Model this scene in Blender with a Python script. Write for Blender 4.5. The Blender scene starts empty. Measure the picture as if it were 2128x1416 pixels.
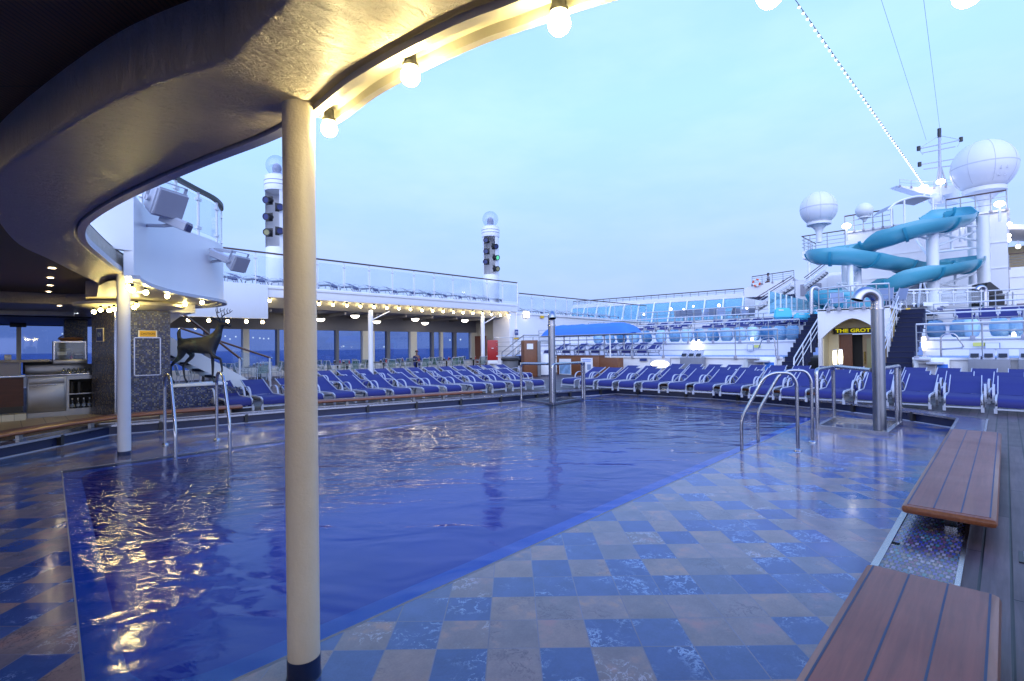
import bpy, bmesh, math, random
from mathutils import Vector, Matrix
random.seed(7)
scene = bpy.context.scene
COL = scene.collection
R = math.radians
PI = math.pi
SC = 1.25                      # whole scene is built at 0.8 of real size, then scaled up at the very end

# ------------------------------------------------------------------ camera
CZ = 1.2
F = 1040.0; CX = 1064.0; CY = 708.0
YAW = R(44.6); PITCH = math.atan(14/1040.0); ROLL = R(0.7)
Vf = Vector((math.cos(YAW)*math.cos(PITCH), math.sin(YAW)*math.cos(PITCH), math.sin(PITCH)))
Vr0 = Vector((math.sin(YAW), -math.cos(YAW), 0))
Vu0 = Vr0.cross(Vf)
Vr = Vr0*math.cos(ROLL) - Vu0*math.sin(ROLL)
Vu = Vu0*math.cos(ROLL) + Vr0*math.sin(ROLL)
O0 = Vector((0, 0, CZ))
cam = bpy.data.cameras.new("camera")
cam.sensor_width = 36.0
cam.lens = 36.0*F/2128.0
cam.clip_start = 0.05
cam.clip_end = 60000
co = bpy.data.objects.new("camera", cam)
COL.objects.link(co)
M = Matrix((( Vr.x, Vu.x, -Vf.x, 0), (Vr.y, Vu.y, -Vf.y, 0), (Vr.z, Vu.z, -Vf.z, 0), (0, 0, 0, 1)))
co.matrix_world = Matrix.Translation(O0*SC) @ M
scene.camera = co

# ------------------------------------------------------------------ dusk sky
w = bpy.data.worlds.new("World"); scene.world = w; w.use_nodes = True
wt = w.node_tree; wt.nodes.clear()
def wn(t): return wt.nodes.new(t)
tc = wn('ShaderNodeTexCoord'); sep = wn('ShaderNodeSeparateXYZ')
wt.links.new(tc.outputs['Generated'], sep.inputs[0])
ramp = wn('ShaderNodeValToRGB')
wt.links.new(sep.outputs['Z'], ramp.inputs[0])
cr = ramp.color_ramp
SKY = [(0.0, (0.47, 0.63, 1.12)), (0.08, (0.49, 0.68, 1.20)), (0.22, (0.52, 0.78, 1.38)), (0.42, (0.55, 0.93, 1.50)),
       (0.58, (0.50, 0.87, 1.50)), (0.76, (0.30, 0.62, 1.65)), (1.0, (0.17, 0.44, 1.60))]
while len(cr.elements) < len(SKY): cr.elements.new(0.5)
for e, (p, c) in zip(cr.elements, SKY):
    e.position = p; e.color = (*c, 1)
# thin high cloud, brighter and warmer by a few percent
mp = wn('ShaderNodeMapping'); mp.inputs['Scale'].default_value = (1.6, 1.6, 5.0)
wt.links.new(tc.outputs['Generated'], mp.inputs[0])
nz = wn('ShaderNodeTexNoise'); nz.inputs['Scale'].default_value = 2.2; nz.inputs['Detail'].default_value = 6; nz.inputs['Roughness'].default_value = 0.55
wt.links.new(mp.outputs[0], nz.inputs[0])
cr2 = wn('ShaderNodeValToRGB'); wt.links.new(nz.outputs[0], cr2.inputs[0])
cr2.color_ramp.elements[0].position = 0.42; cr2.color_ramp.elements[0].color = (0.96, 0.97, 0.99, 1)
cr2.color_ramp.elements[1].position = 0.75; cr2.color_ramp.elements[1].color = (1.13, 1.05, 1.02, 1)
mul = wn('ShaderNodeMix'); mul.data_type = 'RGBA'; mul.blend_type = 'MULTIPLY'; mul.inputs[0].default_value = 1.0
wt.links.new(ramp.outputs[0], mul.inputs[6]); wt.links.new(cr2.outputs[0], mul.inputs[7])
bg = wn('ShaderNodeBackground'); bg.inputs[1].default_value = 1.0
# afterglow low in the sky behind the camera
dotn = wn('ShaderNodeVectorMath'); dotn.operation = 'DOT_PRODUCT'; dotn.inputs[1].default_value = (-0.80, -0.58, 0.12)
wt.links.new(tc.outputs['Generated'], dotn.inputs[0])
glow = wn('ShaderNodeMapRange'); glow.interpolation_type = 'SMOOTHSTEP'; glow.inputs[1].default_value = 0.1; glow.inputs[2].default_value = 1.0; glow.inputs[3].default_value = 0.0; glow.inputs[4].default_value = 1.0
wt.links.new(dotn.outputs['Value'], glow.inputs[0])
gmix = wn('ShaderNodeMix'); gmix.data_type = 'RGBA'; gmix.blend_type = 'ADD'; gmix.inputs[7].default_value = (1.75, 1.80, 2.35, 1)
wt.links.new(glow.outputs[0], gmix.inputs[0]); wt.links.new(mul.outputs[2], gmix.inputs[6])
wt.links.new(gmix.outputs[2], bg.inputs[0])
wo = wn('ShaderNodeOutputWorld'); wt.links.new(bg.outputs[0], wo.inputs[0])

scene.view_settings.view_transform = 'Standard'
scene.view_settings.look = 'None'
scene.view_settings.exposure = 0.0
scene.view_settings.gamma = 1.0
scene.render.engine = 'CYCLES'
scene.cycles.use_denoising = True
scene.cycles.max_bounces = 8
scene.cycles.transparent_max_bounces = 24
scene.cycles.caustics_reflective = False
scene.cycles.caustics_refractive = False
scene.cycles.sample_clamp_indirect = 6.0
scene.cycles.sample_clamp_direct = 0.0

# ------------------------------------------------------------------ photo measuring: rays of the survey camera met with real planes
def ray(px, py): return Vf + Vr*((px-CX)/F) + Vu*((CY-py)/F)
def at(px, py, z=0.0):
    d = ray(px, py); return O0 + d*((z-CZ)/d.z)
def atX(px, py, X):
    d = ray(px, py); return O0 + d*(X/d.x)
def atY(px, py, Y):
    d = ray(px, py); return O0 + d*(Y/d.y)
def atd(px, py, dep): return O0 + ray(px, py)*dep

# ------------------------------------------------------------------ materials
class NT:
    def __init__(s, name):
        s.m = bpy.data.materials.new(name); s.m.use_nodes = True
        s.t = s.m.node_tree; s.t.nodes.clear()
        s.out = s.t.nodes.new('ShaderNodeOutputMaterial')
    def n(s, typ, **kw):
        nd = s.t.nodes.new(typ)
        ins = kw.pop('ins', {})
        for k, v in kw.items(): setattr(nd, k, v)
        for k, v in ins.items(): s.set(nd, k, v)
        return nd
    def set(s, nd, k, v):
        i = nd.inputs[k]
        if isinstance(v, bpy.types.NodeSocket): s.t.links.new(v, i)
        elif isinstance(v, bpy.types.Node): s.t.links.new(v.outputs[0], i)
        else: i.default_value = v
    def math(s, op, a, b=0.0, c=None):
        nd = s.n('ShaderNodeMath', operation=op)
        s.set(nd, 0, a); s.set(nd, 1, b)
        if c is not None: s.set(nd, 2, c)
        return nd.outputs[0]
    def mix(s, f, a, b, blend='MIX'):
        nd = s.n('ShaderNodeMix', data_type='RGBA', blend_type=blend)
        s.set(nd, 0, f)
        for k, v in ((6, a), (7, b)):
            if isinstance(v, tuple) and len(v) == 3: v = (*v, 1)
            s.set(nd, k, v)
        return nd.outputs[2]
    def coord(s, kind='Object'):
        return s.n('ShaderNodeTexCoord').outputs[kind]
    def noise(s, vec, scale, detail=4, rough=0.55, dist=0.0):
        nd = s.n('ShaderNodeTexNoise', ins={'Vector': vec, 'Scale': scale, 'Detail': detail, 'Roughness': rough, 'Distortion': dist})
        return nd.outputs[0]
    def ramp(s, f, stops, interp='LINEAR'):
        nd = s.n('ShaderNodeValToRGB'); s.set(nd, 0, f)
        r = nd.color_ramp; r.interpolation = interp
        while len(r.elements) < len(stops): r.elements.new(0.5)
        for e, (p, c) in zip(r.elements, stops):
            e.position = p; e.color = (*c, 1) if len(c) == 3 else c
        return nd.outputs[0]
    def mapping(s, vec, loc=(0,0,0), rot=(0,0,0), scale=(1,1,1)):
        nd = s.n('ShaderNodeMapping', ins={'Vector': vec, 'Location': loc, 'Rotation': rot, 'Scale': scale})
        return nd.outputs[0]
    def bump(s, h, strength=0.3, dist=0.01):
        nd = s.n('ShaderNodeBump', ins={'Height': h, 'Strength': strength, 'Distance': dist})
        return nd.outputs[0]
    def bsdf(s, **ins):
        b = s.n('ShaderNodeBsdfPrincipled')
        for k, v in ins.items():
            k = k.replace('_', ' ')
            if isinstance(v, tuple) and len(v) == 3 and k == 'Base Color': v = (*v, 1)
            s.set(b, k, v)
        return b
    def done(s, sh):
        s.t.links.new(sh.outputs[0] if isinstance(sh, bpy.types.Node) else sh, s.out.inputs[0])
        return s.m
    def xyz(s, vec):
        nd = s.n('ShaderNodeSeparateXYZ'); s.set(nd, 0, vec); return nd.outputs
    def comb(s, x, y, z=0.0):
        nd = s.n('ShaderNodeCombineXYZ'); s.set(nd, 0, x); s.set(nd, 1, y); s.set(nd, 2, z); return nd.outputs[0]

def simple(name, col, rough=0.4, metal=0.0, var=0.08, nscale=6.0, bump=0.0, bscale=60.0, bdist=0.004, streak=0.0, coat=0.0, spec=None):
    t = NT(name); c = t.coord()
    nz = t.noise(c, nscale, 5)
    base = t.mix(nz, tuple(x*(1-var) for x in col), tuple(min(1, x*(1+var)) for x in col))
    if streak:
        st = t.noise(t.mapping(c, scale=(9, 9, 0.7)), 2.0, 4)
        base = t.mix(t.math('MULTIPLY', t.ramp(st, [(0.52, (0,0,0)), (0.75, (1,1,1))]), streak), base, tuple(x*0.55 for x in (col[0], col[1]*0.92, col[2]*0.8)))
    rg = t.math('ADD', t.math('MULTIPLY', nz, 0.16), rough-0.08)
    kw = dict(Base_Color=base, Roughness=rg, Metallic=metal)
    if bump: kw['Normal'] = t.bump(t.noise(c, bscale, 4), bump, bdist)
    if coat: kw['Coat_Weight'] = coat; kw['Coat_Roughness'] = 0.12
    if spec is not None: kw['Specular_IOR_Level'] = spec
    return t.done(t.bsdf(**kw))

def emit(name, col, st):
    t = NT(name)
    return t.done(t.n('ShaderNodeEmission', ins={'Color': (*col, 1), 'Strength': st}))

def cells(t, u, v, su, sv, off=0.0, grout=0.05):
    """grid of tiles in coordinates u, v: random value per tile, second random, grout mask (1 in the joint)"""
    uu = t.math('DIVIDE', u, su); vv = t.math('DIVIDE', v, sv)
    fv = t.math('FLOOR', vv)
    if off: uu = t.math('ADD', uu, t.math('MULTIPLY', t.math('MODULO', fv, 2.0), off))
    fu = t.math('FLOOR', uu)
    wn_ = t.n('ShaderNodeTexWhiteNoise', noise_dimensions='2D'); t.set(wn_, 0, t.comb(fu, fv))
    fru = t.math('SUBTRACT', uu, fu); frv = t.math('SUBTRACT', vv, fv)
    du = t.math('MINIMUM', fru, t.math('SUBTRACT', 1.0, fru)); dv = t.math('MINIMUM', frv, t.math('SUBTRACT', 1.0, frv))
    d = t.math('MINIMUM', t.math('MULTIPLY', du, su/sv), dv)
    g = t.math('LESS_THAN', d, grout)
    return wn_.outputs['Value'], wn_.outputs['Color'], g, d

MAT = {}
MAT['white'] = simple('white_paint', (0.78, 0.79, 0.81), 0.32, var=0.05, nscale=1.3, bump=0.03, bscale=5, bdist=0.02)
MAT['whitefar'] = simple('white_paint_structure', (0.80, 0.80, 0.82), 0.4, var=0.06, nscale=0.7, streak=0.06)
MAT['frame'] = simple('pale_grey_powder_coat', (0.44, 0.46, 0.53), 0.38, var=0.04)
MAT['steel'] = simple('brushed_stainless', (0.44, 0.44, 0.47), 0.22, 1.0, var=0.06, nscale=9)
MAT['steeldk'] = simple('worn_stainless_sheet', (0.30, 0.295, 0.29), 0.36, 1.0, var=0.14, nscale=5)
MAT['rail'] = simple('painted_rail', (0.62, 0.64, 0.68), 0.35, 0.2, var=0.04)
MAT['navy'] = simple('navy_panel', (0.012, 0.02, 0.07), 0.3, var=0.2)
MAT['black'] = simple('black_plastic', (0.02, 0.02, 0.022), 0.45, var=0.2)
MAT['dark'] = simple('dark_recess', (0.03, 0.028, 0.026), 0.6, var=0.2)
MAT['grey'] = simple('grey_laminate', (0.16, 0.165, 0.18), 0.5, var=0.15, nscale=4)
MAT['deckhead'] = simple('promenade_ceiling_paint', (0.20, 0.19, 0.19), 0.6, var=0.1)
MAT['cream'] = simple('cream_paint', (0.66, 0.62, 0.50), 0.4, var=0.06)
MAT['tan'] = simple('tan_wall', (0.74, 0.62, 0.36), 0.5, var=0.08)
MAT['red'] = simple('red_paint', (0.35, 0.012, 0.012), 0.4, var=0.12)
MAT['slide'] = simple('turquoise_fibreglass', (0.085, 0.37, 0.46), 0.32, var=0.06, nscale=2, coat=0.3)
MAT['slidelip'] = simple('turquoise_flange', (0.035, 0.28, 0.39), 0.35, var=0.06)
MAT['tub'] = simple('light_blue_shell', (0.52, 0.78, 0.92), 0.4, var=0.05, nscale=2)
MAT['aqua'] = simple('aqua_fibreglass', (0.10, 0.58, 0.78), 0.35, var=0.05)
MAT['awning'] = simple('blue_canvas', (0.05, 0.20, 0.72), 0.75, var=0.10, nscale=8, bump=0.3, bscale=20, bdist=0.02)
MAT['carpet'] = simple('blue_carpet', (0.007, 0.012, 0.050), 0.85, var=0.2, nscale=30)
MAT['stepedge'] = simple('dark_step_edge', (0.015, 0.018, 0.035), 0.5)
MAT['globe'] = None
MAT['plate'] = simple('white_sign_board', (0.75, 0.76, 0.78), 0.4, var=0.02)
MAT['ink'] = simple('dark_blue_print', (0.02, 0.04, 0.18), 0.5, var=0.05)
MAT['yellow'] = simple('yellow_sign_board', (0.75, 0.45, 0.02), 0.45, var=0.04)
MAT['paleyellow'] = simple('pale_yellow_sign', (0.62, 0.62, 0.15), 0.45, var=0.04)
MAT['skin'] = simple('skin', (0.20, 0.11, 0.075), 0.5, var=0.06)
MAT['hair'] = simple('dark_hair', (0.012, 0.01, 0.01), 0.6)
MAT['shirt'] = simple('dark_blue_jacket', (0.015, 0.025, 0.10), 0.8)
MAT['jeans'] = simple('blue_trousers', (0.03, 0.07, 0.40), 0.8)
MAT['beige'] = simple('beige_tile_floor', (0.40, 0.33, 0.24), 0.45, var=0.1, nscale=3)
MAT['cap'] = simple('red_cap', (0.55, 0.05, 0.03), 0.6)
MAT['radome'] = simple('radome_gelcoat', (0.74, 0.75, 0.78), 0.38, var=0.04, nscale=0.8)
MAT['seam'] = simple('radome_seam', (0.55, 0.56, 0.60), 0.5)
MAT['grating'] = simple('dark_glass_panel', (0.05, 0.06, 0.08), 0.15, var=0.2)
MAT['smoke'] = simple('grey_clad_panel', (0.30, 0.30, 0.36), 0.5)
MAT['slat'] = simple('green_strap', (0.05, 0.13, 0.10), 0.6)
MAT['slatpale'] = simple('pale_strap', (0.42, 0.50, 0.46), 0.6)
MAT['greyseat'] = simple('grey_blue_mesh', (0.22, 0.28, 0.42), 0.7)

def lampmat(name, col, st): MAT[name] = emit(name, col, st)
lampmat('bulb', (1.0, 0.79, 0.27), 95.0)
lampmat('bulbroof', (1.0, 0.80, 0.36), 210.0)
lampmat('downlightnear', (1.0, 0.74, 0.38), 250.0)
lampmat('bulbsmall', (1.0, 0.80, 0.40), 38.0)
lampmat('bulbcool', (1.0, 0.92, 0.78), 9.0)
lampmat('festoon', (1.0, 0.93, 0.80), 3.5)
lampmat('downlight', (1.0, 0.78, 0.46), 45.0)
lampmat('walllamp', (1.0, 0.90, 0.60), 7.0)
lampmat('led', (0.75, 0.82, 1.0), 10.0)
lampmat('neon', (0.90, 0.80, 0.02), 0.6)
lampmat('greenlens', (0.15, 0.85, 0.55), 1.0)
lampmat('glowdot', (1.0, 0.92, 0.75), 3.0)
MAT['lens'] = simple('spot_lens', (0.05, 0.06, 0.16), 0.1)
MAT['lensamber'] = simple('spot_lens_amber', (0.32, 0.30, 0.14), 0.15)

def mk_fabric():
    t = NT('blue_sling_fabric'); c = t.coord()
    nz = t.noise(c, 3.0, 4)
    col = t.mix(nz, (0.011, 0.014, 0.118), (0.015, 0.019, 0.155))
    wv = t.n('ShaderNodeTexWave', wave_type='BANDS', bands_direction='X', ins={'Vector': c, 'Scale': 120.0})
    return t.done(t.bsdf(Base_Color=col, Roughness=0.72, Normal=t.bump(wv.outputs[1], 0.15, 0.002)))
MAT['fabric'] = mk_fabric()

def mk_teak(name, c1, c2, rough, along, plank=0.0, line=(0.01, 0.012, 0.03), coat=0.0, lw=0.03):
    t = NT(name); c = t.coord()
    x, y, z = t.xyz(c)
    a, b = (x, y) if along == 'X' else (y, x)
    g = t.noise(t.comb(t.math('MULTIPLY', a, 2.2), t.math('MULTIPLY', b, 40.0), t.math('MULTIPLY', z, 40)), 1.0, 5, 0.6, 0.6)
    blot = t.noise(c, 1.7, 4)
    col = t.mix(t.ramp(g, [(0.3, (0,0,0)), (0.7, (1,1,1))]), c1, c2)
    col = t.mix(t.math('MULTIPLY', blot, 0.55), col, tuple(q*0.45 for q in c1))
    kw = {}
    if plank:
        rv, rc, gm, d = cells(t, a, b, 2.4, plank, 0.37, lw)
        tone = t.ramp(rv, [(0, (0.6, 0.6, 0.62)), (1, (1.2, 1.2, 1.2))])
        col = t.mix(1.0, col, tone, 'MULTIPLY')
        col = t.mix(gm, col, line)
        kw['Normal'] = t.bump(t.math('MULTIPLY', t.math('MINIMUM', d, 0.06), 12.0), 0.4, 0.006)
    else:
        kw['Normal'] = t.bump(g, 0.08, 0.003)
    if coat: kw['Coat_Weight'] = coat; kw['Coat_Roughness'] = 0.12
    rg = t.math('ADD', t.math('MULTIPLY', blot, 0.25), rough-0.1)
    return t.done(t.bsdf(Base_Color=col, Roughness=rg, **kw))
MAT['deck'] = mk_teak('weathered_teak_deck', (0.060, 0.038, 0.044), (0.13, 0.088, 0.095), 0.45, 'X', 0.115, (0.004, 0.004, 0.006), 0.0, 0.055)
MAT['benchwood'] = mk_teak('varnished_teak_bench', (0.160, 0.034, 0.024), (0.26, 0.066, 0.044), 0.38, 'X', 0.0, coat=0.15)
MAT['benchedge'] = mk_teak('varnished_teak_edge', (0.20, 0.060, 0.02), (0.32, 0.11, 0.04), 0.34, 'X', 0.0, coat=0.3)
MAT['caulk'] = simple('dark_blue_caulk', (0.012, 0.03, 0.10), 0.5)
MAT['wood'] = mk_teak('brown_wood_panel', (0.15, 0.05, 0.018), (0.24, 0.085, 0.03), 0.4, 'X', 0.0)
MAT['woodrail'] = simple('varnished_handrail', (0.13, 0.05, 0.025), 0.3, var=0.2, coat=0.5)
MAT['railtop'] = simple('dark_wood_rail_cap', (0.075, 0.04, 0.04), 0.35, var=0.15)

def mk_ceiling():
    t = NT('dark_slatted_wood_ceiling'); c = t.coord()
    c2 = t.mapping(c, rot=(0, 0, R(45)))
    x, y, z = t.xyz(c2)
    f = t.math('FRACT', t.math('MULTIPLY', x, 42.0))
    slat = t.math('LESS_THAN', f, 0.35)
    panel = t.math('FRACT', t.math('MULTIPLY', y, 1.4))
    joint = t.math('LESS_THAN', panel, 0.012)
    nz = t.noise(t.mapping(c2, scale=(30, 1.5, 1)), 1.0, 4)
    col = t.mix(nz, (0.070, 0.030, 0.016), (0.13, 0.060, 0.030))
    col = t.mix(t.math('MULTIPLY', slat, 0.75), col, (0.012, 0.006, 0.004))
    col = t.mix(joint, col, (0.008, 0.005, 0.004))
    return t.done(t.bsdf(Base_Color=col, Roughness=0.42, Normal=t.bump(slat, 0.5, 0.004)))
MAT['ceiling'] = mk_ceiling()

def mk_plaster():
    t = NT('trowelled_cream_plaster'); c = t.coord()
    cs = t.mapping(c, rot=(0, 0, R(35)), scale=(1.0, 3.2, 1.0))
    h1 = t.noise(cs, 9.0, 7, 0.68, 0.8)
    h2 = t.noise(c, 55.0, 4, 0.65)
    mus = t.ramp(t.noise(cs, 3.2, 5, 0.7, 1.2), [(0.46, (0,0,0)), (0.5, (1,1,1)), (0.54, (0,0,0))])
    h = t.math('ADD', t.math('ADD', h1, t.math('MULTIPLY', h2, 0.25)), t.math('MULTIPLY', mus, 0.10))
    col = t.mix(h1, (0.50, 0.44, 0.34), (0.62, 0.55, 0.44))
    rust = t.ramp(t.noise(c, 5.3, 7, 0.7, 0.3), [(0.70, (0,0,0)), (0.735, (1,1,1))])
    col = t.mix(t.math('MULTIPLY', rust, 0.75), col, (0.17, 0.085, 0.035))
    return t.done(t.bsdf(Base_Color=col, Roughness=0.34, Normal=t.bump(h, 1.0, 0.035)))
MAT['plaster'] = mk_plaster()

def mk_column():
    t = NT('thick_cream_column_paint'); c = t.coord()
    n1 = t.noise(c, 46.0, 5, 0.6); n2 = t.noise(c, 9.0, 4)
    chips = t.ramp(t.noise(t.mapping(c, scale=(1, 1, 1.6)), 20.0, 6, 0.65), [(0.72, (0,0,0)), (0.75, (1,1,1))])
    col = t.mix(n2, (0.62, 0.54, 0.40), (0.71, 0.63, 0.48))
    col = t.mix(t.math('MULTIPLY', chips, 0.35), col, (0.36, 0.30, 0.22))
    return t.done(t.bsdf(Base_Color=col, Roughness=0.36, Normal=t.bump(t.math('ADD', n1, n2), 0.5, 0.007)))
MAT['column'] = mk_column()

TS = 0.2275
def mk_tiles():
    t = NT('wet_slate_tiles'); c = t.coord()
    x, y, z = t.xyz(c)
    cyw, syw = math.cos(YAW), math.sin(YAW)
    v = t.math('ADD', t.math('MULTIPLY', x, cyw), t.math('MULTIPLY', y, syw))
    u = t.math('SUBTRACT', t.math('MULTIPLY', x, syw), t.math('MULTIPLY', y, cyw))
    v = t.math('SUBTRACT', v, 2.2300 - 10*TS); u = t.math('SUBTRACT', u, -0.1230 - 30*TS)
    rv, rc, gm, d = cells(t, u, v, TS, TS, 0.0, 0.012)
    par = t.math('MODULO', t.math('ADD', t.math('FLOOR', t.math('DIVIDE', u, TS)), t.math('FLOOR', t.math('DIVIDE', v, TS))), 2.0)
    rv = t.math('MINIMUM', t.math('MAXIMUM', t.math('ADD', rv, t.math('SUBTRACT', t.math('MULTIPLY', t.math('ABSOLUTE', par), 0.40), 0.22)), 0.0), 0.999)
    r1, r2, r3 = t.n('ShaderNodeSeparateColor', ins={0: rc}).outputs[:3]
    base = t.ramp(rv, [(0.0, (0.040, 0.088, 0.24)), (0.24, (0.056, 0.108, 0.255)), (0.36, (0.09, 0.125, 0.22)), (0.41, (0.225, 0.190, 0.180)),
                       (0.58, (0.26, 0.210, 0.195)), (0.72, (0.185, 0.175, 0.195)), (0.86, (0.28, 0.215, 0.180)), (1.0, (0.17, 0.165, 0.195))], 'CONSTANT')
    # every tile gets its own piece of stone: shift the noise by the tile's random colour
    sh = t.n('ShaderNodeVectorMath', operation='MULTIPLY_ADD'); t.set(sh, 0, rc); sh.inputs[1].default_value = (40, 40, 40); t.set(sh, 2, c)
    sv = sh.outputs[0]
    big = t.noise(sv, 6.0, 5, 0.6)
    warp = t.noise(sv, 11.0, 6, 0.68, 0.5)
    grain = t.noise(sv, 90.0, 3, 0.6)
    isblue = t.math('LESS_THAN', rv, 0.41)
    vein = t.ramp(warp, [(0.475, (0,0,0)), (0.497, (1,1,1)), (0.515, (0.9,0.9,0.9)), (0.54, (0,0,0))])
    vein = t.math('MULTIPLY', t.math('MULTIPLY', vein, t.ramp(t.noise(sv, 2.6, 2), [(0.50, (0,0,0)), (0.60, (1,1,1))])), t.ramp(t.math('MULTIPLY', t.noise(sv, 48.0, 3, 0.8), t.noise(sv, 4.0, 2)), [(0.20, (0,0,0)), (0.27, (1,1,1))]))
    warm = t.ramp(big, [(0.55, (0,0,0)), (0.72, (1,1,1))])
    col = t.mix(1.0, base, t.ramp(t.math('ADD', t.math('MULTIPLY', big, 0.7), t.math('MULTIPLY', grain, 0.3)), [(0.25, (0.60,0.64,0.70)), (0.75, (1.30,1.27,1.24))]), 'MULTIPLY')
    col = t.mix(t.math('MULTIPLY', warm, t.math('SUBTRACT', 1.0, isblue)), col, t.mix(r2, (0.42, 0.25, 0.15), (0.34, 0.20, 0.19)))
    veincol = t.mix(isblue, t.mix(t.math('LESS_THAN', r1, 0.45), (0.10, 0.085, 0.10), (0.50, 0.50, 0.50)), (0.34, 0.52, 0.68))
    col = t.mix(t.math('MULTIPLY', vein, 0.8), col, veincol)
    col = t.mix(t.math('MULTIPLY', gm, 0.85), col, t.mix(t.noise(c, 3.0, 2), (0.07, 0.07, 0.09), (0.26, 0.26, 0.32)))
    col = t.mix(1.0, col, (0.82, 0.82, 1.02), 'MULTIPLY')
    # a film of water: thicker in patches
    wet = t.ramp(t.noise(t.mapping(c, rot=(0, 0, R(-45)), scale=(1.0, 1.6, 1)), 1.1, 4), [(0.35, (0.20,)*3), (0.62, (0.07,)*3)])
    rip = t.noise(t.mapping(c, rot=(0, 0, R(45)), scale=(10, 4.0, 1)), 2.2, 3)
    hgt = t.math('ADD', t.math('MULTIPLY', t.math('MINIMUM', d, 0.03), 4.0), t.math('ADD', t.math('MULTIPLY', rip, 0.5), t.math('MULTIPLY', grain, 0.05)))
    return t.done(t.bsdf(Base_Color=col, Roughness=wet, Specular_IOR_Level=0.55, Normal=t.bump(hgt, 0.10, 0.02)))
MAT['tiles'] = mk_tiles()

def mk_mosaic(name, su, sv, pal, axis='XZ', rough=0.22, off=0.0, gr=0.07):
    t = NT(name); c = t.coord()
    x, y, z = t.xyz(c)
    if axis == 'XZ': u, v = t.math('SUBTRACT', x, y), z
    else: u, v = y, x
    u = t.math('ADD', u, 200.0); v = t.math('ADD', v, 200.0)
    rv, rc, gm, d = cells(t, u, v, su, sv, off, gr)
    n = len(pal)
    col = t.ramp(rv, [(i/n, p) for i, p in enumerate(pal)], 'CONSTANT')
    col = t.mix(gm, col, (0.05, 0.05, 0.06))
    return t.done(t.bsdf(Base_Color=col, Roughness=rough, Normal=t.bump(t.math('MINIMUM', d, 0.1), 0.3, 0.01)))
MAT['mosaic'] = mk_mosaic('dark_blue_wall_mosaic', 0.026, 0.026, [(0.02,0.03,0.10),(0.03,0.045,0.16),(0.05,0.07,0.22),(0.015,0.02,0.06),(0.03,0.04,0.13),(0.10,0.13,0.24),(0.04,0.05,0.12),(0.16,0.17,0.20),(0.025,0.035,0.11),(0.06,0.06,0.08),(0.03,0.04,0.15),(0.22,0.22,0.22)])
MAT['mosaicwarm'] = mk_mosaic('dark_bronze_wall_mosaic', 0.026, 0.026, [(0.02,0.022,0.04),(0.03,0.03,0.05),(0.05,0.05,0.06),(0.015,0.015,0.03),(0.08,0.06,0.03),(0.03,0.03,0.06),(0.14,0.10,0.05),(0.02,0.02,0.04),(0.05,0.04,0.04),(0.10,0.09,0.08)])
MAT['coamingtile'] = mk_mosaic('purple_pool_edge_mosaic', 0.025, 0.047, [(0.035,0.05,0.22),(0.10,0.07,0.20),(0.20,0.15,0.26),(0.05,0.12,0.20),(0.03,0.04,0.16),(0.20,0.15,0.14),(0.07,0.06,0.24),(0.26,0.23,0.30),(0.13,0.05,0.11),(0.05,0.15,0.18),(0.08,0.07,0.22),(0.17,0.18,0.26)], 'YX', 0.16, 0.5, 0.10)

def mk_water():
    t = NT('pool_water'); c = t.coord()
    al = t.mapping(c, rot=(0, 0, -YAW))                       # x' runs away from the roofed end, y' across
    h1 = t.noise(t.mapping(al, scale=(1.0, 0.55, 1.0)), 2.2, 2, 0.5, 0.6)
    h2 = t.noise(t.mapping(al, rot=(0, 0, R(14)), scale=(1.0, 0.42, 1.0)), 5.0, 3, 0.5, 1.8)
    h3 = t.noise(t.mapping(al, rot=(0, 0, R(-18)), scale=(1.0, 0.5, 1.0)), 12.0, 2, 0.5, 1.5)
    patch = t.ramp(t.noise(c, 0.55, 3), [(0.38, (0.25,)*3), (0.62, (1.0,)*3)])
    calm = t.n('ShaderNodeMapRange', interpolation_type='SMOOTHSTEP'); t.set(calm, 0, t.xyz(c)[1]); calm.inputs[1].default_value = 2.8; calm.inputs[2].default_value = 6.8; calm.inputs[3].default_value = 0.16; calm.inputs[4].default_value = 1.0
    patch = t.math('MULTIPLY', patch, calm.outputs[0])
    h = t.math('ADD', t.math('MULTIPLY', h1, 0.7), t.math('MULTIPLY', patch, t.math('ADD', t.math('MULTIPLY', h2, 0.62), t.math('MULTIPLY', h3, 0.22))))
    nrm = t.bump(h, 1.0, 0.045)
    fr = t.n('ShaderNodeFresnel', ins={'IOR': 1.32, 'Normal': nrm})
    gl = t.n('ShaderNodeBsdfAnisotropic', ins={'Color': (0.95, 0.97, 1, 1), 'Roughness': 0.095, 'Normal': nrm})
    tr = t.n('ShaderNodeBsdfTransparent', ins={'Color': (0.24, 0.56, 0.95, 1)})
    mx = t.n('ShaderNodeMixShader'); t.set(mx, 0, fr.outputs[0]); t.set(mx, 1, tr.outputs[0]); t.set(mx, 2, gl.outputs[0])
    return t.done(mx)
MAT['water'] = mk_water()
MAT['basin'] = simple('blue_pool_lining', (0.006, 0.088, 0.34), 0.5, var=0.12, nscale=1.2)
MAT['ledge'] = simple('blue_pool_ledge', (0.06, 0.26, 0.55), 0.5, var=0.12, nscale=4)

def mk_sea():
    t = NT('open_sea'); c = t.coord()
    h = t.noise(c, 0.06, 6, 0.6)
    return t.done(t.bsdf(Base_Color=(0.05, 0.11, 0.33), Roughness=0.4, Normal=t.bump(h, 0.9, 3.0)))
MAT['sea'] = mk_sea()

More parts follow.
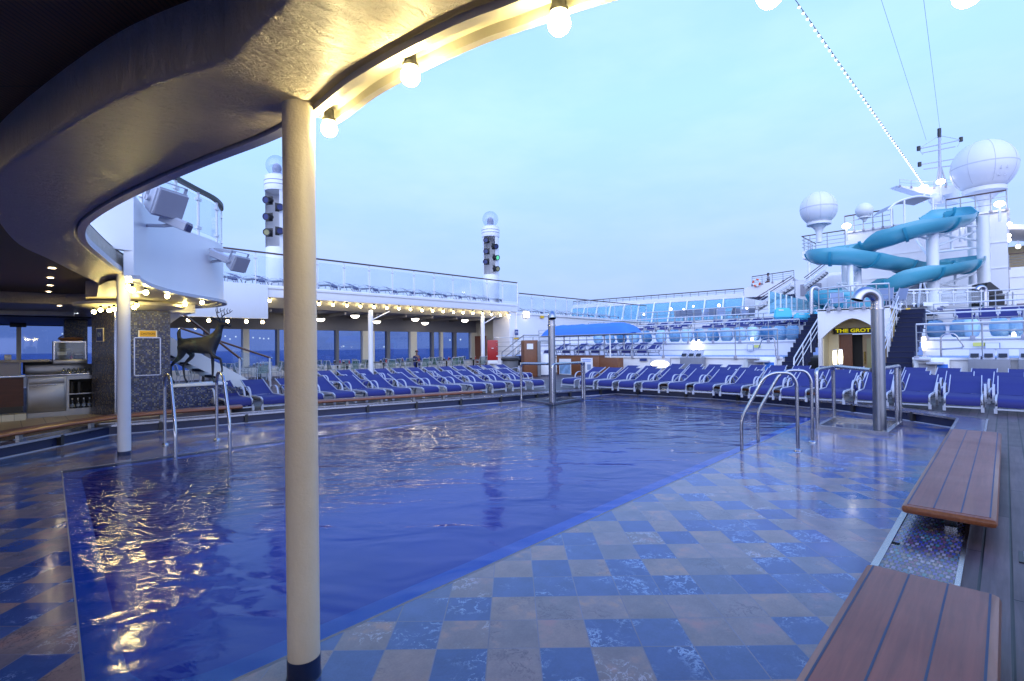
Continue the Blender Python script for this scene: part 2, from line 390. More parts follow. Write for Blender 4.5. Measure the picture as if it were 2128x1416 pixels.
def mk_glass(name, tint, refl=0.05, rough=0.03, solid=0.0, scol=(0.6, 0.8, 0.9)):
    t = NT(name)
    lw = t.n('ShaderNodeLayerWeight', ins={'Blend': 0.5})
    c = t.coord(); nz = t.noise(c, 0.9, 3)
    gl = t.n('ShaderNodeBsdfAnisotropic', ins={'Color': (0.9, 0.93, 1, 1), 'Roughness': rough})
    tr = t.n('ShaderNodeBsdfTransparent', ins={'Color': t.mix(nz, tuple(q*0.94 for q in tint), tuple(min(1, q*1.06) for q in tint))})
    f = t.math('MULTIPLY_ADD', t.math('POWER', lw.outputs['Facing'], 5.0), 0.8, refl)
    mx = t.n('ShaderNodeMixShader'); t.set(mx, 0, f); t.set(mx, 1, tr.outputs[0]); t.set(mx, 2, gl.outputs[0])
    sh = mx
    if solid:
        df = t.n('ShaderNodeBsdfDiffuse', ins={'Color': (*scol, 1)})
        m2 = t.n('ShaderNodeMixShader', ins={0: solid}); t.set(m2, 1, mx.outputs[0]); t.set(m2, 2, df.outputs[0]); sh = m2
    return t.done(sh)
MAT['window'] = mk_glass('tinted_window_glass', (0.44, 0.52, 0.68), 0.04)
MAT['glass'] = mk_glass('clear_rail_glass', (0.93, 0.97, 0.99), 0.04, solid=0.06, scol=(0.6, 0.75, 0.9))
MAT['aquaglass'] = mk_glass('aqua_wind_screen', (0.62, 0.86, 0.93), 0.05, solid=0.22, scol=(0.35, 0.65, 0.80))
MAT['acrylic'] = mk_glass('clear_acrylic_dome', (0.88, 0.91, 0.96), 0.06, solid=0.10, scol=(0.7, 0.78, 0.9))
MAT['bottle'] = mk_glass('bottle_glass', (0.45, 0.5, 0.55), 0.10, solid=0.15, scol=(0.3, 0.32, 0.36))

def mk_bronze():
    t = NT('patinated_bronze'); c = t.coord()
    n1 = t.noise(c, 22.0, 6, 0.7, 0.4); n2 = t.noise(t.mapping(c, rot=(0, R(25), 0), scale=(1, 1, 3.2)), 16.0, 5, 0.65, 0.8)
    col = t.mix(n1, (0.005, 0.008, 0.016), (0.016, 0.022, 0.040))
    pat = t.ramp(t.noise(c, 7.0, 5, 0.6), [(0.56, (0,0,0)), (0.70, (1,1,1))])
    col = t.mix(t.math('MULTIPLY', pat, 0.5), col, (0.05, 0.12, 0.12))
    return t.done(t.bsdf(Base_Color=col, Metallic=0.1, Roughness=0.5, Normal=t.bump(n2, 0.8, 0.012)))
MAT['bronze'] = mk_bronze()

MAT['channelgrey'] = simple('grey_blue_channel', (0.52, 0.54, 0.60), 0.4, var=0.1, streak=0.3)
MAT['woodpanel'] = mk_teak('dark_red_wood', (0.06, 0.016, 0.008), (0.10, 0.03, 0.014), 0.45, 'X')
MAT['marble'] = simple('speckled_marble', (0.32, 0.30, 0.28), 0.3, var=0.35, nscale=30)
MAT['wicker'] = simple('brown_wicker', (0.16, 0.07, 0.03), 0.7, var=0.3, nscale=40)
MAT['smokewarm'] = simple('cabinet_inside', (0.30, 0.27, 0.20), 0.5)
def mk_grid(name, c1, c2, s, rough=0.4):
    t = NT(name); c = t.coord(); x, y, z = t.xyz(c)
    rv, rc, gm, d = cells(t, t.math('ADD', x, 100.0), t.math('ADD', y, 100.0), s, s, 0, 0.02)
    col = t.mix(gm, t.mix(rv, c1, tuple(q*1.12 for q in c1)), c2)
    return t.done(t.bsdf(Base_Color=col, Roughness=rough))
MAT['steptile'] = mk_grid('cream_step_tile', (0.55, 0.52, 0.42), (0.2, 0.18, 0.15), 0.16)
MAT['beigetile'] = mk_grid('beige_floor_tile', (0.36, 0.29, 0.21), (0.12, 0.10, 0.08), 0.3)

MAT['carpetline'] = simple('pale_blue_deck_paint', (0.22, 0.34, 0.55), 0.5)
MAT['doorglass'] = simple('tan_door', (0.30, 0.20, 0.09), 0.35)
MAT['brass'] = simple('brass', (0.6, 0.42, 0.12), 0.25, 1.0)
MAT['binpanel'] = simple('grey_bin_laminate', (0.20, 0.21, 0.25), 0.5, var=0.12, streak=0.15)
MAT['photo'] = simple('blue_beach_picture', (0.20, 0.34, 0.62), 0.4, var=0.9, nscale=5)

# ------------------------------------------------------------------ mesh building
def wloc(o):
    p = Vector((0, 0, 0))
    while o is not None:
        p += o.location; o = o.parent
    return p
KIDS = {}
class MB:
    def __init__(s): s.bm = bmesh.new()
    def faces(s, vs, fs):
        vv = [s.bm.verts.new(Vector(v)) for v in vs]
        for f in fs:
            try: s.bm.faces.new([vv[i] for i in f])
            except ValueError: pass
        return vv
    def box(s, c, size, rot=None, bevel=0.0, seg=2):
        r = bmesh.ops.create_cube(s.bm, size=1.0)
        vs = r['verts']
        m = Matrix.Diagonal((*size, 1))
        if rot is not None:
            rm = rot if isinstance(rot, Matrix) else Matrix.Rotation(rot, 4, 'Z')
            m = rm.to_4x4() @ m
        m = Matrix.Translation(Vector(c)) @ m
        bmesh.ops.transform(s.bm, matrix=m, verts=vs)
        if bevel:
            es = list({e for v in vs for e in v.link_edges})
            bmesh.ops.bevel(s.bm, geom=es, offset=bevel, segments=seg, affect='EDGES', profile=0.5)
        return s
    def b2(s, x0, x1, y0, y1, z0, z1, bevel=0.0):
        return s.box(((x0+x1)/2, (y0+y1)/2, (z0+z1)/2), (abs(x1-x0), abs(y1-y0), abs(z1-z0)), None, bevel)
    def bar(s, a, b, wd, ht=None, up=(0, 0, 1), bevel=0.0):
        """rectangular bar from a to b"""
        a = Vector(a); b = Vector(b); d = b-a; L = d.length
        if L < 1e-6: return s
        d.normalize(); u = Vector(up)
        if abs(d.dot(u)) > 0.98: u = Vector((1, 0, 0))
        sd = d.cross(u).normalized(); u2 = sd.cross(d)
        m = Matrix((d, sd, u2)).transposed()
        return s.box((a+b)/2, (L, wd, ht or wd), m, bevel)
    def tube(s, pts, r, n=8, closed=False, caps=True, fillet=0.0, fs=5):
        pts = [Vector(p) for p in pts]
        if fillet:
            q = []
            N = len(pts)
            for i, p in enumerate(pts):
                if (i == 0 or i == N-1) and not closed: q.append(p); continue
                a = pts[(i-1) % N]; b = pts[(i+1) % N]
                da = (a-p); db = (b-p); f = min(fillet, da.length*0.49, db.length*0.49)
                pa = p+da.normalized()*f; pb = p+db.normalized()*f
                for k in range(fs+1):
                    t = k/fs
                    q.append(pa*(1-t)**2 + p*2*t*(1-t) + pb*t*t)
            pts = q
        N = len(pts); rr = r if isinstance(r, (list, tuple)) else [r]*N
        rings = []
        prev = None
        for i, p in enumerate(pts):
            if closed: d = pts[(i+1) % N]-pts[(i-1) % N]
            elif i == 0: d = pts[1]-p
            elif i == N-1: d = p-pts[i-1]
            else: d = (pts[i+1]-p).normalized() + (p-pts[i-1]).normalized()
            if d.length < 1e-9: d = Vector((0, 0, 1))
            d.normalize()
            if prev is None:
                u = Vector((0, 0, 1)) if abs(d.z) < 0.9 else Vector((1, 0, 0))
            else: u = prev
            sd = d.cross(u)
            if sd.length < 1e-6: sd = d.orthogonal()
            sd.normalize(); u = sd.cross(d).normalized(); prev = u
            rings.append([s.bm.verts.new(p + (sd*math.cos(2*PI*k/n) + u*math.sin(2*PI*k/n))*rr[i]) for k in range(n)])
        m = N if closed else N-1
        for i in range(m):
            A = rings[i]; B = rings[(i+1) % N]
            for k in range(n):
                s.bm.faces.new((A[k], A[(k+1) % n], B[(k+1) % n], B[k]))
        if caps and not closed:
            s.bm.faces.new(rings[0]); s.bm.faces.new(rings[-1][::-1])
        return s
    def lathe(s, prof, c=(0, 0, 0), n=24, axis=None, a0=0, a1=2*PI):
        """profile [(r, h)] round axis (default Z) at c"""
        c = Vector(c); ax = Vector(axis or (0, 0, 1)).normalized()
        e1 = ax.orthogonal().normalized(); e2 = ax.cross(e1)
        if axis is None: e1 = Vector((1, 0, 0)); e2 = Vector((0, 1, 0))
        full = abs(a1-a0-2*PI) < 1e-6
        steps = n if full else n+1
        rings = []
        for r, h in prof:
            if r < 1e-6: rings.append([s.bm.verts.new(c+ax*h)])
            else: rings.append([s.bm.verts.new(c+ax*h+(e1*math.cos(a0+(a1-a0)*k/n)+e2*math.sin(a0+(a1-a0)*k/n))*r) for k in range(steps)])
        for A, B in zip(rings, rings[1:]):
            m = n
            for k in range(m):
                k2 = (k+1) % n if full else k+1
                try:
                    if len(A) == 1 and len(B) == 1: continue
                    if len(A) == 1: s.bm.faces.new((A[0], B[k], B[k2]))
                    elif len(B) == 1: s.bm.faces.new((A[k], A[k2], B[0]))
                    else: s.bm.faces.new((A[k], A[k2], B[k2], B[k]))
                except ValueError: pass
        return s
    def sphere(s, c, r, n=16, m=10, squash=1.0):
        return s.lathe([(r*math.sin(PI*i/m), -r*squash*math.cos(PI*i/m)) for i in range(m+1)], c, n)
    def prism(s, poly, z0, z1, holes=None):
        n = len(poly)
        lo = [s.bm.verts.new((p[0], p[1], z0)) for p in poly]; hi = [s.bm.verts.new((p[0], p[1], z1)) for p in poly]
        for i in range(n):
            j = (i+1) % n; s.bm.faces.new((lo[i], lo[j], hi[j], hi[i]))
        for ring in (lo, hi):
            f = s.bm.faces.new(ring)
            if n > 4: bmesh.ops.triangulate(s.bm, faces=[f])
        return s
    def slab(s, pts, off):
        """polygon in any plane, extruded by vector off"""
        off = Vector(off); n = len(pts)
        a = [s.bm.verts.new(Vector(p)) for p in pts]; b = [s.bm.verts.new(Vector(p)+off) for p in pts]
        for i in range(n):
            j = (i+1) % n; s.bm.faces.new((a[i], a[j], b[j], b[i]))
        for ring in (a, b):
            f = s.bm.faces.new(ring)
            if n > 4: bmesh.ops.triangulate(s.bm, faces=[f])
        return s
    def ribbon(s, path, z0, z1, th=0.0, closed=False):
        """vertical wall along a plan path, thickness th to the left of travel"""
        P = [Vector((p[0], p[1], 0)) for p in path]; n = len(P)
        off = []
        for i in range(n):
            a = P[i-1] if (i or closed) else P[i]; b = P[(i+1) % n] if (i < n-1 or closed) else P[i]
            d = (b-a).normalized(); off.append(Vector((-d.y, d.x, 0))*th)
        def zz(z, i): return z[i] if isinstance(z, (list, tuple)) else z
        ring = []
        for i in range(n):
            q = P[i]; o = q+off[i]
            ring.append([s.bm.verts.new((q.x, q.y, zz(z0, i))), s.bm.verts.new((q.x, q.y, zz(z1, i))), s.bm.verts.new((o.x, o.y, zz(z1, i))), s.bm.verts.new((o.x, o.y, zz(z0, i)))])
        m = n if closed else n-1
        for i in range(m):
            A = ring[i]; B = ring[(i+1) % n]
            for k in range(4): s.bm.faces.new((A[k], A[(k+1) % 4], B[(k+1) % 4], B[k]))
        if not closed: s.bm.faces.new(ring[0]); s.bm.faces.new(ring[-1][::-1])
        return s
    def section(s, path, prof, closed=False, caps=True, up=Vector((0, 0, 1))):
        """sweep a 2-D profile [(side, height)] along a 3-D path, upright"""
        P = [Vector(p) for p in path]; n = len(P); rings = []
        for i in range(n):
            a = P[i-1] if (i or closed) else P[i]; b = P[(i+1) % n] if (i < n-1 or closed) else P[i]
            d = (b-a).normalized(); sd = d.cross(up).normalized(); u = sd.cross(d)
            rings.append([s.bm.verts.new(P[i]+sd*q[0]+u*q[1]) for q in prof])
        k = len(prof)
        for i in range(n if closed else n-1):
            A = rings[i]; B = rings[(i+1) % n]
            for j in range(k): s.bm.faces.new((A[j], A[(j+1) % k], B[(j+1) % k], B[j]))
        if caps and not closed:
            s.bm.faces.new(rings[0]); s.bm.faces.new(rings[-1][::-1])
        return s
    def build(s, name, mat, parent=None, smooth=35, world=True, dbl=0.0):
        bmesh.ops.recalc_face_normals(s.bm, faces=s.bm.faces)
        if dbl: bmesh.ops.remove_doubles(s.bm, verts=s.bm.verts, dist=dbl)
        if parent is not None and world:
            off = wloc(parent)
            bmesh.ops.translate(s.bm, vec=-off, verts=s.bm.verts)
        me = bpy.data.meshes.new(name); s.bm.to_mesh(me); s.bm.free()
        if smooth:
            me.polygons.foreach_set('use_smooth', [True]*len(me.polygons))
            me.set_sharp_from_angle(angle=R(smooth))
        me.materials.append(MAT[mat] if isinstance(mat, str) else mat)
        o = bpy.data.objects.new(name, me); COL.objects.link(o)
        if parent is not None: o.parent = parent; KIDS.setdefault(parent.name, []).append(o)
        return o
def tag(o, label=None, cat=None, group=None, kind=None):
    if label: o['label'] = label
    if cat: o['category'] = cat
    if group: o['group'] = group
    if kind: o['kind'] = kind
    return o
def thing(name, label, cat, loc=(0, 0, 0), rz=0.0, group=None):
    o = bpy.data.objects.new(name, None); COL.objects.link(o)
    o.empty_display_size = 0.1
    o.location = loc; o.rotation_euler = (0, 0, rz)
    return tag(o, label, cat, group)
def dup(root, loc, rz=0.0, label=None, group=None):
    def cp(o, parent):
        c = o.copy(); COL.objects.link(c)
        if parent is not None: c.parent = parent
        for ch in KIDS.get(o.name, ()): cp(ch, c)
        return c
    r = cp(root, None); r.location = loc; r.rotation_euler = (0, 0, rz)
    if label: r['label'] = label
    if group: r['group'] = group
    return r
ORD = ['first', 'second', 'third', 'fourth', 'fifth', 'sixth', 'seventh', 'eighth', 'ninth', 'tenth', 'eleventh', 'twelfth', 'thirteenth', 'fourteenth',
       'fifteenth', 'sixteenth', 'seventeenth', 'eighteenth', 'nineteenth', 'twentieth', 'twenty-first', 'twenty-second', 'twenty-third', 'twenty-fourth', 'twenty-fifth']
def nth(i, n, a='left', b='right'):
    """first..., but counted from the nearer end"""
    if n > 2 and i == n-1: return 'last on the ' + b if b in ('left', 'right') else 'last at ' + b
    if i < 25: return ORD[i] + ' from the ' + a
    return 'number ' + str(i+1) + ' from the ' + a
FONT = None
def text_mesh(body, size, name, mat, parent, origin, ux, uy, depth=0.006, bold=0.0, width=None):
    """lettering as a real extruded mesh lying in the plane spanned by ux, uy at origin (centre)"""
    cu = bpy.data.curves.new(name, 'FONT'); cu.body = body; cu.size = size; cu.extrude = depth/2; cu.offset = bold
    cu.align_x = 'CENTER'; cu.align_y = 'CENTER'; cu.resolution_u = 3
    ob = bpy.data.objects.new(name+'_tmp', cu); COL.objects.link(ob)
    dg = bpy.context.evaluated_depsgraph_get()
    me = bpy.data.meshes.new_from_object(ob.evaluated_get(dg))
    bpy.data.objects.remove(ob)
    ux = Vector(ux).normalized(); uy = Vector(uy).normalized(); uz = ux.cross(uy)
    k = 1.0
    if width:
        xs = [v.co.x for v in me.vertices]; k = width/max(1e-6, max(xs)-min(xs))
    off = wloc(parent) if parent is not None else Vector((0, 0, 0))
    for v in me.vertices:
        p = v.co.copy(); v.co = Vector(origin) + ux*p.x*k + uy*p.y + uz*p.z - off
    me.name = name; me.materials.clear(); me.materials.append(MAT[mat])
    o = bpy.data.objects.new(name, me); COL.objects.link(o)
    if parent is not None: o.parent = parent; KIDS.setdefault(parent.name, []).append(o)
    return o
def skin_mesh(verts, edges, radii, name, mat, parent, levels=2, root=0, world=True):
    """one continuous body grown over a skeleton"""
    me = bpy.data.meshes.new(name+'_s'); me.from_pydata([tuple(v) for v in verts], edges, []); me.update()
    ob = bpy.data.objects.new(name+'_s', me); COL.objects.link(ob)
    ob.modifiers.new('skin', 'SKIN')
    lay = me.skin_vertices[0].data
    for i, r in enumerate(radii):
        rr = r if isinstance(r, tuple) else (r, r)
        lay[i].radius = rr; lay[i].use_root = (i == root)
    ss = ob.modifiers.new('sub', 'SUBSURF'); ss.levels = levels; ss.render_levels = levels
    dg = bpy.context.evaluated_depsgraph_get()
    m2 = bpy.data.meshes.new_from_object(ob.evaluated_get(dg))
    bpy.data.objects.remove(ob)
    m2.name = name
    off = wloc(parent) if (parent is not None and world) else Vector((0, 0, 0))
    for v in m2.vertices: v.co -= off
    m2.polygons.foreach_set('use_smooth', [True]*len(m2.polygons))
    m2.materials.clear(); m2.materials.append(MAT[mat])
    o = bpy.data.objects.new(name, m2); COL.objects.link(o)
    if parent is not None: o.parent = parent; KIDS.setdefault(parent.name, []).append(o)
    return o

# ================================================================== setting: sea, deck, pool
ZF = -0.13
def struct(o): return tag(o, kind='structure')
m = MB(); m.b2(-30000, 30000, -30000, 30000, -24.2, -24.0); struct(m.build('sea', 'sea', smooth=0))

POOL = [(-1.9, 0.50), (10.2, 0.55), (11.2, 1.75), (11.64, 2.5), (12.22, 5.18), (11.9, 7.72), (8.92, 8.54), (3.76, 9.86), (1.2, 10.2), (-0.04, 9.02), (-1.9, 7.2)]
def offset(poly, d):
    n = len(poly); out = []
    for i in range(n):
        p0 = Vector(poly[i-1]); p = Vector(poly[i]); p1 = Vector(poly[(i+1) % n])
        a = (p-p0).normalized(); b = (p1-p).normalized()
        na = Vector((a.y, -a.x)); nb = Vector((b.y, -b.x)); k = (na+nb).normalized()
        out.append(tuple(p+k*(d/max(0.3, k.dot(na)))))
    return out
def ring_sheet(name, outer, inner, z, mat):
    """flat sheet with a hole (both rings counter-clockwise)"""
    bm = bmesh.new()
    es = []
    for ringp in (outer, inner):
        vs = [bm.verts.new((p[0], p[1], z)) for p in ringp]
        for i in range(len(vs)): es.append(bm.edges.new((vs[i], vs[(i+1) % len(vs)])))
    bmesh.ops.triangle_fill(bm, use_beauty=True, use_dissolve=False, edges=es)
    for f in bm.faces:
        if f.normal.z < 0: f.normal_flip()
    mb = MB(); mb.bm.free(); mb.bm = bm
    return mb.build(name, mat, smooth=0)
OUT = offset(POOL, 0.34)
struct(ring_sheet('wood_deck', [(-14, -14), (60, -14), (60, 23.98), (-14, 23.98)], offset(POOL, 0.335), 0.0, 'deck'))
# pool hole: octagon-cornered rectangle, with a blue ledge round the deep part
def rounded(x0, x1, y0, y1, r, n=6):
    P = []
    for cx_, cy_, a0 in ((x1-r, y0+r, -90), (x1-r, y1-r, 0), (x0+r, y1-r, 90), (x0+r, y0+r, 180)):
        for k in range(n+1):
            a = R(a0+90*k/n); P.append((cx_+r*math.cos(a), cy_+r*math.sin(a)))
    return P
PX0, PX1, PY0, PY1 = 0.26, 10.6, 2.34, 7.62
HOLE = [(0.21, 2.24), (10.35, 2.46), (10.6, 7.62), (0.46, 7.60)]
BX0, BX1, BY0, BY1 = 0.50, 10.42, 2.56, 7.46
def rpoly(P, r, n=6):
    out = []; N = len(P)
    for i in range(N):
        p = Vector(P[i]); a = Vector(P[i-1]); b = Vector(P[(i+1) % N])
        pa = p+(a-p).normalized()*r; pb = p+(b-p).normalized()*r
        for k in range(n+1):
            t = k/n; q = pa*(1-t)**2+p*2*t*(1-t)+pb*t*t; out.append((q.x, q.y))
    return out
IN4 = [(0.355, 2.42), (10.2, 2.62), (10.42, 7.46), (0.60, 7.45)]
INNER = rpoly(IN4, 0.34)
struct(ring_sheet('pool_floor', POOL, HOLE, ZF, 'tiles'))
lz = ZF-0.03
bm_l = ring_sheet('pool_ledge', HOLE, INNER, lz, 'ledge'); struct(bm_l)
m = MB(); m.ribbon(HOLE, lz-0.02, ZF+0.0005, -0.02, True); struct(m.build('pool_lip', 'grey', smooth=0))
m = MB(); zb = -1.15; n = len(INNER)
top = [m.bm.verts.new((p[0], p[1], lz)) for p in INNER]
q2 = rpoly([(0.50, 2.56), (10.08, 2.76), (10.3, 7.33), (0.74, 7.32)], 0.3)
mid = [m.bm.verts.new((p[0], p[1], zb+0.12)) for p in rpoly([(0.365, 2.43), (10.19, 2.63), (10.41, 7.45), (0.61, 7.44)], 0.335)]
bot = [m.bm.verts.new((p[0], p[1], zb)) for p in q2]
for A, B in ((top, mid), (mid, bot)):
    for i in range(n): m.bm.faces.new((A[i], A[(i+1) % n], B[(i+1) % n], B[i]))
f = m.bm.faces.new(bot); bmesh.ops.triangulate(m.bm, faces=[f])
struct(m.build('pool_basin', 'basin', smooth=50))
m = MB(); m.faces([(x, y, ZF-.006) for x, y in offset(HOLE, -0.001)], [(0, 1, 2, 3)])
struct(m.build('pool_water', 'water', smooth=0))

# coaming: mosaic kerb round the wet floor, navy panels under a bright metal lip
co_ = thing('pool_coaming', 'low kerb round the pool with navy side panels, mosaic top and bright metal edging', 'kerb')
m = MB(); n = len(POOL)
IN2 = offset(POOL, 0.02)
for i in range(n):
    j = (i+1) % n
    m.faces([(*IN2[i], 0.03), (*IN2[j], 0.03), (*OUT[j], 0.03), (*OUT[i], 0.03), (*OUT[i], -0.2), (*OUT[j], -0.2)], [(0, 1, 2, 3), (3, 2, 5, 4)])
m.build('mosaic_top', 'coamingtile', co_, smooth=0)
m = MB(); m.ribbon(offset(POOL, 0.06), ZF-0.02, 0.02, -0.02, True); m.build('side_panel', 'navy', co_, smooth=0)
m = MB(); lipp = [(0.0, 0.012), (0.03, 0.012), (0.03, 0.040), (0.0, 0.040)]
m.section([(*p, 0) for p in POOL], [(-0.005, 0.006), (0.030, 0.006), (0.030, 0.038), (-0.005, 0.038)], closed=True)
m.build('metal_lip', 'steel', co_, smooth=0)
m = MB(); m.section([(*p, 0) for p in OUT], [(-0.016, 0.0), (0.006, 0.0), (0.006, 0.037), (-0.016, 0.037)], closed=True)
m.build('outer_trim', 'steel', co_, smooth=0)
m = MB(); m.section([(*p, ZF) for p in offset(POOL, 0.03)], [(-0.02, 0.0), (0.02, 0.0), (0.02, 0.010), (-0.02, 0.010)], closed=True)
m.build('floor_trim', 'frame', co_, smooth=0)
for i in range(n):
    a = Vector(POOL[i]); b = Vector(POOL[(i+1) % n]); L = (b-a).length; k = max(1, int(L/0.95))
    for q in range(k):
        p = a+(b-a)*((q+0.5)/k); d = (b-a).normalized(); nn = Vector((d.y, -d.x))
        p = p+nn*0.03
        m = MB(); m.box((p.x, p.y, ZF+0.085), (0.05, 0.07, 0.15), math.atan2(d.y, d.x)); m.build('support_bracket', 'black', co_, smooth=0)

# ------------------------------------------------------------------ benches of varnished teak
def bench(x0, x1, y0, y1, ends_open, label, seams=3, zt=0.18, th=0.055, pl=None):
    """bench along X at world place; seams run along it"""
    t = thing('teak_bench', label, 'bench', ((x0+x1)/2, (y0+y1)/2, 0.03), 0, 'teak benches on the pool kerb')
    m = MB(); m.b2(x0, x1, y0, y1, zt-th, zt, 0.022); m.build('seat_edge', 'benchedge', t)
    m = MB(); m.b2(x0+0.025, x1-0.025, y0+0.03, y1-0.03, zt-0.01, zt+0.0025, 0.001); m.build('seat', 'benchwood', t, smooth=0)
    m = MB()
    for k in range(seams+1):
        y = y0+0.032+(y1-y0-0.064)*k/seams
        m.b2(x0+0.03, x1-0.03, y-0.0035, y+0.0035, zt-0.004, zt+0.0035)
    m.build('caulk_seam', 'caulk', t, smooth=0)
    L = x1-x0; k = max(2, int(round(L/1.2)))
    for q in range(k):
        x = x0+0.28+(L-0.56)*q/(k-1)
        m = MB(); m.b2(x-0.03, x+0.03, (y0+y1)/2-0.03, (y0+y1)/2+0.03, 0.03, zt-th, 0.004); m.b2(x-0.045, x+0.045, y0+0.07, y1-0.07, zt-th-0.018, zt-th-0.001)
        m.build('leg', 'steel', t)
    return t
bench(-0.4, 2.82, 0.03, 0.48, 0, 'reddish varnished teak bench in the near right corner with dark blue seams')
bench(3.97, 7.82, 0.05, 0.49, 0, 'long shiny teak bench on the right kerb, just beyond the near bench')
def bench_path(path, wd, label, zt=0.17, th=0.055, legs=6):
    P = [Vector((p[0], p[1], 0)) for p in path]
    t = thing('teak_bench', label, 'bench', (P[0].x, P[0].y, 0.03), 0, 'teak benches on the pool kerb')
    e = 0.018; h = wd/2
    prof = [(-h+e, zt-th), (h-e, zt-th), (h, zt-th+e), (h, zt-e), (h-e, zt), (-h+e, zt), (-h, zt-e), (-h, zt-th+e)]
    m = MB(); m.section(P, prof); m.build('seat_edge', 'benchedge', t, smooth=50)
    m = MB()
    for k in range(4):
        y = (-h+0.03)+(wd-0.06)*k/3
        m.section([p for p in P], [(y-0.003, zt-0.004), (y+0.003, zt-0.004), (y+0.003, zt+0.001), (y-0.003, zt+0.001)])
    m.build('caulk_seam', 'caulk', t, smooth=0)
    Ls = [0.0]
    for a, b in zip(P, P[1:]): Ls.append(Ls[-1]+(b-a).length)
    for q in range(legs):
        s_ = 0.2+(Ls[-1]-0.4)*q/(legs-1)
        i = max(k for k in range(len(P)-1) if Ls[k] <= s_+1e-6); f_ = (s_-Ls[i])/(Ls[i+1]-Ls[i]); p = P[i].lerp(P[i+1], f_)
        d = (P[i+1]-P[i]).normalized()
        m = MB(); m.box((p.x, p.y, (zt-th+0.03)/2), (0.055, 0.055, zt-th-0.031), math.atan2(d.y, d.x)); m.build('leg', 'steeldk', t)
    return t
bench_path([(-1.5, 7.95), (-0.1, 9.32), (0.55, 9.92), (1.28, 10.42), (2.0, 10.50), (3.15, 10.33)], 0.34, 'curving teak bench at far left in front of the stainless bar')
bench_path([(4.15, 10.10), (8.05, 9.07)], 0.34, 'straight teak bench under the left row of loungers')
bench_path([(12.48, 6.65), (12.5, 5.3), (11.95, 2.62)], 0.30, 'slim teak bench across the far end of the pool', legs=8)

# ------------------------------------------------------------------ two roof columns
def column(base, top, r, label, mat, zboot):
    t = thing('roof_column', label, 'column', base, 0, 'columns carrying the roof edge')
    b = Vector(base); p = Vector(top)
    k = b.lerp(p, zboot/(p.z-b.z))
    m = MB(); m.tube([b, b+(k-b)*0.03, k], [r*1.10, r*1.03, r*1.03], 32); m.build('base_boot', 'bootnavy', t)
    m = MB(); m.tube([k, p], r, 40); m.build('shaft', mat, t)
    return t
MAT['bootnavy'] = simple('chipped_navy_paint', (0.010, 0.022, 0.075), 0.35, var=0.3, nscale=14, bump=0.3, bscale=30)
MAT['columnfar'] = simple('pale_column_paint', (0.64, 0.64, 0.66), 0.38, var=0.05, nscale=3, bump=0.15, bscale=50)
b1 = at(632, 1405, ZF); t1 = at(620, 221, 2.2)
column(tuple(b1), (t1.x, t1.y, 2.21), 0.0625, 'thick cream painted column in the foreground with chipped navy base', 'column', 0.085)
b2 = at(258.5, 946, ZF); t2 = at(256.5, 571, 2.2)
column(tuple(b2), (t2.x, t2.y, 2.21), 0.071, 'pale painted column at the left pool corner with dark blue base', 'columnfar', 0.055)

# ------------------------------------------------------------------ ring roof: plaster beam round the pool opening, wood ceiling behind
OUTER = [(2.45, -1.0), (1.68, 0.0), (1.15, 0.60), (0.985, 1.02), (0.92, 1.28), (0.87, 1.67), (0.87, 2.0), (0.85, 2.38), (0.70, 3.05), (0.53, 3.93), (0.43, 4.71), (0.41, 5.25), (0.48, 5.90), (0.66, 6.63), (0.88, 7.45), (1.10, 8.12), (1.39, 8.7), (1.82, 9.4), (2.24, 9.83), (2.74, 10.3)]
INNERR = [(2.0, -1.6), (1.1, -0.6), (0.62, 0.7), (0.58, 1.05), (0.55, 1.42), (0.53, 1.70), (0.525, 1.86), (0.50, 1.93), (0.29, 2.49), (0.04, 3.53), (-0.05, 4.1), (-0.08, 4.75), (-0.04, 5.4), (0.09, 6.48), (0.33, 7.29), (0.62, 8.3), (0.89, 9.2), (1.2, 10.2), (1.6, 10.8), (2.2, 11.2)]
def smooth_path(P, n=4):
    P = [Vector((*p, 0)) if len(p) == 2 else Vector(p) for p in P]; out = []
    for i in range(len(P)-1):
        p0 = P[max(0, i-1)]; p1 = P[i]; p2 = P[i+1]; p3 = P[min(len(P)-1, i+2)]
        for k in range(n):
            t = k/n
            out.append(0.5*((2*p1)+(p2-p0)*t+(2*p0-5*p1+4*p2-p3)*t*t+(3*p1-p0-3*p2+p3)*t**3))
    out.append(P[-1]); return out
SO = smooth_path(OUTER, 5); SI = smooth_path(INNERR, 5)
ZR = 2.2
roof = thing('pool_canopy', 'curved roof over the near pool end with plaster beam and dark slatted ceiling', 'roof', (0.3, 5, ZR))
m = MB(); K = len(SO)
rowsv = []
for i in range(K):
    o, q = SO[i], SI[i]
    rr = []
    e = 0.035
    d = (q-o).normalized()
    pts = [(o, ZR+0.24), (o, ZR+e*1.3), (o, ZR+e*0.7), (o+d*e*0.3, ZR+e*0.2), (o+d*e, ZR), (o+d*e*1.7, ZR)]
    for f_ in (0.25, 0.5, 0.75): pts.append((o.lerp(q, f_), ZR))
    pts += [(q-d*0.045, ZR), (q-d*0.022, ZR), (q-d*0.006, ZR+0.006), (q, ZR+0.022), (q, ZR+0.045), (q, ZR+0.30)]
    rowsv.append([m.bm.verts.new((p.x, p.y, z)) for p, z in pts])
for A, B in zip(rowsv, rowsv[1:]):
    for k in range(len(A)-1): m.bm.faces.new((A[k], A[k+1], B[k+1], B[k]))
m.build('ring_beam', 'plaster', roof, smooth=60)
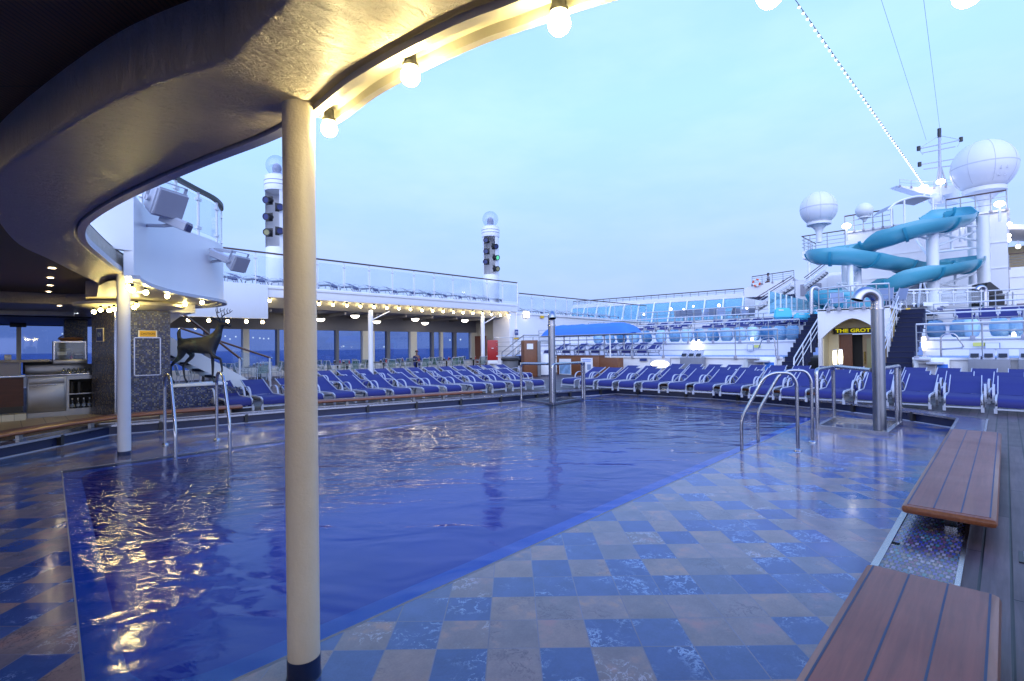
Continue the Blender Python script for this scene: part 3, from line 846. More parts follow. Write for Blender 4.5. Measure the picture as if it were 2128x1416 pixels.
# metal channel along the opening edge
CH = [p for p in SO if p.y < 2.16]
def shifted(path, d):
    out = []
    for i, p in enumerate(path):
        a = path[max(0, i-1)]; b = path[min(len(path)-1, i+1)]; t = (b-a).normalized()
        out.append(p+Vector((t.y, -t.x, 0))*d)
    return out
m = MB(); m.section(shifted(CH, 0.03), [(-0.012, ZR-0.020), (0.022, ZR-0.020), (0.022, ZR+0.008), (-0.012, ZR+0.008)]); m.build('inner_flange', 'cream', roof)
m = MB(); m.section(shifted(CH, 0.14), [(-0.012, ZR-0.012), (0.016, ZR-0.012), (0.016, ZR+0.055), (-0.012, ZR+0.055)]); m.build('outer_flange', 'cream', roof)
m = MB(); m.section(shifted(CH, 0.085), [(-0.12, ZR+0.022), (0.05, ZR+0.022), (0.05, ZR+0.04), (-0.12, ZR+0.04)]); m.build('channel_web', 'cream', roof)
CH2 = [p for p in SO if 2.2 < p.y < 8.3]
m = MB(); m.section([(p.x+0.02, p.y, 0) for p in CH2], [(-0.02, ZR-0.012), (0.03, ZR-0.012), (0.03, ZR+0.05), (-0.02, ZR+0.05)]); m.build('edge_channel', 'channelgrey', roof) if 'channelgrey' in MAT else m.build('edge_channel', 'frame', roof)
# ceiling sheet and roof top
m = MB()
cl = [(p.x, p.y) for p in SI]
poly = cl + [(2.2, 14.3), (-12, 14.3), (-12, -9), (2.0, -9)]
vs = [m.bm.verts.new((p[0], p[1], 2.44)) for p in poly]; f = m.bm.faces.new(vs)
bmesh.ops.triangulate(m.bm, faces=[f]); m.build('slatted_ceiling', 'ceiling', roof, smooth=0)
m = MB()
poly = [(p.x-0.02, p.y) for p in SO] + [(2.74, 24), (-12, 24), (-12, -9), (2.45, -9)]
vs = [m.bm.verts.new((p[0], p[1], 2.475)) for p in poly]; f = m.bm.faces.new(vs)
bmesh.ops.triangulate(m.bm, faces=[f]); m.build('roof_deck', 'whitefar', roof, smooth=0)

# ------------------------------------------------------------------ bulbs
def bulb_proto(name, r, mat, socket=True):
    t = thing(name, 'x', 'light bulb')
    m = MB(); m.sphere((0, 0, -r*0.15), r, 14, 10); m.build('globe', mat, t)
    if socket:
        m = MB(); m.lathe([(0, r*2.3), (r*0.62, r*2.3), (r*0.66, r*1.15), (r*0.85, r*1.1), (r*0.85, r*0.75), (0.0, r*0.75)], (0, 0, 0), 14); m.build('socket', 'black', t)
    return t
BPR = bulb_proto('light_bulb', 0.033, 'bulbroof')
def bulbs(proto, pts, labels, group):
    for k, (p, l) in enumerate(zip(pts, labels)):
        if proto.get('used'): o = dup(proto, p)
        else: o = proto; o.location = p; proto['used'] = 1
        o['label'] = l; o['group'] = group
bulbs(BPR, [at(1162, 46, 2.135), at(853, 156, 2.135), at(684, 266, 2.135), at(1600, -14, 2.135), at(2010, -16, 2.135), Vector((2.2, -0.45, 2.135))],
      ['largest glowing bulb under the roof edge, nearest the top of the picture', 'glowing bulb in the middle of the three big ones under the roof edge', 'glowing bulb hanging right beside the top of the foreground column', 'bulb at the very top edge of the picture, left of two', 'bulb at the very top edge of the picture, near the light string', 'last bulb of the roof edge row, just above the picture'], 'big bulbs under the roof edge')
del BPR['used']
BP = bulb_proto('light_bulb', 0.033, 'bulb')

# ================================================================== port side of the ship
def X_at(px, Y, py=720): return atY(px, py, Y).x
YW = 24.0
# ---- window wall along the hull
ww = thing('window_wall', 'long hull side wall of tall tinted windows looking out on the dusk sea', 'wall', (8, YW, 0))
m = MB(); m.b2(-12, 21.2, YW+0.02, YW+0.25, -0.1, 0.42); m.build('sill_wall', 'whitefar', ww)
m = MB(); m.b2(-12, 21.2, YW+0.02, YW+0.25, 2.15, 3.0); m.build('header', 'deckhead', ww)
panes = [(-260, -20), (-12, 34), (44, 132), (139, 194), (200, 260), (268, 330), (352, 425), (436, 504), (517, 575), (580, 645), (652, 698), (703.6, 753), (777, 804), (810, 852), (865, 897), (901, 915.6), (920, 943), (948, 978)]
xs = [(X_at(a, YW), X_at(b, YW)) for a, b in panes]
edges = [-12] + [v for p in xs for v in p] + [21.2]
for i in range(0, len(edges), 2):
    a, b = edges[i], edges[i+1]
    m = MB(); dp = 0.10 if (b-a) < 0.2 else 0.16
    m.b2(a, b, YW-dp*0.5, YW+0.2, 0.42, 2.15); m.build('mullion', 'cream' if i % 4 == 0 else 'grey', ww)
for a, b in xs:
    m = MB(); m.b2(a, b, YW+0.09, YW+0.102, 0.42, 2.15); m.build('window_pane', 'window', ww)
# ---- upper deck slab with fascia over the promenade
YF = 20.4
XE = atY(1076, 640, YF).x
XP = atY(556, 640, YF).x
ud = thing('upper_deck', 'white upper deck along the left side of the ship, over the promenade windows', 'deck', (8, YF, 3.0))
m = MB(); m.b2(XP, XE, YF, YF+0.12, 3.27, 3.74, 0.01); m.b2(XP, XE, YF-0.05, YF, 3.60, 3.72, 0.01); m.build('fascia', 'whitefar', ud)
m = MB(); m.b2(0.5, XP, YF-0.06, YF+0.12, 2.42, 3.74, 0.01); m.build('deep_fascia', 'whitefar', ud)
m = MB(); m.b2(-8, XE, YF+0.12, YW+0.3, 3.50, 3.74); m.build('deck_slab', 'whitefar', ud)
m = MB(); m.slab([(XP, YF+0.06, 3.27), (XE, YF+0.06, 3.27), (XE, YF+0.75, 2.92), (XP, YF+0.75, 2.92)], (0, 0.02, 0.06)); m.build('lamp_soffit', 'cream', ud)
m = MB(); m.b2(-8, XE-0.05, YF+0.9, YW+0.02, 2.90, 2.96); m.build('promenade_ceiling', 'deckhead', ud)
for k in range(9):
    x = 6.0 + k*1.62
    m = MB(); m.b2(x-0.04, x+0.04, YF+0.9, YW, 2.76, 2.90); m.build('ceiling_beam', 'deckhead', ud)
# posts
for k, (px, py) in enumerate([(771, 780), (1004, 769)]):
    p = at(px, py, 0); p = atY(px, py, YF+0.35); p = Vector((p.x, YF+0.35, 0))
    t = thing('promenade_post', ['slim white post under the upper deck, nearer the foreground column', 'slim white post under the upper deck beside the red cabinet'][k], 'post', tuple(p), 0, 'promenade posts')
    m = MB(); m.tube([p+Vector((0, 0, 0.0)), p+Vector((0, 0, 2.98))], 0.115, 16); m.build('shaft', 'white', t)
    m = MB(); m.tube([p+Vector((0, 0, 2.5)), p+Vector((1.0, 0, 2.97))], 0.03, 8); m.build('brace', 'white', t)
# ---- glass rail on the upper deck
def glass_rail(name, label, P, z0, h, npan, capmat='railtop', glass='glass', cap_r=0.035, mid=True):
    t = thing(name, label, 'railing', (P[0][0], P[0][1], z0), 0)
    P = [Vector((p[0], p[1], 0)) for p in P]
    Ls = [0.0]
    for a, b in zip(P, P[1:]): Ls.append(Ls[-1]+(b-a).length)
    def pos(s_):
        s_ = min(max(s_, 0), Ls[-1]-1e-6)
        i = max(k for k in range(len(P)-1) if Ls[k] <= s_); return P[i].lerp(P[i+1], (s_-Ls[i])/(Ls[i+1]-Ls[i])), (P[i+1]-P[i]).normalized()
    m = MB(); m.section([p+Vector((0, 0, z0+h)) for p in P], [(-cap_r, -cap_r*0.8), (cap_r, -cap_r*0.8), (cap_r, cap_r*0.8), (-cap_r, cap_r*0.8)]); m.build('handrail', capmat, t)
    for k in range(npan+1):
        p, d = pos(Ls[-1]*k/npan)
        m = MB(); m.tube([p+Vector((0, 0, z0)), p+Vector((0, 0, z0+h))], 0.022, 8); m.build('post', 'rail', t)
        for zz in (0.18, 0.80):
            m = MB(); m.box((p.x, p.y, z0+h*zz), (0.12, 0.05, 0.05), math.atan2(d.y, d.x)); m.build('glass_clamp', 'rail', t)
    for k in range(npan):
        a = Ls[-1]*(k+0.06)/npan; b = Ls[-1]*(k+0.94)/npan
        q = [pos(a+(b-a)*j/3)[0] for j in range(4)]
        m = MB(); m.ribbon([(v.x, v.y) for v in q], z0+h*0.10, z0+h*0.88, 0.012); m.build('glass_panel', glass, t, smooth=0)
    return t
HR = atY(655, 538, YF).z - 3.74
x0 = atY(716, 600, YF).x; x1 = XE; stp = (x1-x0)/9.0
glass_rail('glass_railing', 'long glass railing with dark wooden handrail on the upper deck above the promenade', [(x0-6*stp, YF), (x1-0.03, YF)], 3.74, HR, 15)
m = MB()
m.tube([(XE-0.03, YF, 3.74), (XE-0.03, YF, 3.74+HR)], 0.05, 10)
tag(m.build('rail_end_post', 'white'), 'thick white end post of the upper deck glass railing', 'post')
# ---- loungers, towers on the upper deck are built further on
# ---- bulkhead closing the promenade, side wall running forward
bk = thing('end_bulkhead', 'white bulkhead closing the far end of the promenade', 'wall', (XE, 22, 0))
m = MB(); m.b2(XE-0.1, XE+0.02, YF+1.5, YW+0.2, 0, 2.9); m.build('wall', 'cream', bk)
m = MB(); m.b2(XE-0.6, XE-0.12, YF+0.1, YF+1.5, 0, 3.5); m.build('door_block', 'whitefar', bk)
m = MB(); m.b2(XE-1.1, XE-1.06, YF+1.6, YF+2.6, 0.02, 1.9); m.build('door', 'wood', bk)
XB = XE
fw = thing('side_wall', 'long white side wall below the second stretch of upper railing', 'wall', (XE+5, YF, 0))
zA = atY(1090, 650, YF).z; zB = atY(1330, 668, YF).z
m = MB(); m.slab([(XB-0.1, YF, 0), (38, YF, 0), (38, YF, zB), (XB-0.1, YF, zA)], (0, 0.3, 0)); m.build('wall', 'whitefar', fw, smooth=0)
m = MB(); m.slab([(XB-0.1, YF-0.08, zA-0.12), (38, YF-0.08, zB-0.12), (38, YF-0.08, zB), (XB-0.1, YF-0.08, zA)], (0, 0.08, 0)); m.build('ledge', 'white', fw, smooth=0)
zR = atY(1090, 611, YF).z
glass_rail('open_railing', 'lower stretch of railing with brown handrail running towards the bow on the left', [(XB+0.1, YF), (36, YF)], zA-0.05, zR-zA+0.05, 13, glass='glass')
# wall lamp at the corner, sign plates
t = thing('wall_lamp', 'bright square wall lamp at the end of the promenade fascia', 'wall lamp', tuple(atY(1094, 654, YF-0.1)))
p = t.location; m = MB(); m.box((p.x, p.y+0.0, p.z), (0.42, 0.10, 0.36), None, 0.03); m.build('diffuser', 'walllamp', t)
m = MB(); m.box((p.x, p.y+0.07, p.z), (0.5, 0.05, 0.44), None, 0.01); m.build('housing', 'cream', t)
def plate(name, label, cat, c, ux, wd, ht, mat, text=None, tmat='plate', ts=0.7, border=None, tw=None, n=None):
    """flat sign: board (with a rim) and lettering"""
    ux = Vector(ux).normalized(); up = Vector((0, 0, 1)); nn = ux.cross(up)
    t = thing(name, label, cat, tuple(c)); c = Vector(c)
    rm = Matrix((ux, -nn, up)).transposed()
    m = MB(); m.box(c, (wd, 0.012, ht), rm, 0.002); m.build('board', border or mat, t, smooth=0)
    if border:
        m = MB(); m.box(c+nn*0.004, (wd*0.86, 0.012, ht*0.88), rm); m.build('face', mat, t, smooth=0)
    if text: text_mesh(text, ht*ts, 'lettering', tmat, t, c+nn*0.014, ux, up, 0.004, width=tw)
    return t
plate('deck_number_sign', 'small blue 09 sign on the white wall by the far staircase', 'sign', atY(1073, 691, YF-0.03), (1, 0, 0), 0.34, 0.36, 'ink', '09', ts=0.55, border='plate')
plate('yellow_notice', 'small yellow notice below the far 09 sign', 'sign', atY(1073, 703, YF-0.03), (1, 0, 0), 0.42, 0.13, 'yellow')
plate('yellow_notice', 'small yellow notice high on the long white side wall', 'sign', atY(1127, 659, YF-0.10), (1, 0, 0), 0.34, 0.16, 'yellow')
# red fire cabinet, ladder frame, bin
c = atd(1024, 728, 26.2)
t = thing('fire_cabinet', 'red fire hose cabinet on the wall at the far end of the promenade', 'cabinet', (c.x, c.y, 0.4))
m = MB(); m.box((c.x, c.y, c.z), (0.55, 0.4, 1.05), R(-45), 0.02); m.build('body', 'red', t)
m = MB(); m.box((c.x, c.y, c.z-0.62), (0.5, 0.36, 0.2), R(-45), 0.02); m.build('base_box', 'white', t)
m = MB(); m.box(Vector((c.x, c.y, c.z))+Vector((-0.16, -0.16, 0.1)), (0.10, 0.10, 0.03), R(-45)); m.build('handle', 'plate', t)
p = at(1061, 777, 0)
t = thing('litter_bin', 'dark grey open litter bin at the foot of the far staircase', 'bin', tuple(p))
m = MB(); m.lathe([(0.0, 0.02), (0.30, 0.0), (0.36, 0.62), (0.40, 0.66), (0.40, 0.78), (0.37, 0.78), (0.34, 0.2), (0, 0.2)], p, 16); m.build('drum', 'grey', t)
m = MB(); m.lathe([(0.405, 0.60), (0.43, 0.62), (0.43, 0.70), (0.405, 0.72)], p, 16); m.build('rim', 'black', t)

# bulbs below the fascia
BS2 = bulb_proto('fascia_bulb', 0.060, 'bulbsmall', True)
fb = [(663, 632), (692, 633.5), (721, 635), (749, 637), (777.5, 638.5), (804, 640), (829, 641.5), (853, 643), (877, 645), (899, 646), (921, 647.5), (942.5, 649), (962.5, 650), (983, 651), (1003, 652), (1021.5, 653.5), (1040, 655), (1056.5, 655.5)]
bulbs(BS2, [atY(x, y, YF+0.10) for x, y in fb], ['glowing bulb under the long white fascia, ' + nth(i, 18, 'left', 'right') for i in range(18)], 'bulbs under the upper deck fascia')
fb2 = [(560.5, 625), (391.5, 664.5), (434, 666), (473, 667.5), (512, 668), (545.5, 669)]
bulbs(BS2, [atY(fb2[0][0], fb2[0][1], YF+0.10)] + [atY(x, y, YF+0.06) for x, y in fb2[1:]],
      ['single glowing bulb just right of the deep white fascia panel'] + ['glowing bulb under the deep white fascia behind the deer, ' + nth(i, 5, 'left', 'right') for i in range(5)], 'bulbs under the upper deck fascia')
# dome lamps on the promenade ceiling
DP = thing('dome_lamp', 'x', 'ceiling lamp')
m = MB(); m.lathe([(0.0, -0.13), (0.12, -0.11), (0.19, -0.04), (0.20, 0.0), (0, 0.0)], (0, 0, 0), 16); m.build('glass_dome', 'bulbcool', DP)
m = MB(); m.lathe([(0.21, 0.0), (0.21, 0.04), (0.10, 0.10), (0.0, 0.10)], (0, 0, 0), 16); m.build('canopy', 'cream', DP)
dl = [(666, 663, 23.2), (783, 668, 23.2), (883, 671, 23.2), (738, 656, 21.9), (863, 663, 21.9), (966, 665.6, 21.9), (608, 655, 23.2), (610, 648, 21.9)]
bulbs(DP, [atY(x, y, Y) for x, y, Y in dl], ['dome lamp on the promenade ceiling, ' + ('back' if Y > 22.5 else 'front') + ' line, ' + s_ for (x, y, Y), s_ in zip(dl, ['left', 'middle', 'right', 'left', 'middle', 'right', 'behind the foreground column', 'behind the foreground column'])], 'promenade ceiling lamps')

# ------------------------------------------------------------------ curved bastion of the deck above the bar
BC = smooth_path([(1.12, 7.66), (1.22, 8.05), (1.45, 8.62), (1.86, 9.32), (2.28, 9.80), (2.76, 10.32), (3.02, 10.95), (2.98, 11.7), (2.7, 12.4)], 5)
bas = thing('deck_bastion', 'curved white balcony wall of the deck above the bar, lit along its lower edge', 'wall', (1.5, 9, 2.1))
m = MB(); m.ribbon([(p.x, p.y) for p in BC], 2.13, 3.2, 0.10); m.build('curved_wall', 'white', bas, smooth=50)
m = MB(); m.ribbon([(-3, 7.1), (-1.5, 7.45), (1.12, 7.66)], 2.45, 3.22, 0.1); m.build('side_wall', 'white', bas, smooth=0)
m = MB(); m.section([p+Vector((0, 0, 2.13)) for p in BC], [(-0.02, -0.03), (0.06, -0.03), (0.06, 0.02), (-0.02, 0.02)]); m.build('edge_channel', 'frame', bas)
# soffit under the bastion
m = MB()
poly = [(p.x, p.y) for p in BC[5:]] + [(2.4, 13.2), (1.25, 13.2), (1.12, 10.9), (0.98, 9.4), (1.0, 8.6)]
vs = [m.bm.verts.new((p[0]-0.02, p[1]+0.02, 2.16)) for p in poly]; f = m.bm.faces.new(vs); bmesh.ops.triangulate(m.bm, faces=[f]); m.build('soffit', 'cream', bas, smooth=0)
# glass balustrade on top
GC = BC[8:31]
glass_rail('curved_glass_railing', 'curved glass balustrade with dark steel handrail on the balcony wall', [(p.x-0.02, p.y+0.05) for p in GC], 3.2, 0.80, 5, capmat='black', cap_r=0.04)
bl = [(266, 590), (267, 607, 1), (273, 603), (302, 607), (347, 615.5), (390, 622), (420, 629), (437, 632)]
pts = [(268, 583), (269, 596), (274, 602), (303, 607.5), (347.5, 615.5), (391.5, 622), (420, 628.5), (437, 632.5)]
gp = []
for x, y in pts:
    best = min(BC, key=lambda q: abs((q.x-0)*Vr.x+(q.y)*Vr.y - (x-CX)/F*(q.x*Vf.x+q.y*Vf.y)))
    d = (best.x*Vf.x+best.y*Vf.y)
    gp.append(atd(x, y, d+0.07))
bulbs(BP, gp, ['glowing bulb under the curved balcony edge, ' + nth(i, 8, 'roof column', 'the corner') for i in range(8)], 'bulbs under the balcony edge')

# speakers on brackets
def speaker(c, sz, face, tilt, label, group='speakers on the balcony wall'):
    t = thing('loudspeaker', label, 'speaker', tuple(c), 0, group)
    rm = Matrix.Rotation(face, 4, 'Z') @ Matrix.Rotation(tilt, 4, 'Y')
    def T(v): return Vector(c) + rm.to_3x3() @ (Vector(v)*sz)
    # body: tapered box, front +x
    a = [(0.30, -0.5, -0.42), (0.30, 0.5, -0.42), (0.30, 0.5, 0.42), (0.30, -0.5, 0.42)]
    b = [(-0.28, -0.36, -0.30), (-0.28, 0.36, -0.30), (-0.28, 0.36, 0.30), (-0.28, -0.36, 0.30)]
    m = MB(); vv = m.faces([T(q) for q in a+b], [(0, 1, 2, 3), (7, 6, 5, 4), (0, 4, 5, 1), (1, 5, 6, 2), (2, 6, 7, 3), (3, 7, 4, 0)])
    bmesh.ops.bevel(m.bm, geom=list(m.bm.edges), offset=sz*0.06, segments=3, affect='EDGES'); m.build('cabinet', 'frame', t)
    m = MB(); a2 = [(0.305, -0.42, -0.35), (0.305, 0.42, -0.35), (0.305, 0.42, 0.35), (0.305, -0.42, 0.35)]
    m.slab([T(q) for q in a2], rm.to_3x3() @ Vector((0.008, 0, 0))); m.build('grille', 'smoke', t, smooth=0)
    m = MB()
    for s_ in (-1, 1):
        m.bar(T((0.0, s_*0.52, -0.05)), T((0.0, s_*0.52, 0.55)), 0.10*sz, 0.02*sz, up=T((1, 0, 0))-T((0, 0, 0)))
        m.tube([T((0, s_*0.44, 0)), T((0, s_*0.55, 0))], 0.09*sz, 12)
    m.bar(T((0.0, -0.53, 0.55)), T((0.0, 0.53, 0.55)), 0.10*sz, 0.03*sz, up=T((0, 0, 1))-T((0, 0, 0)))
    m.build('yoke', 'frame', t)
    return t, T
c1 = atd(341, 420, 6.75)
sp, T1 = speaker(c1, 0.47, R(-62), R(24), 'large pale loudspeaker on a bracket high on the balcony wall')
m = MB(); w1 = Vector((1.42, 8.75, c1.z+0.36)); m.bar(w1, c1+Vector((0.0, 0.0, 0.30)), 0.07, 0.06); m.build('wall_bracket', 'frame', sp)
m = MB(); m.tube([T1((-0.3, 0, 0)), T1((-0.5, 0.15, 0)), Vector((1.30, 8.5, c1.z+0.15))], 0.012, 6); m.build('cable', 'black', sp)
def horn(c, d, L, label):
    t = thing('floodlight', label, 'floodlight', tuple(c), 0, 'floodlights on the balcony wall')
    c = Vector(c); d = Vector(d).normalized()
    m = MB(); m.section([c-d*L*0.5, c+d*L*0.5], [(-0.09, -0.05), (0.09, -0.05), (0.10, 0.05), (0.07, 0.08), (-0.07, 0.08), (-0.10, 0.05)], up=Vector((0, 0, 1))); m.build('hood', 'frame', t)
    m = MB(); m.section([c+d*L*0.5, c+d*(L*0.5+0.015)], [(-0.075, -0.04), (0.075, -0.04), (0.075, 0.05), (-0.075, 0.05)]); m.build('lens', 'lens', t)
    return t
c = atd(365, 465, 6.9); h = horn(c, (0.75, -0.55, -0.38), 0.34, 'pale camera-like floodlight below the large loudspeaker')
m = MB(); m.tube([c+Vector((-0.02, 0, -0.02)), c+Vector((-0.12, 0.06, -0.04)), atd(287, 468, 7.05)], 0.024, 8); m.build('arm', 'frame', h)
c2 = atd(492, 546, 9.0)
sp, T1 = speaker(c2, 0.36, R(-60), R(26), 'smaller pale loudspeaker on a bracket at the corner of the balcony wall')
m = MB(); m.bar(atd(446, 519, 9.1), atd(488, 524, 9.0), 0.06, 0.05); m.build('wall_bracket', 'frame', sp)
c = atd(459, 536, 8.9); h = horn(c, (0.85, -0.40, -0.42), 0.36, 'pale camera-like floodlight beside the smaller loudspeaker')
m = MB(); m.tube([c+Vector((0, 0, -0.05)), atd(440, 544, 9.0), atd(418, 545, 9.0)], 0.024, 8); m.build('arm', 'frame', h)
m = MB(); m.tube([atd(418, 528, 9.0), atd(428, 518, 8.95), atd(438, 517, 8.9), c+Vector((-0.05, 0, 0.06))], 0.01, 6); m.build('cable', 'frame', h)

# ------------------------------------------------------------------ bar under the roof
# dropped soffit with downlights and led strip
ds = thing('bar_soffit', 'beige dropped ceiling step over the bar with small lights', 'ceiling', (-2, 15, 2.2))
m = MB()
SP = [(-12, 13.2), (-1.0, 14.35), (0.9, 14.1), (2.2, 13.0)]
m.ribbon(SP, 2.22, 2.46, 0.06); m.build('step_face', 'beigewall', ds, smooth=0) if 'beigewall' in MAT else m.build('step_face', 'plaster', ds, smooth=0)
m = MB(); poly = SP + [(2.2, 18.8), (-12, 18.8)]
vs = [m.bm.verts.new((p[0], p[1], 2.22)) for p in poly]; f = m.bm.faces.new(vs); bmesh.ops.triangulate(m.bm, faces=[f]); m.build('soffit', 'plaster', ds, smooth=0)
m = MB(); m.ribbon([(-12, 16.4), (-1.2, 16.9), (1.2, 16.5)], 2.12, 2.215, 0.3); m.build('cove', 'cream', ds, smooth=0)
m = MB(); m.b2(-12, 2.2, 18.8, 24, 2.18, 2.24); m.build('rear_soffit', 'dark', ds, smooth=0)
DL = thing('downlight', 'x', 'downlight')
m = MB(); m.lathe([(0, -0.004), (0.046, -0.004), (0.046, 0.0), (0, 0.0)], (0, 0, 0), 16); m.build('lens', 'downlight', DL)
m = MB(); m.lathe([(0.046, -0.008), (0.068, -0.006), (0.068, 0.0), (0.046, 0.0)], (0, 0, 0), 16); m.build('trim_ring', 'steeldk', DL)
dd = [(108, 557, 2.437), (105, 577, 2.437), (104, 593, 2.437), (101, 606, 2.437), (124, 635.5, 2.217), (22, 650.5, 2.217), (157, 660, 2.217), (291, 607, 2.157)]
bulbs(DL, [at(x, y, z) for x, y, z in dd], ['recessed ceiling downlight, nearest of the row of four', 'recessed ceiling downlight, second of the row of four', 'recessed ceiling downlight, third of the row of four', 'recessed ceiling downlight, farthest of the row of four',
      'downlight in the beige step over the bar', 'downlight at the far left over the bar', 'downlight near the dark mosaic wall over the bar', 'small downlight under the balcony beside the roof column'], 'downlights over the bar')
DN = thing('downlight', 'x', 'downlight')
m = MB(); m.lathe([(0, -0.004), (0.046, -0.004), (0.046, 0.0), (0, 0.0)], (0, 0, 0), 16); m.build('lens', 'downlightnear', DN)
m = MB(); m.lathe([(0.046, -0.008), (0.068, -0.006), (0.068, 0.0), (0.046, 0.0)], (0, 0, 0), 16); m.build('trim_ring', 'steeldk', DN)
bulbs(DN, [Vector(q) for q in ((-0.35, 0.75, 2.437), (-0.75, 2.3, 2.437), (-0.95, 3.9, 2.437), (-0.9, 5.5, 2.437), (-0.55, 7.0, 2.437))], ['downlight in the dark slatted ceiling above the near pool end, ' + nth(i, 5, 'camera', 'the bar') for i in range(5)], 'downlights over the near pool end')
t = thing('led_strip', 'wavy strip of tiny white leds along the soffit over the bar', 'light strip', tuple(atd(60, 640, 13)))
m = MB()
for k in range(34):
    x = 4+k*5.6; y = 633+10*(1-math.cos(min(1, x/150)*PI/2*1.0))+ (8*math.sin(x/190*PI/2)) - (5 if x > 165 else 0)
    if 100 < x*1.3 < 112 or 36 < x < 62 or 80 < x < 97: continue
    m.sphere(atd(x, y, 13.0), 0.018, 6, 4)
m.build('leds', 'led', t); t['kind'] = 'thing'
m = MB(); m.tube([atd(x, 631+10*(1-math.cos(min(1, x/150)*PI/2))+(8*math.sin(x/190*PI/2)) - (5 if x > 165 else 0)+2, 13.05) for x in range(0, 195, 12)], 0.02, 6); m.build('strip', 'black', t)

# mosaic clad block
mb_ = thing('mosaic_block', 'tall wall block clad in dark blue mosaic beside the bar', 'wall', (1.7, 12, 0))
A0 = (1.18, 12.55); A1 = (1.46, 11.8); A2 = (2.31, 11.8)
m = MB(); m.slab([(*A1, -0.02), (*A2, -0.02), (*A2, 2.0), (*A1, 2.0)], (0, 0.9, 0)); m.build('front_face', 'mosaic', mb_, smooth=0)
m = MB(); m.slab([(A0[0], A0[1], -0.02), (A1[0]-0.004, A1[1], -0.02), (A1[0]-0.004, A1[1], 2.05), (A0[0], A0[1], 2.05)], (0.25, 0.3, 0)); m.build('angled_face', 'mosaicwarm', mb_, smooth=0)
m = MB(); m.tube([(A1[0]-0.01, A1[1]-0.012, 0), (A1[0]-0.01, A1[1]-0.012, 2.05)], 0.022, 8); m.build('corner_trim', 'steel', mb_)
pa = [atY(279, 702, 11.8-0.008), atY(333, 703, 11.8-0.008), atY(332, 779, 11.8-0.008), atY(280, 781, 11.8-0.008)]
xa, xb, za, zb_ = pa[0].x, pa[1].x, pa[2].z, pa[0].z
m = MB()
for a, b in (((xa, za), (xb, za)), ((xb, za), (xb, zb_)), ((xb, zb_), (xa, zb_)), ((xa, zb_), (xa, za))):
    m.bar((a[0], 11.79, a[1]), (b[0], 11.79, b[1]), 0.022, 0.02, up=(0, 1, 0))
m.build('access_panel_frame', 'steel', mb_)
plate('caution_sign', 'small yellow CAUTION sign on the blue mosaic wall', 'sign', atY(307, 694, 11.78), (1, 0, 0), 0.30, 0.13, 'yellow', 'CAUTION', 'black', 0.42, 'plate', tw=0.22)
dv = Vector((A1[0]-A0[0], A1[1]-A0[1], 0)).normalized()
pc = Vector((A0[0], A0[1], 0)).lerp(Vector((A1[0], A1[1], 0)), 0.38)
plate('deck_number_sign', 'small framed 09 deck sign on the dark mosaic face beside the bar', 'sign', Vector((pc.x, pc.y, 1.2+(731.5-694.5)*9.3/1040)) + Vector((dv.y, -dv.x, 0))*0.012, dv, 0.24, 0.26, 'ink', '09', 'greyseat', 0.5, 'cream')
# drum shaped soffit round the top of the block, bulbs on its rim
dr = thing('lamp_drum', 'rounded cream ceiling drum ringed with bulbs above the mosaic wall', 'ceiling', (1.7, 12.0, 2.0))
dc = Vector((1.75, 12.15, 0))
m = MB(); m.lathe([(0.0, 2.0), (0.62, 2.0), (0.66, 2.02), (0.86, 2.06), (0.88, 2.07), (0.88, 2.12), (0.66, 2.13), (0.66, 2.16), (0, 2.16)], dc, 40); m.build('drum', 'cream', dr, smooth=40)
m = MB(); m.slab([(1.15, 13.0, 2.16), (0.98, 11.3, 2.16), (1.35, 10.9, 2.16), (1.9, 11.3, 2.16), (1.9, 12.9, 2.16)], (0, 0, 0.29)); m.build('beam', 'plaster', dr, smooth=0)
m = MB(); m.slab([(1.9, 11.5, 2.16), (2.75, 11.2, 2.16), (2.9, 12.2, 2.16), (2.33, 11.78, 1.86), (1.9, 11.75, 1.86)], (0, 0.06, 0)) if False else m.b2(1.52, 2.75, 11.83, 12.6, 1.98, 2.155); m.build('beam', 'white', dr)
db = [(195, 648), (209, 644), (227, 645), (237, 642), (266, 640), (279, 639), (284, 634)]
bulbs(BP, [atd(x, y, 8.95) for x, y in db], ['glowing bulb on the cream drum above the mosaic wall, ' + nth(i, 7, 'bar side', 'the balcony side') for i in range(7)], 'bulbs on the drum above the mosaic wall')
bulbs(BP, [atd(384.5, 633, 9.9)], ['glowing bulb below the slanting stair soffit, under the balcony'], 'bulbs under the balcony edge')

# counter
bar = thing('bar_counter', 'stainless steel bar counter with cupboard and open shelf unit', 'bar', (0.5, 12.7, 0))
YB = 12.7
def bx(px): return atY(px, 800, YB).x
xl, xr = bx(57), bx(212)
zt = 0.80
m = MB(); m.b2(xl, bx(138), YB, YB+0.6, 0.10, zt-0.03, 0.01); m.build('cupboard_body', 'steeldk', bar)
m = MB(); m.b2(xl+0.02, bx(134), YB-0.02, YB-0.001, 0.17, 0.60, 0.006); m.build('door', 'steeldk', bar)
m = MB(); m.b2(xl+0.02, bx(134), YB-0.02, YB-0.001, 0.625, 0.75, 0.006); m.build('drawer', 'steeldk', bar)
m = MB(); m.b2(xl+0.12, bx(134)-0.1, YB-0.045, YB-0.022, 0.60, 0.615, 0.003); m.build('handle', 'steel', bar)
m = MB(); m.b2(xl, xr, YB+0.03, YB+0.6, 0.0, 0.10); m.build('plinth', 'steeldk', bar)
s0, s1 = bx(138), bx(199)
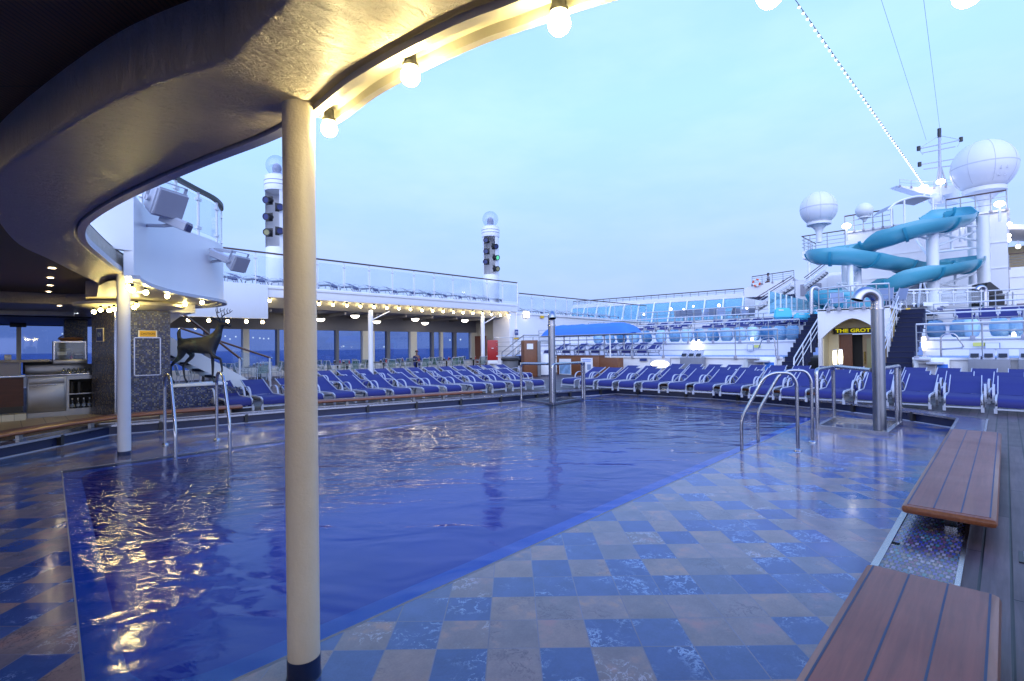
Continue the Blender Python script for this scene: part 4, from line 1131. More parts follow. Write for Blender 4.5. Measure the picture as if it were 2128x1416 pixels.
for nm, a in (('shelf', (s0, s1, YB+0.01, YB+0.5, 0.40, 0.42)), ('shelf', (s0, s1, YB+0.01, YB+0.5, 0.10, 0.13)), ('side_panel', (s0, s0+0.04, YB, YB+0.5, 0.13, zt-0.03)), ('side_panel', (s1-0.03, s1, YB, YB+0.5, 0.13, zt-0.03)),
              ('back_panel', (s0, s1, YB+0.5, YB+0.52, 0.1, zt-0.03)), ('top_rail', (s0+0.04, s1-0.03, YB, YB+0.03, 0.69, zt-0.03))):
    m = MB(); m.b2(*a); m.build(nm, 'dark' if nm == 'back_panel' else 'steeldk', bar, smooth=0)
m = MB(); m.b2(s1, xr, YB+0.02, YB+0.55, 0.10, zt-0.03, 0.006); m.build('end_panel', 'steeldk', bar)
m = MB(); m.b2(xl-0.02, xr+0.03, YB-0.05, YB+0.62, zt-0.03, zt, 0.006); m.build('worktop', 'steel', bar)
m = MB(); m.b2(xl-0.02, xr+0.03, YB+0.56, YB+0.64, zt, zt+0.17, 0.004); m.build('back_rail', 'steeldk', bar)
m = MB(); m.b2(xl-0.1, bx(150), YB+0.5, YB+0.95, 1.03, 1.07, 0.01); m.build('serving_ledge', 'steel', bar)
m = MB(); m.b2(xl-0.05, bx(150), YB+0.64, YB+0.70, zt, 1.03); m.build('ledge_back', 'dark', bar)
bf = thing('panelled_bar', 'dark brown wooden bar front with pale tiled step at far left', 'bar', (-1, 12.7, 0))
m = MB(); m.b2(-4, xl-0.05, YB+0.0, YB+0.12, 0.24, 0.76); m.build('panel', 'woodpanel', bf) if 'woodpanel' in MAT else m.build('panel', 'wood', bf)
m = MB(); m.b2(-4, xl-0.06, YB-0.01, YB+0.11, 0.13, 0.24); m.build('kick_board', 'dark', bf)
m = MB(); m.b2(-4, xl-0.02, YB-0.22, YB-0.0, -0.0, 0.12); m.build('tiled_step', 'steptile', bf, smooth=0)
m = MB(); m.b2(-4, xl-0.03, YB-0.04, YB+0.25, 0.76, 0.80, 0.005); m.build('counter_edge', 'steel', bf)
m = MB(); m.b2(-4, xl-0.1, YB+0.25, YB+0.28, 0.80, 1.03); m.build('splash_panel', 'smoke', bf)
m = MB(); m.b2(-4, xl+0.3, YB+0.2, YB+0.7, 1.03, 1.075, 0.01); m.build('marble_top', 'marble', bf)
# floor of bar zone
struct((lambda mm: mm.build('bar_floor', 'beigetile', smooth=0))((lambda mm: (mm.faces([(-8, 10.6, 0.006), (0.4, 10.6, 0.006), (1.15, 11.0, 0.006), (2.4, 11.2, 0.006), (2.4, 12.6, 0.006), (-8, 19, 0.006)], [(0, 1, 2, 3, 4, 5)]), mm)[1])(MB())))
# warming cabinet on the counter
xa, xb = bx(113), bx(183)
wc = thing('display_cabinet', 'glass fronted display cabinet standing on the bar counter', 'cabinet', ((xa+xb)/2, YB+0.5, 1.0))
z0, z1 = 0.985, 1.40
m = MB(); m.b2(xa, xb, YB+0.28, YB+0.66, z0, z0+0.08, 0.006); m.build('base', 'steeldk', wc)
m = MB()
for x in (xa+0.011, xb-0.011): m.b2(x-0.011, x+0.011, YB+0.28, YB+0.302, z0+0.08, z1)
m.b2(xa, xb, YB+0.28, YB+0.302, z1, z1+0.022); m.build('door_frame', 'steel', wc)
m = MB(); m.b2(xa, xb, YB+0.64, YB+0.66, z0+0.08, z1); m.b2(xa, xb, YB+0.303, YB+0.66, z1, z1+0.02); m.b2(xa, xa+0.01, YB+0.303, YB+0.64, z0+0.08, z1); m.b2(xb-0.01, xb, YB+0.303, YB+0.64, z0+0.08, z1); m.build('shell', 'smokewarm', wc) if 'smokewarm' in MAT else m.build('shell', 'grey', wc)
m = MB(); m.b2(xa+0.022, xb-0.022, YB+0.287, YB+0.291, z0+0.085, z1-0.001); m.build('glass_door', 'glass', wc, smooth=0)
t = thing('till', 'dark card machine with a white label inside the display cabinet', 'till', (xa+0.15, YB+0.45, z0+0.08))
m = MB(); m.b2(xa+0.04, xa+0.27, YB+0.36, YB+0.58, z0+0.085, z0+0.30, 0.01); m.build('body', 'black', t)
m = MB(); m.b2(xa+0.06, xa+0.20, YB+0.352, YB+0.359, z0+0.17, z0+0.235); m.build('label_strip', 'plate', t, smooth=0)
t = thing('paper_box', 'dark box of papers inside the display cabinet', 'box', (xb-0.1, YB+0.45, z0+0.08))
m = MB(); m.b2(xb-0.17, xb-0.04, YB+0.36, YB+0.58, z0+0.085, z0+0.17, 0.006); m.build('tray', 'black', t)
m = MB(); m.b2(xb-0.16, xb-0.05, YB+0.38, YB+0.56, z0+0.172, z0+0.19, 0.004); m.build('papers', 'plate', t)
m = MB(); m.sphere((xa+0.265, YB+0.34, z0+0.115), 0.03, 12, 8); tag(m.build('red_ball', 'red'), 'small red object beside the dark card machine', 'ball')
t = thing('wicker_basket', 'brown oval wicker basket with hoop handle on top of the display cabinet', 'basket', ((xa+xb)/2, YB+0.48, z1+0.02))
cb = Vector(((xa+xb)/2+0.03, YB+0.48, z1+0.021))
m = MB(); m.lathe([(0, 0), (0.15, 0.0), (0.19, 0.05), (0.17, 0.075), (0.0, 0.085)], cb, 20); m.build('bowl', 'wicker', t)
m = MB(); m.tube([cb+Vector((0.19*math.cos(a), 0.0, 0.04+0.09*math.sin(a))) for a in [PI*k/12 for k in range(13)]], 0.012, 6); m.build('handle', 'dark', t)
GP = thing('upturned_glass', 'x', 'glass')
m = MB(); m.lathe([(0.034, 0), (0.036, 0.01), (0.030, 0.06), (0.012, 0.085), (0.008, 0.10), (0.0, 0.10)], (0, 0, 0), 12); m.build('bowl', 'bottle', GP)
m = MB(); m.lathe([(0.0, 0.101), (0.022, 0.101), (0.022, 0.105), (0, 0.105)], (0, 0, 0), 12); m.build('foot', 'bottle', GP)
for k in range(7):
    o = GP if k == 0 else dup(GP, (0, 0, 0))
    o.location = (bx(134)+k*0.075, YB+0.22, zt); tag(o, 'clear glass standing upside down on the steel worktop, ' + nth(k, 7, 'left', 'right'), group='glasses on the bar worktop')
BT = thing('bottle', 'x', 'bottle')
m = MB(); m.lathe([(0, 0), (0.03, 0), (0.032, 0.01), (0.032, 0.10), (0.012, 0.14), (0.011, 0.165), (0, 0.165)], (0, 0, 0), 12); m.build('glass_body', 'bottle', BT)
m = MB(); m.lathe([(0, 0.166), (0.013, 0.166), (0.013, 0.19), (0, 0.19)], (0, 0, 0), 10); m.build('cap', 'plate', BT)
m = MB(); m.lathe([(0.0325, 0.03), (0.0328, 0.035), (0.0328, 0.075), (0.0325, 0.08)], (0, 0, 0), 12); m.build('paper_band', 'greyseat', BT)
for k in range(4):
    o = BT if k == 0 else dup(BT, (0, 0, 0))
    o.location = (s0+0.09+k*0.085, YB+0.1, 0.13); tag(o, 'small bottle on the lowest bar shelf, ' + nth(k, 4, 'left', 'right'), group='bottles on the bar shelf')
CP = thing('cup_stack', 'x', 'cup stack')
m = MB(); m.lathe([(0, 0), (0.035, 0), (0.045, 0.20), (0.05, 0.205), (0.05, 0.215), (0.04, 0.215), (0, 0.2)], (0, 0, 0), 14); m.build('cups', 'black', CP)
for k in range(2):
    o = CP if k == 0 else dup(CP, (0, 0, 0))
    o.location = (s0+0.085+k*0.11, YB+0.14, 0.42); tag(o, ['left', 'right'][k] + ' tall stack of dark cups on the upper bar shelf', group='cup stacks on the bar shelf')
t = thing('napkin_box', 'steel dispenser box with a white paper cone at the end of the bar', 'dispenser', (bx(208), YB-0.06, zt-0.05))
m = MB(); m.b2(bx(200), bx(217), YB-0.12, YB-0.06, zt-0.03, zt+0.17, 0.006); m.build('case', 'steel', t)
m = MB(); m.lathe([(0.035, 0), (0.012, 0.06), (0.004, 0.11), (0, 0.11)], (bx(206), YB-0.09, zt+0.17), 10); m.build('paper', 'plate', t)
t = thing('paper_roll', 'white paper roll standing on the marble counter at far left', 'roll', tuple(atY(9, 751, YB+0.4)))
p = t.location.copy(); m = MB(); m.tube([(p.x, p.y, 1.076+0.05), (p.x+0.09, p.y, 1.076+0.05)], 0.05, 16); m.build('roll', 'plate', t)
m = MB(); m.tube([(p.x-0.003, p.y, 1.126), (p.x+0.093, p.y, 1.126)], 0.015, 10); m.build('core', 'beige', t)
# wall strip behind the cabinet, monitor
m = MB(); m.b2(X_at(133, 20), X_at(182, 20), 20.0, 20.2, 0, 2.18); tag(m.build('dark_pillar', 'mosaicwarm', smooth=0), 'dark pillar between the bar windows, behind the display cabinet', 'pillar')
m = MB(); m.b2(X_at(20, 22), X_at(55, 22), 22.0, 22.08, 2.02, 2.16, 0.01); tag(m.build('ceiling_monitor', 'black'), 'small black screen hung at the top of the bar window', 'screen')

# ================================================================== loungers
def make_lounger():
    t = thing('sun_lounger', 'x', 'sun lounger')
    HW = 0.218; FT = -0.84; HD = 0.70
    def rail_prof(y):
        return [(FT, y, 0.02), (FT-0.005, y, 0.14), (FT+0.02, y, 0.225), (FT+0.10, y, 0.258), (-0.30, y, 0.262), (0.06, y, 0.255)]
    # sling seat, rolled over the foot end
    prof = [(FT+0.005, 0.125), (FT-0.008, 0.19), (FT+0.025, 0.238), (FT+0.10, 0.264), (-0.35, 0.258), (-0.06, 0.262), (0.01, 0.268)]
    m = MB(); nv = []
    for x, z in prof: nv.append((m.bm.verts.new((x, -HW, z)), m.bm.verts.new((x, 0, z-0.006)), m.bm.verts.new((x, HW, z))))
    for A, B in zip(nv, nv[1:]):
        for k in (0, 1): m.bm.faces.new((A[k], A[k+1], B[k+1], B[k]))
    m.build('seat_sling', 'fabric', t, 60)
    bl_ = [(0.01, 0.268), (0.20, 0.335), (0.45, 0.440), (HD-0.01, 0.550), (HD, 0.545)]
    m = MB(); nv = []
    for i, (x, z) in enumerate(bl_):
        s_ = -0.010 if 0 < i < 3 else 0
        nv.append((m.bm.verts.new((x, -HW, z)), m.bm.verts.new((x, 0, z+s_)), m.bm.verts.new((x, HW, z))))
    for A, B in zip(nv, nv[1:]):
        for k in (0, 1): m.bm.faces.new((A[k], A[k+1], B[k+1], B[k]))
    m.build('back_sling', 'fabric', t, 60)
    m = MB()
    for y in (-HW-0.016, HW+0.016):
        m.section([Vector(p) for p in rail_prof(y)], [(-0.013, -0.015), (0.013, -0.015), (0.013, 0.015), (-0.013, 0.015)], up=Vector((0.3, 0, 1)))
        m.bar((0.10, y*1.02, 0.25), (0.20, y*1.06, 0.01), 0.035, 0.03)
    m.bar((FT, -HW-0.03, 0.09), (FT, HW+0.03, 0.09), 0.022, 0.024); m.bar((FT+0.0, -HW-0.03, 0.02), (FT+0.0, -HW-0.03, 0.10), 0.03, 0.03); m.bar((FT, HW+0.03, 0.02), (FT, HW+0.03, 0.10), 0.03, 0.03)
    m.bar((0.16, -HW-0.03, 0.13), (0.16, HW+0.03, 0.13), 0.026, 0.026)
    m.build('frame', 'frame', t)
    m = MB()
    for y in (-HW-0.004, HW+0.004): m.bar((0.0, y, 0.262), (HD+0.004, y, 0.552), 0.014, 0.024)
    m.bar((HD-0.02, -HW, 0.530), (HD-0.02, HW, 0.530), 0.016, 0.016)
    m.build('back_frame', 'frame', t)
    m = MB()
    for y in (-HW, HW): m.bar((0.42, y, 0.42), (0.24, y, 0.14), 0.014, 0.02)
    m.bar((0.24, -HW, 0.14), (0.24, HW, 0.14), 0.014, 0.014)
    m.build('back_strut', 'black', t)
    for s_ in (-1, 1):
        y = s_*(HW+0.054)
        pth = smooth_path([(-0.20, y, 0.14), (-0.19, y, 0.25), (-0.14, y, 0.37), (-0.03, y, 0.43), (0.12, y, 0.43), (0.27, y, 0.375), (0.36, y, 0.265)], 3)
        m = MB(); m.section(pth, [(-0.017, -0.007), (0.017, -0.007), (0.017, 0.007), (-0.017, 0.007)]); m.build('armrest', 'frame', t)
    return t
LG = make_lounger()
_used = [False]
def lounger(p, rz, label, group):
    if not _used[0]: o = LG; _used[0] = True; o.location = p; o.rotation_euler = (0, 0, rz); o['label'] = label; o['group'] = group
    else: o = dup(LG, p, rz, label, group)
    return o
jit = lambda s: random.uniform(-s, s)
# local +x (head) points to world +Y for the port rows, to +X for the far rows
NF = 12
for i in range(NF):
    x = 2.92+0.664*i+0.30; yh = 12.12-0.118*i
    if i % 2: x -= 0.03
    lounger((x, yh-0.70+jit(0.03), 0), PI/2+jit(0.05), 'blue lounger, front row left of the pool, ' + nth(i, NF), 'loungers left of the pool, front row')
for i in range(13):
    x = 6.08+0.572*i+0.28; yh = 15.18-0.118*i
    lounger((x, yh-0.70+jit(0.05), 0), PI/2+jit(0.06), 'blue lounger, back row left of the pool, ' + nth(i, 13), 'loungers left of the pool, back row')
for i in range(15):
    y = 9.02-0.652*i
    lounger((12.95-0.70+jit(0.05)+(0.15 if 5 <= i <= 7 else 0), y, 0), 0+jit(0.04), 'blue lounger, front row beyond the far pool end, ' + nth(i, 15), 'loungers at the far end, front row')
for i in range(13):
    y = 8.80-0.735*i
    lounger((14.65-0.70+jit(0.06), y, 0), jit(0.06), 'blue lounger, middle row beyond the far pool end, ' + nth(i, 13), 'loungers at the far end, middle row')
for i in range(14):
    y = 8.14-0.645*i
    lounger((16.55-0.70+jit(0.06), y, 0), jit(0.06), 'blue lounger, back row beyond the far pool end, ' + nth(i, 14), 'loungers at the far end, back row')
k = 0
for i in range(17):
    x = 4.6+1.0*i
    if x > XE-0.8: break
    lounger((x, YF+0.95, 3.74), PI/2+0.5, 'lounger behind the upper deck glass railing, ' + nth(i, 25), 'loungers on the upper deck'); k += 1
for i in range(9):
    x = XE+0.9+1.25*i
    lounger((x, YF+1.1, zA-0.08), PI/2+0.4, 'lounger behind the lower open railing on the far left, ' + nth(i, 25), 'loungers behind the lower railing')

# ------------------------------------------------------------------ pool ladders
def ladder_rail(t, pin, pout, zt, zb):
    a = Vector((*pin, 0)); b = Vector((*pout, 0)); d = (b-a)
    pts = [a+Vector((0, 0, -0.9)), a+Vector((0, 0, zb)), a+d*0.42+Vector((0, 0, zt-0.06)), a+d*0.60+Vector((0, 0, zt)), a+d*0.90+Vector((0, 0, zt-0.005)), b+Vector((0, 0, zt-0.12)), b+Vector((0, 0, ZF))]
    m = MB(); m.tube(pts, 0.021, 14, fillet=0.12, fs=6); m.build('handrail', 'steel', t)
    m = MB(); m.lathe([(0.021, 0.03), (0.045, 0.012), (0.048, 0.0), (0.021, 0.0)], b+Vector((0, 0, ZF+0.001)), 16); m.build('floor_flange', 'steel', t)
def ladder(name, lab, r1, r2, zt, zb):
    t = thing('pool_ladder', lab, 'ladder', (*r1[1], ZF), 0, 'pool ladders')
    ladder_rail(t, *r1, zt, zb); ladder_rail(t, *r2, zt, zb)
    for z in (-0.35, -0.62):
        m = MB(); m.bar((*r1[0], z), (*r2[0], z), 0.10, 0.02); m.build('step', 'steel', t)
ladder('x', 'stainless pool ladder with two bent handrails near the right bench', ((6.55, 2.40), (6.92, 1.86)), ((7.32, 2.46), (7.62, 1.87)), 0.84, 0.26)
ladder('x', 'stainless pool ladder seen end on, between the pale column and foreground column', ((1.52, 7.50), (1.60, 8.52)), ((2.12, 7.42), (2.22, 8.38)), 0.88, 0.22)

# ------------------------------------------------------------------ big shower pipes in shallow trays
def shower(lab, tray, pipe, face, ztop, rails, pr=0.082):
    t = thing('pool_shower', lab, 'shower', (*pipe, ZF), 0, 'shower pipes by the pool')
    m = MB(); n = len(tray)
    m.section([(p[0], p[1], ZF) for p in tray], [(-0.035, 0), (0.035, 0), (0.035, 0.055), (-0.035, 0.055)], closed=True); m.build('tray_kerb', 'steel', t, smooth=0)
    m = MB(); m.faces([(p[0], p[1], ZF+0.006) for p in tray], [tuple(range(n))]); m.build('tray_floor', 'grating', t, smooth=0)
    p = Vector((*pipe, 0)); f = Vector((math.cos(face), math.sin(face), 0)); rr = 0.15
    pts = [p+Vector((0, 0, ZF)), p+Vector((0, 0, 1.70))]
    m = MB(); m.tube(pts, pr, 28); m.build('pipe', 'steeltube', t)
    m = MB(); m.lathe([(pr, -0.012), (pr+0.012, -0.012), (pr+0.012, 0.012), (pr, 0.012)], p+Vector((0, 0, 1.70)), 28); m.build('collar', 'steel', t)
    arc = []
    for k in range(15):
        a = PI*k/14*0.93
        arc.append(p+f*(rr*(1-math.cos(a)))+Vector((0, 0, ztop-pr-rr+rr*math.sin(a))))
    arc = [p+Vector((0, 0, 1.70))] + arc
    m = MB(); m.tube(arc, pr*0.96, 28, caps=False); e = arc[-1]; m.build('spout', 'steel', t)
    for r_ in rails:
        m = MB(); m.tube(r_, 0.030, 12, fillet=0.09, fs=5); m.build('guard_rail', 'steel', t)
MAT['steeltube'] = simple('dull_stainless_tube', (0.30, 0.31, 0.34), 0.30, 1.0, var=0.15, nscale=5)
zr = 0.80
c1, c2, c3, c4 = (8.94, 2.12), (8.86, 1.24), (10.2, 1.24), (10.1, 2.14)
shower('tall stainless shower pipe bent over like a walking stick on the right of the pool', [c1, c2, c3, c4], (8.98, 1.33), R(135), 2.03,
       [[(*c1, ZF), (*c1, zr-0.01), (*c4, zr-0.01), (*c4, ZF)], [(*c4, ZF+0.05), (c4[0]-0.05, c4[1]-0.06, zr), (8.98, 1.42, zr-0.002)][1:], [(9.05, 1.30, zr+0.02), (c3[0], c3[1], zr+0.02), (*c3, ZF)], [(c3[0]-0.14, c3[1]+0.02, zr), (c3[0]-0.14, c3[1]+0.02, ZF)]])
a, b, c, d = (8.84, 8.42), (8.79, 7.40), (10.05, 7.48), (10.1, 8.35)
shower('tall stainless shower pipe at the far left corner of the pool', [a, b, c, d], (8.92, 7.50), R(225), 2.04,
       [[(*a, ZF), (*a, zr), (8.92, 7.62, zr)], [(b[0]+0.02, b[1]+0.0, ZF), (b[0]+0.02, b[1], zr), (*c, zr), (*c, ZF)], [(*c, zr+0.0), (c[0]+0.16, c[1]+0.06, zr), (c[0]+0.16, c[1]+0.06, ZF)]])

# ------------------------------------------------------------------ bronze deer on its mosaic plinth
pl = thing('deer_plinth', 'low mosaic plinth with pale stone ledge carrying the deer', 'plinth', (3.0, 12, 0))
m = MB(); m.slab([(2.32, 11.55, -0.02), (3.75, 11.55, -0.02), (3.75, 11.55, 0.30), (3.2, 11.55, 0.50), (2.32, 11.55, 0.50)], (0, 0.55, 0)); m.build('mosaic_body', 'mosaic', pl, smooth=0)
m = MB(); m.b2(2.30, 3.25, 11.50, 12.1, 0.50, 0.55, 0.008); m.build('stone_ledge', 'plate', pl)
hd = R(-52)
dp_ = at(414, 797, 0.552)
dr_ = thing('deer_statue', 'dark bronze statue of a deer with antlers, tail raised, stepping to the right', 'statue', (dp_.x, dp_.y, 0.55))
rmz = Matrix.Rotation(hd, 3, 'Z')
def dl_(x, y, z): return Vector((dp_.x, dp_.y, 0.55)) + rmz @ (Vector((x, y, z))*1.06)
S_ = []; E_ = []; Rd = []
def jv(x, y, z, r, par=None):
    S_.append(dl_(x, y, z)); Rd.append(r); i = len(S_)-1
    if par is not None: E_.append((par, i))
    return i
pel = jv(-0.26, 0, 0.775, (0.140, 0.172)); sp1 = jv(-0.08, 0, 0.73, (0.140, 0.172), pel); sp2 = jv(0.10, 0, 0.715, (0.140, 0.185), sp1); sh = jv(0.25, 0, 0.745, (0.132, 0.185), sp2)
nb = jv(0.345, 0, 0.86, (0.090, 0.130), sh); n1 = jv(0.40, 0, 0.98, (0.058, 0.080), nb); n2 = jv(0.435, 0, 1.07, (0.048, 0.062), n1)
hb = jv(0.465, 0, 1.135, (0.050, 0.058), n2); hm = jv(0.535, 0, 1.125, (0.042, 0.046), hb); mz = jv(0.60, 0, 1.095, (0.028, 0.030), hm); no = jv(0.655, 0, 1.075, (0.020, 0.020), mz)
for s_ in (-1, 1):
    e1 = jv(0.43, s_*0.06, 1.185, 0.014, hb); e2 = jv(0.385, s_*0.115, 1.225, 0.020, e1); e3 = jv(0.355, s_*0.15, 1.250, 0.006, e2)
rp = jv(-0.36, 0, 0.78, (0.075, 0.09), pel)
t1_ = jv(-0.41, 0, 0.86, 0.035, rp); t2_ = jv(-0.42, 0, 0.97, 0.038, t1_); t3_ = jv(-0.39, 0, 1.05, 0.012, t2_)
# hind legs
for s_, kx, hx, fx in ((1, -0.20, -0.40, -0.37), (-1, -0.30, -0.52, -0.50)):
    h1 = jv(-0.29, s_*0.075, 0.66, (0.085, 0.120), pel); h2 = jv(kx, s_*0.085, 0.52, (0.048, 0.062), h1); h3 = jv((kx+hx)/2-0.02, s_*0.085, 0.42, (0.032, 0.038), h2)
    h4 = jv(hx, s_*0.085, 0.33, 0.024, h3); h5 = jv(fx+0.0, s_*0.085, 0.10, 0.017, h4); h6 = jv(fx+0.035, s_*0.085, 0.045, 0.021, h5); h7 = jv(fx+0.06, s_*0.085, 0.008, 0.026, h6)
# front leg standing
f1 = jv(0.24, 0.075, 0.60, (0.050, 0.062), sh); f2 = jv(0.215, 0.08, 0.46, 0.034, f1); f3 = jv(0.22, 0.08, 0.33, 0.028, f2); f4 = jv(0.215, 0.08, 0.09, 0.017, f3); f5 = jv(0.235, 0.08, 0.04, 0.021, f4); f6 = jv(0.26, 0.08, 0.008, 0.026, f5)
# front leg lifted
f1 = jv(0.29, -0.075, 0.60, (0.050, 0.06), sh); f2 = jv(0.38, -0.08, 0.50, 0.034, f1); f3 = jv(0.50, -0.08, 0.46, 0.028, f2); f4 = jv(0.53, -0.08, 0.27, 0.017, f3); f5 = jv(0.525, -0.08, 0.22, 0.02, f4); f6 = jv(0.50, -0.08, 0.19, 0.024, f5)
skin_mesh(S_, E_, Rd, 'body', 'bronze', dr_, 2, pel)
for s_ in (-1, 1):
    m = MB()
    main = smooth_path([dl_(0.46, s_*0.028, 1.185), dl_(0.43, s_*0.06, 1.26), dl_(0.46, s_*0.12, 1.31), dl_(0.53, s_*0.13, 1.335), dl_(0.60, s_*0.12, 1.38)], 4)
    m.tube(main, [0.013-0.009*i/len(main) for i in range(len(main))], 8)
    for f_, hgt in ((4, 0.11), (7, 0.15), (10, 0.12), (13, 0.07)):
        p = main[f_]; m.tube([p, p+Vector((0, 0, hgt*0.5))+rmz @ Vector((-0.02, 0, 0)), p+Vector((0, 0, hgt))+rmz @ Vector((0.0, s_*0.01, 0))], [0.008, 0.007, 0.002], 6)
    m.build('antler', 'bronze', dr_)

# ------------------------------------------------------------------ carpeted staircase behind the deer
st = thing('deck_staircase', 'white staircase with blue carpet and wooden handrails behind the deer', 'staircase', (3, 13, 0))
p0 = atY(352, 700, 12.75); p1 = atY(352, 742, 12.75); p2 = atY(428, 800, 12.75); p3 = atY(500, 800, 12.75); p4 = atY(452, 790, 12.75); p5 = atY(400, 735, 12.75)
sx0, sz0, sx1, sz1 = 1.4, 2.0, 4.5, 0.03
def stz(x): return sz0+(sz1-sz0)*(x-sx0)/(sx1-sx0)
m = MB(); m.slab([(sx0, 12.75, stz(sx0)-0.22), (sx1-0.1, 12.75, 0.0), (sx1+0.15, 12.75, 0.0), (sx1+0.15, 12.75, 0.12), (sx0, 12.75, stz(sx0)+0.22)], (0, 0.06, 0)); m.build('stringer', 'white', st, smooth=0)
m = MB(); m.slab([(sx0, 14.0, stz(sx0)-0.22), (sx1-0.1, 14.0, 0.0), (sx1+0.15, 14.0, 0.0), (sx1+0.15, 14.0, 0.12), (sx0, 14.0, stz(sx0)+0.22)], (0, 0.06, 0)); m.build('stringer', 'white', st, smooth=0)
for k in range(12):
    x = sx0+(sx1-sx0)*(k+0.5)/12; z = stz(x)
    m = MB(); m.b2(x-0.15, x+0.15, 12.82, 14.0, z-0.04, z+0.01); m.build('tread', 'carpet', st, smooth=0)
ra = atY(383, 655, 12.85); rb = atY(500, 746, 12.85)
m = MB(); m.tube([ra+(ra-rb)*0.3, ra, rb], 0.026, 10); m.build('handrail', 'woodrail', st)
m = MB(); m.tube([rb, rb+(rb-ra)*0.03], 0.028, 10); m.build('rail_tip', 'steel', st)
m = MB(); m.tube([rb-(rb-ra)*0.02, Vector((rb.x-0.02, rb.y, 0.0))], 0.025, 8); m.build('newel_post', 'rail', st)
rc = atY(375, 682, 14.1); rd = atY(562, 744, 14.1)
m = MB(); m.tube([rc, rd], 0.026, 10); m.build('handrail', 'woodrail', st)
m = MB(); m.tube([rd, rd+(rd-rc)*0.02], 0.028, 10); m.build('rail_tip', 'steel', st)
m = MB(); m.tube([rd-(rd-rc)*0.01, Vector((rd.x, rd.y, 0.0))], 0.025, 8); m.build('newel_post', 'rail', st)
m = MB(); a_ = rc+(rd-rc)*0.55; b_ = rd-(rd-rc)*0.04; m.slab([a_-Vector((0, 0, 0.08)), b_-Vector((0, 0, 0.08)), Vector((b_.x, b_.y, b_.z-0.62)), Vector((a_.x, a_.y, a_.z-0.62))], (0, 0.01, 0)); m.build('glass_side', 'glass', st, smooth=0)
# slanting white soffit of the flight above, under the balcony
m = MB(); q = [atd(312, 655, 9.9), atd(312, 640, 9.9), atd(415, 630, 10.4), atd(352, 674, 10.2), atd(352, 655, 10.15)]
m.slab([q[1], q[2], q[3], q[4], q[0]], (0.05, 0.6, 0)); tag(m.build('stair_soffit', 'white', smooth=0), 'slanting white underside of the upper stair flight above the mosaic wall', 'soffit')

# ------------------------------------------------------------------ promenade tables and chairs
def make_table():
    t = thing('dining_table', 'x', 'table')
    m = MB(); m.box((0, 0, 0.535), (0.75, 0.75, 0.03), None, 0.01); m.build('table_top', 'grey', t)
    m = MB(); m.tube([(0, 0, 0.02), (0, 0, 0.52)], 0.045, 12); m.lathe([(0, 0.0), (0.22, 0.0), (0.20, 0.02), (0.05, 0.04), (0, 0.04)], (0, 0, 0), 16); m.build('pedestal', 'black', t)
    return t
def make_chair():
    t = thing('strap_chair', 'x', 'chair')
    m = MB()
    for s_ in (-1, 1):
        y = s_*0.20
        m.tube([(0.20, y, 0), (0.19, y, 0.34), (0.20, y, 0.48), (-0.14, y, 0.50), (-0.17, y, 0.34)], 0.013, 6, fillet=0.05)
        m.tube([(0.20, y*0.95, 0.32), (-0.17, y*0.95, 0.30), (-0.27, y*0.95, 0.70)], 0.013, 6, fillet=0.05)
        m.tube([(-0.16, y, 0.30), (-0.22, y, 0.0)], 0.013, 6)
    m.tube([(-0.27, -0.19, 0.70), (-0.27, 0.19, 0.70)], 0.013, 6); m.build('frame', 'frame', t)
    m = MB()
    for k in range(7): m.box((0.17-0.05*k, 0, 0.325-0.003*k), (0.036, 0.40, 0.008))
    m.build('seat_straps', 'slatpale', t, smooth=0)
    m = MB()
    for k in range(8):
        z = 0.35+0.047*k; x = -0.185-0.08*(z-0.33)/0.4; m.box((x, 0, z), (0.012, 0.40, 0.026))
    m.build('back_straps', 'slat', t, smooth=0)
    return t
TB = make_table(); CH_ = make_chair()
SA = thing('sauce_bottle', 'x', 'bottle')
m = MB(); m.lathe([(0, 0), (0.03, 0.0), (0.032, 0.08), (0.012, 0.13), (0.01, 0.15), (0, 0.15)], (0, 0, 0), 10); m.build('body', 'red', SA)
m = MB(); m.lathe([(0.012, 0.151), (0.014, 0.175), (0, 0.18)], (0, 0, 0), 8); m.build('cap', 'plate', SA)
NB = thing('napkin_holder', 'x', 'napkin holder')
m = MB(); m.box((0, 0, 0.05), (0.08, 0.10, 0.10), None, 0.01); m.build('case', 'black', NB)
m = MB(); m.box((0, 0, 0.10), (0.05, 0.08, 0.05)); m.build('napkins', 'plate', NB)
tabs = []
for r_, (Y, n_, x0_, dx_) in enumerate([(21.3, 8, 5.2, 1.9), (22.9, 8, 6.0, 1.75)]):
    for i in range(n_): tabs.append((r_, i, n_, x0_+dx_*i, Y))
ci = 0
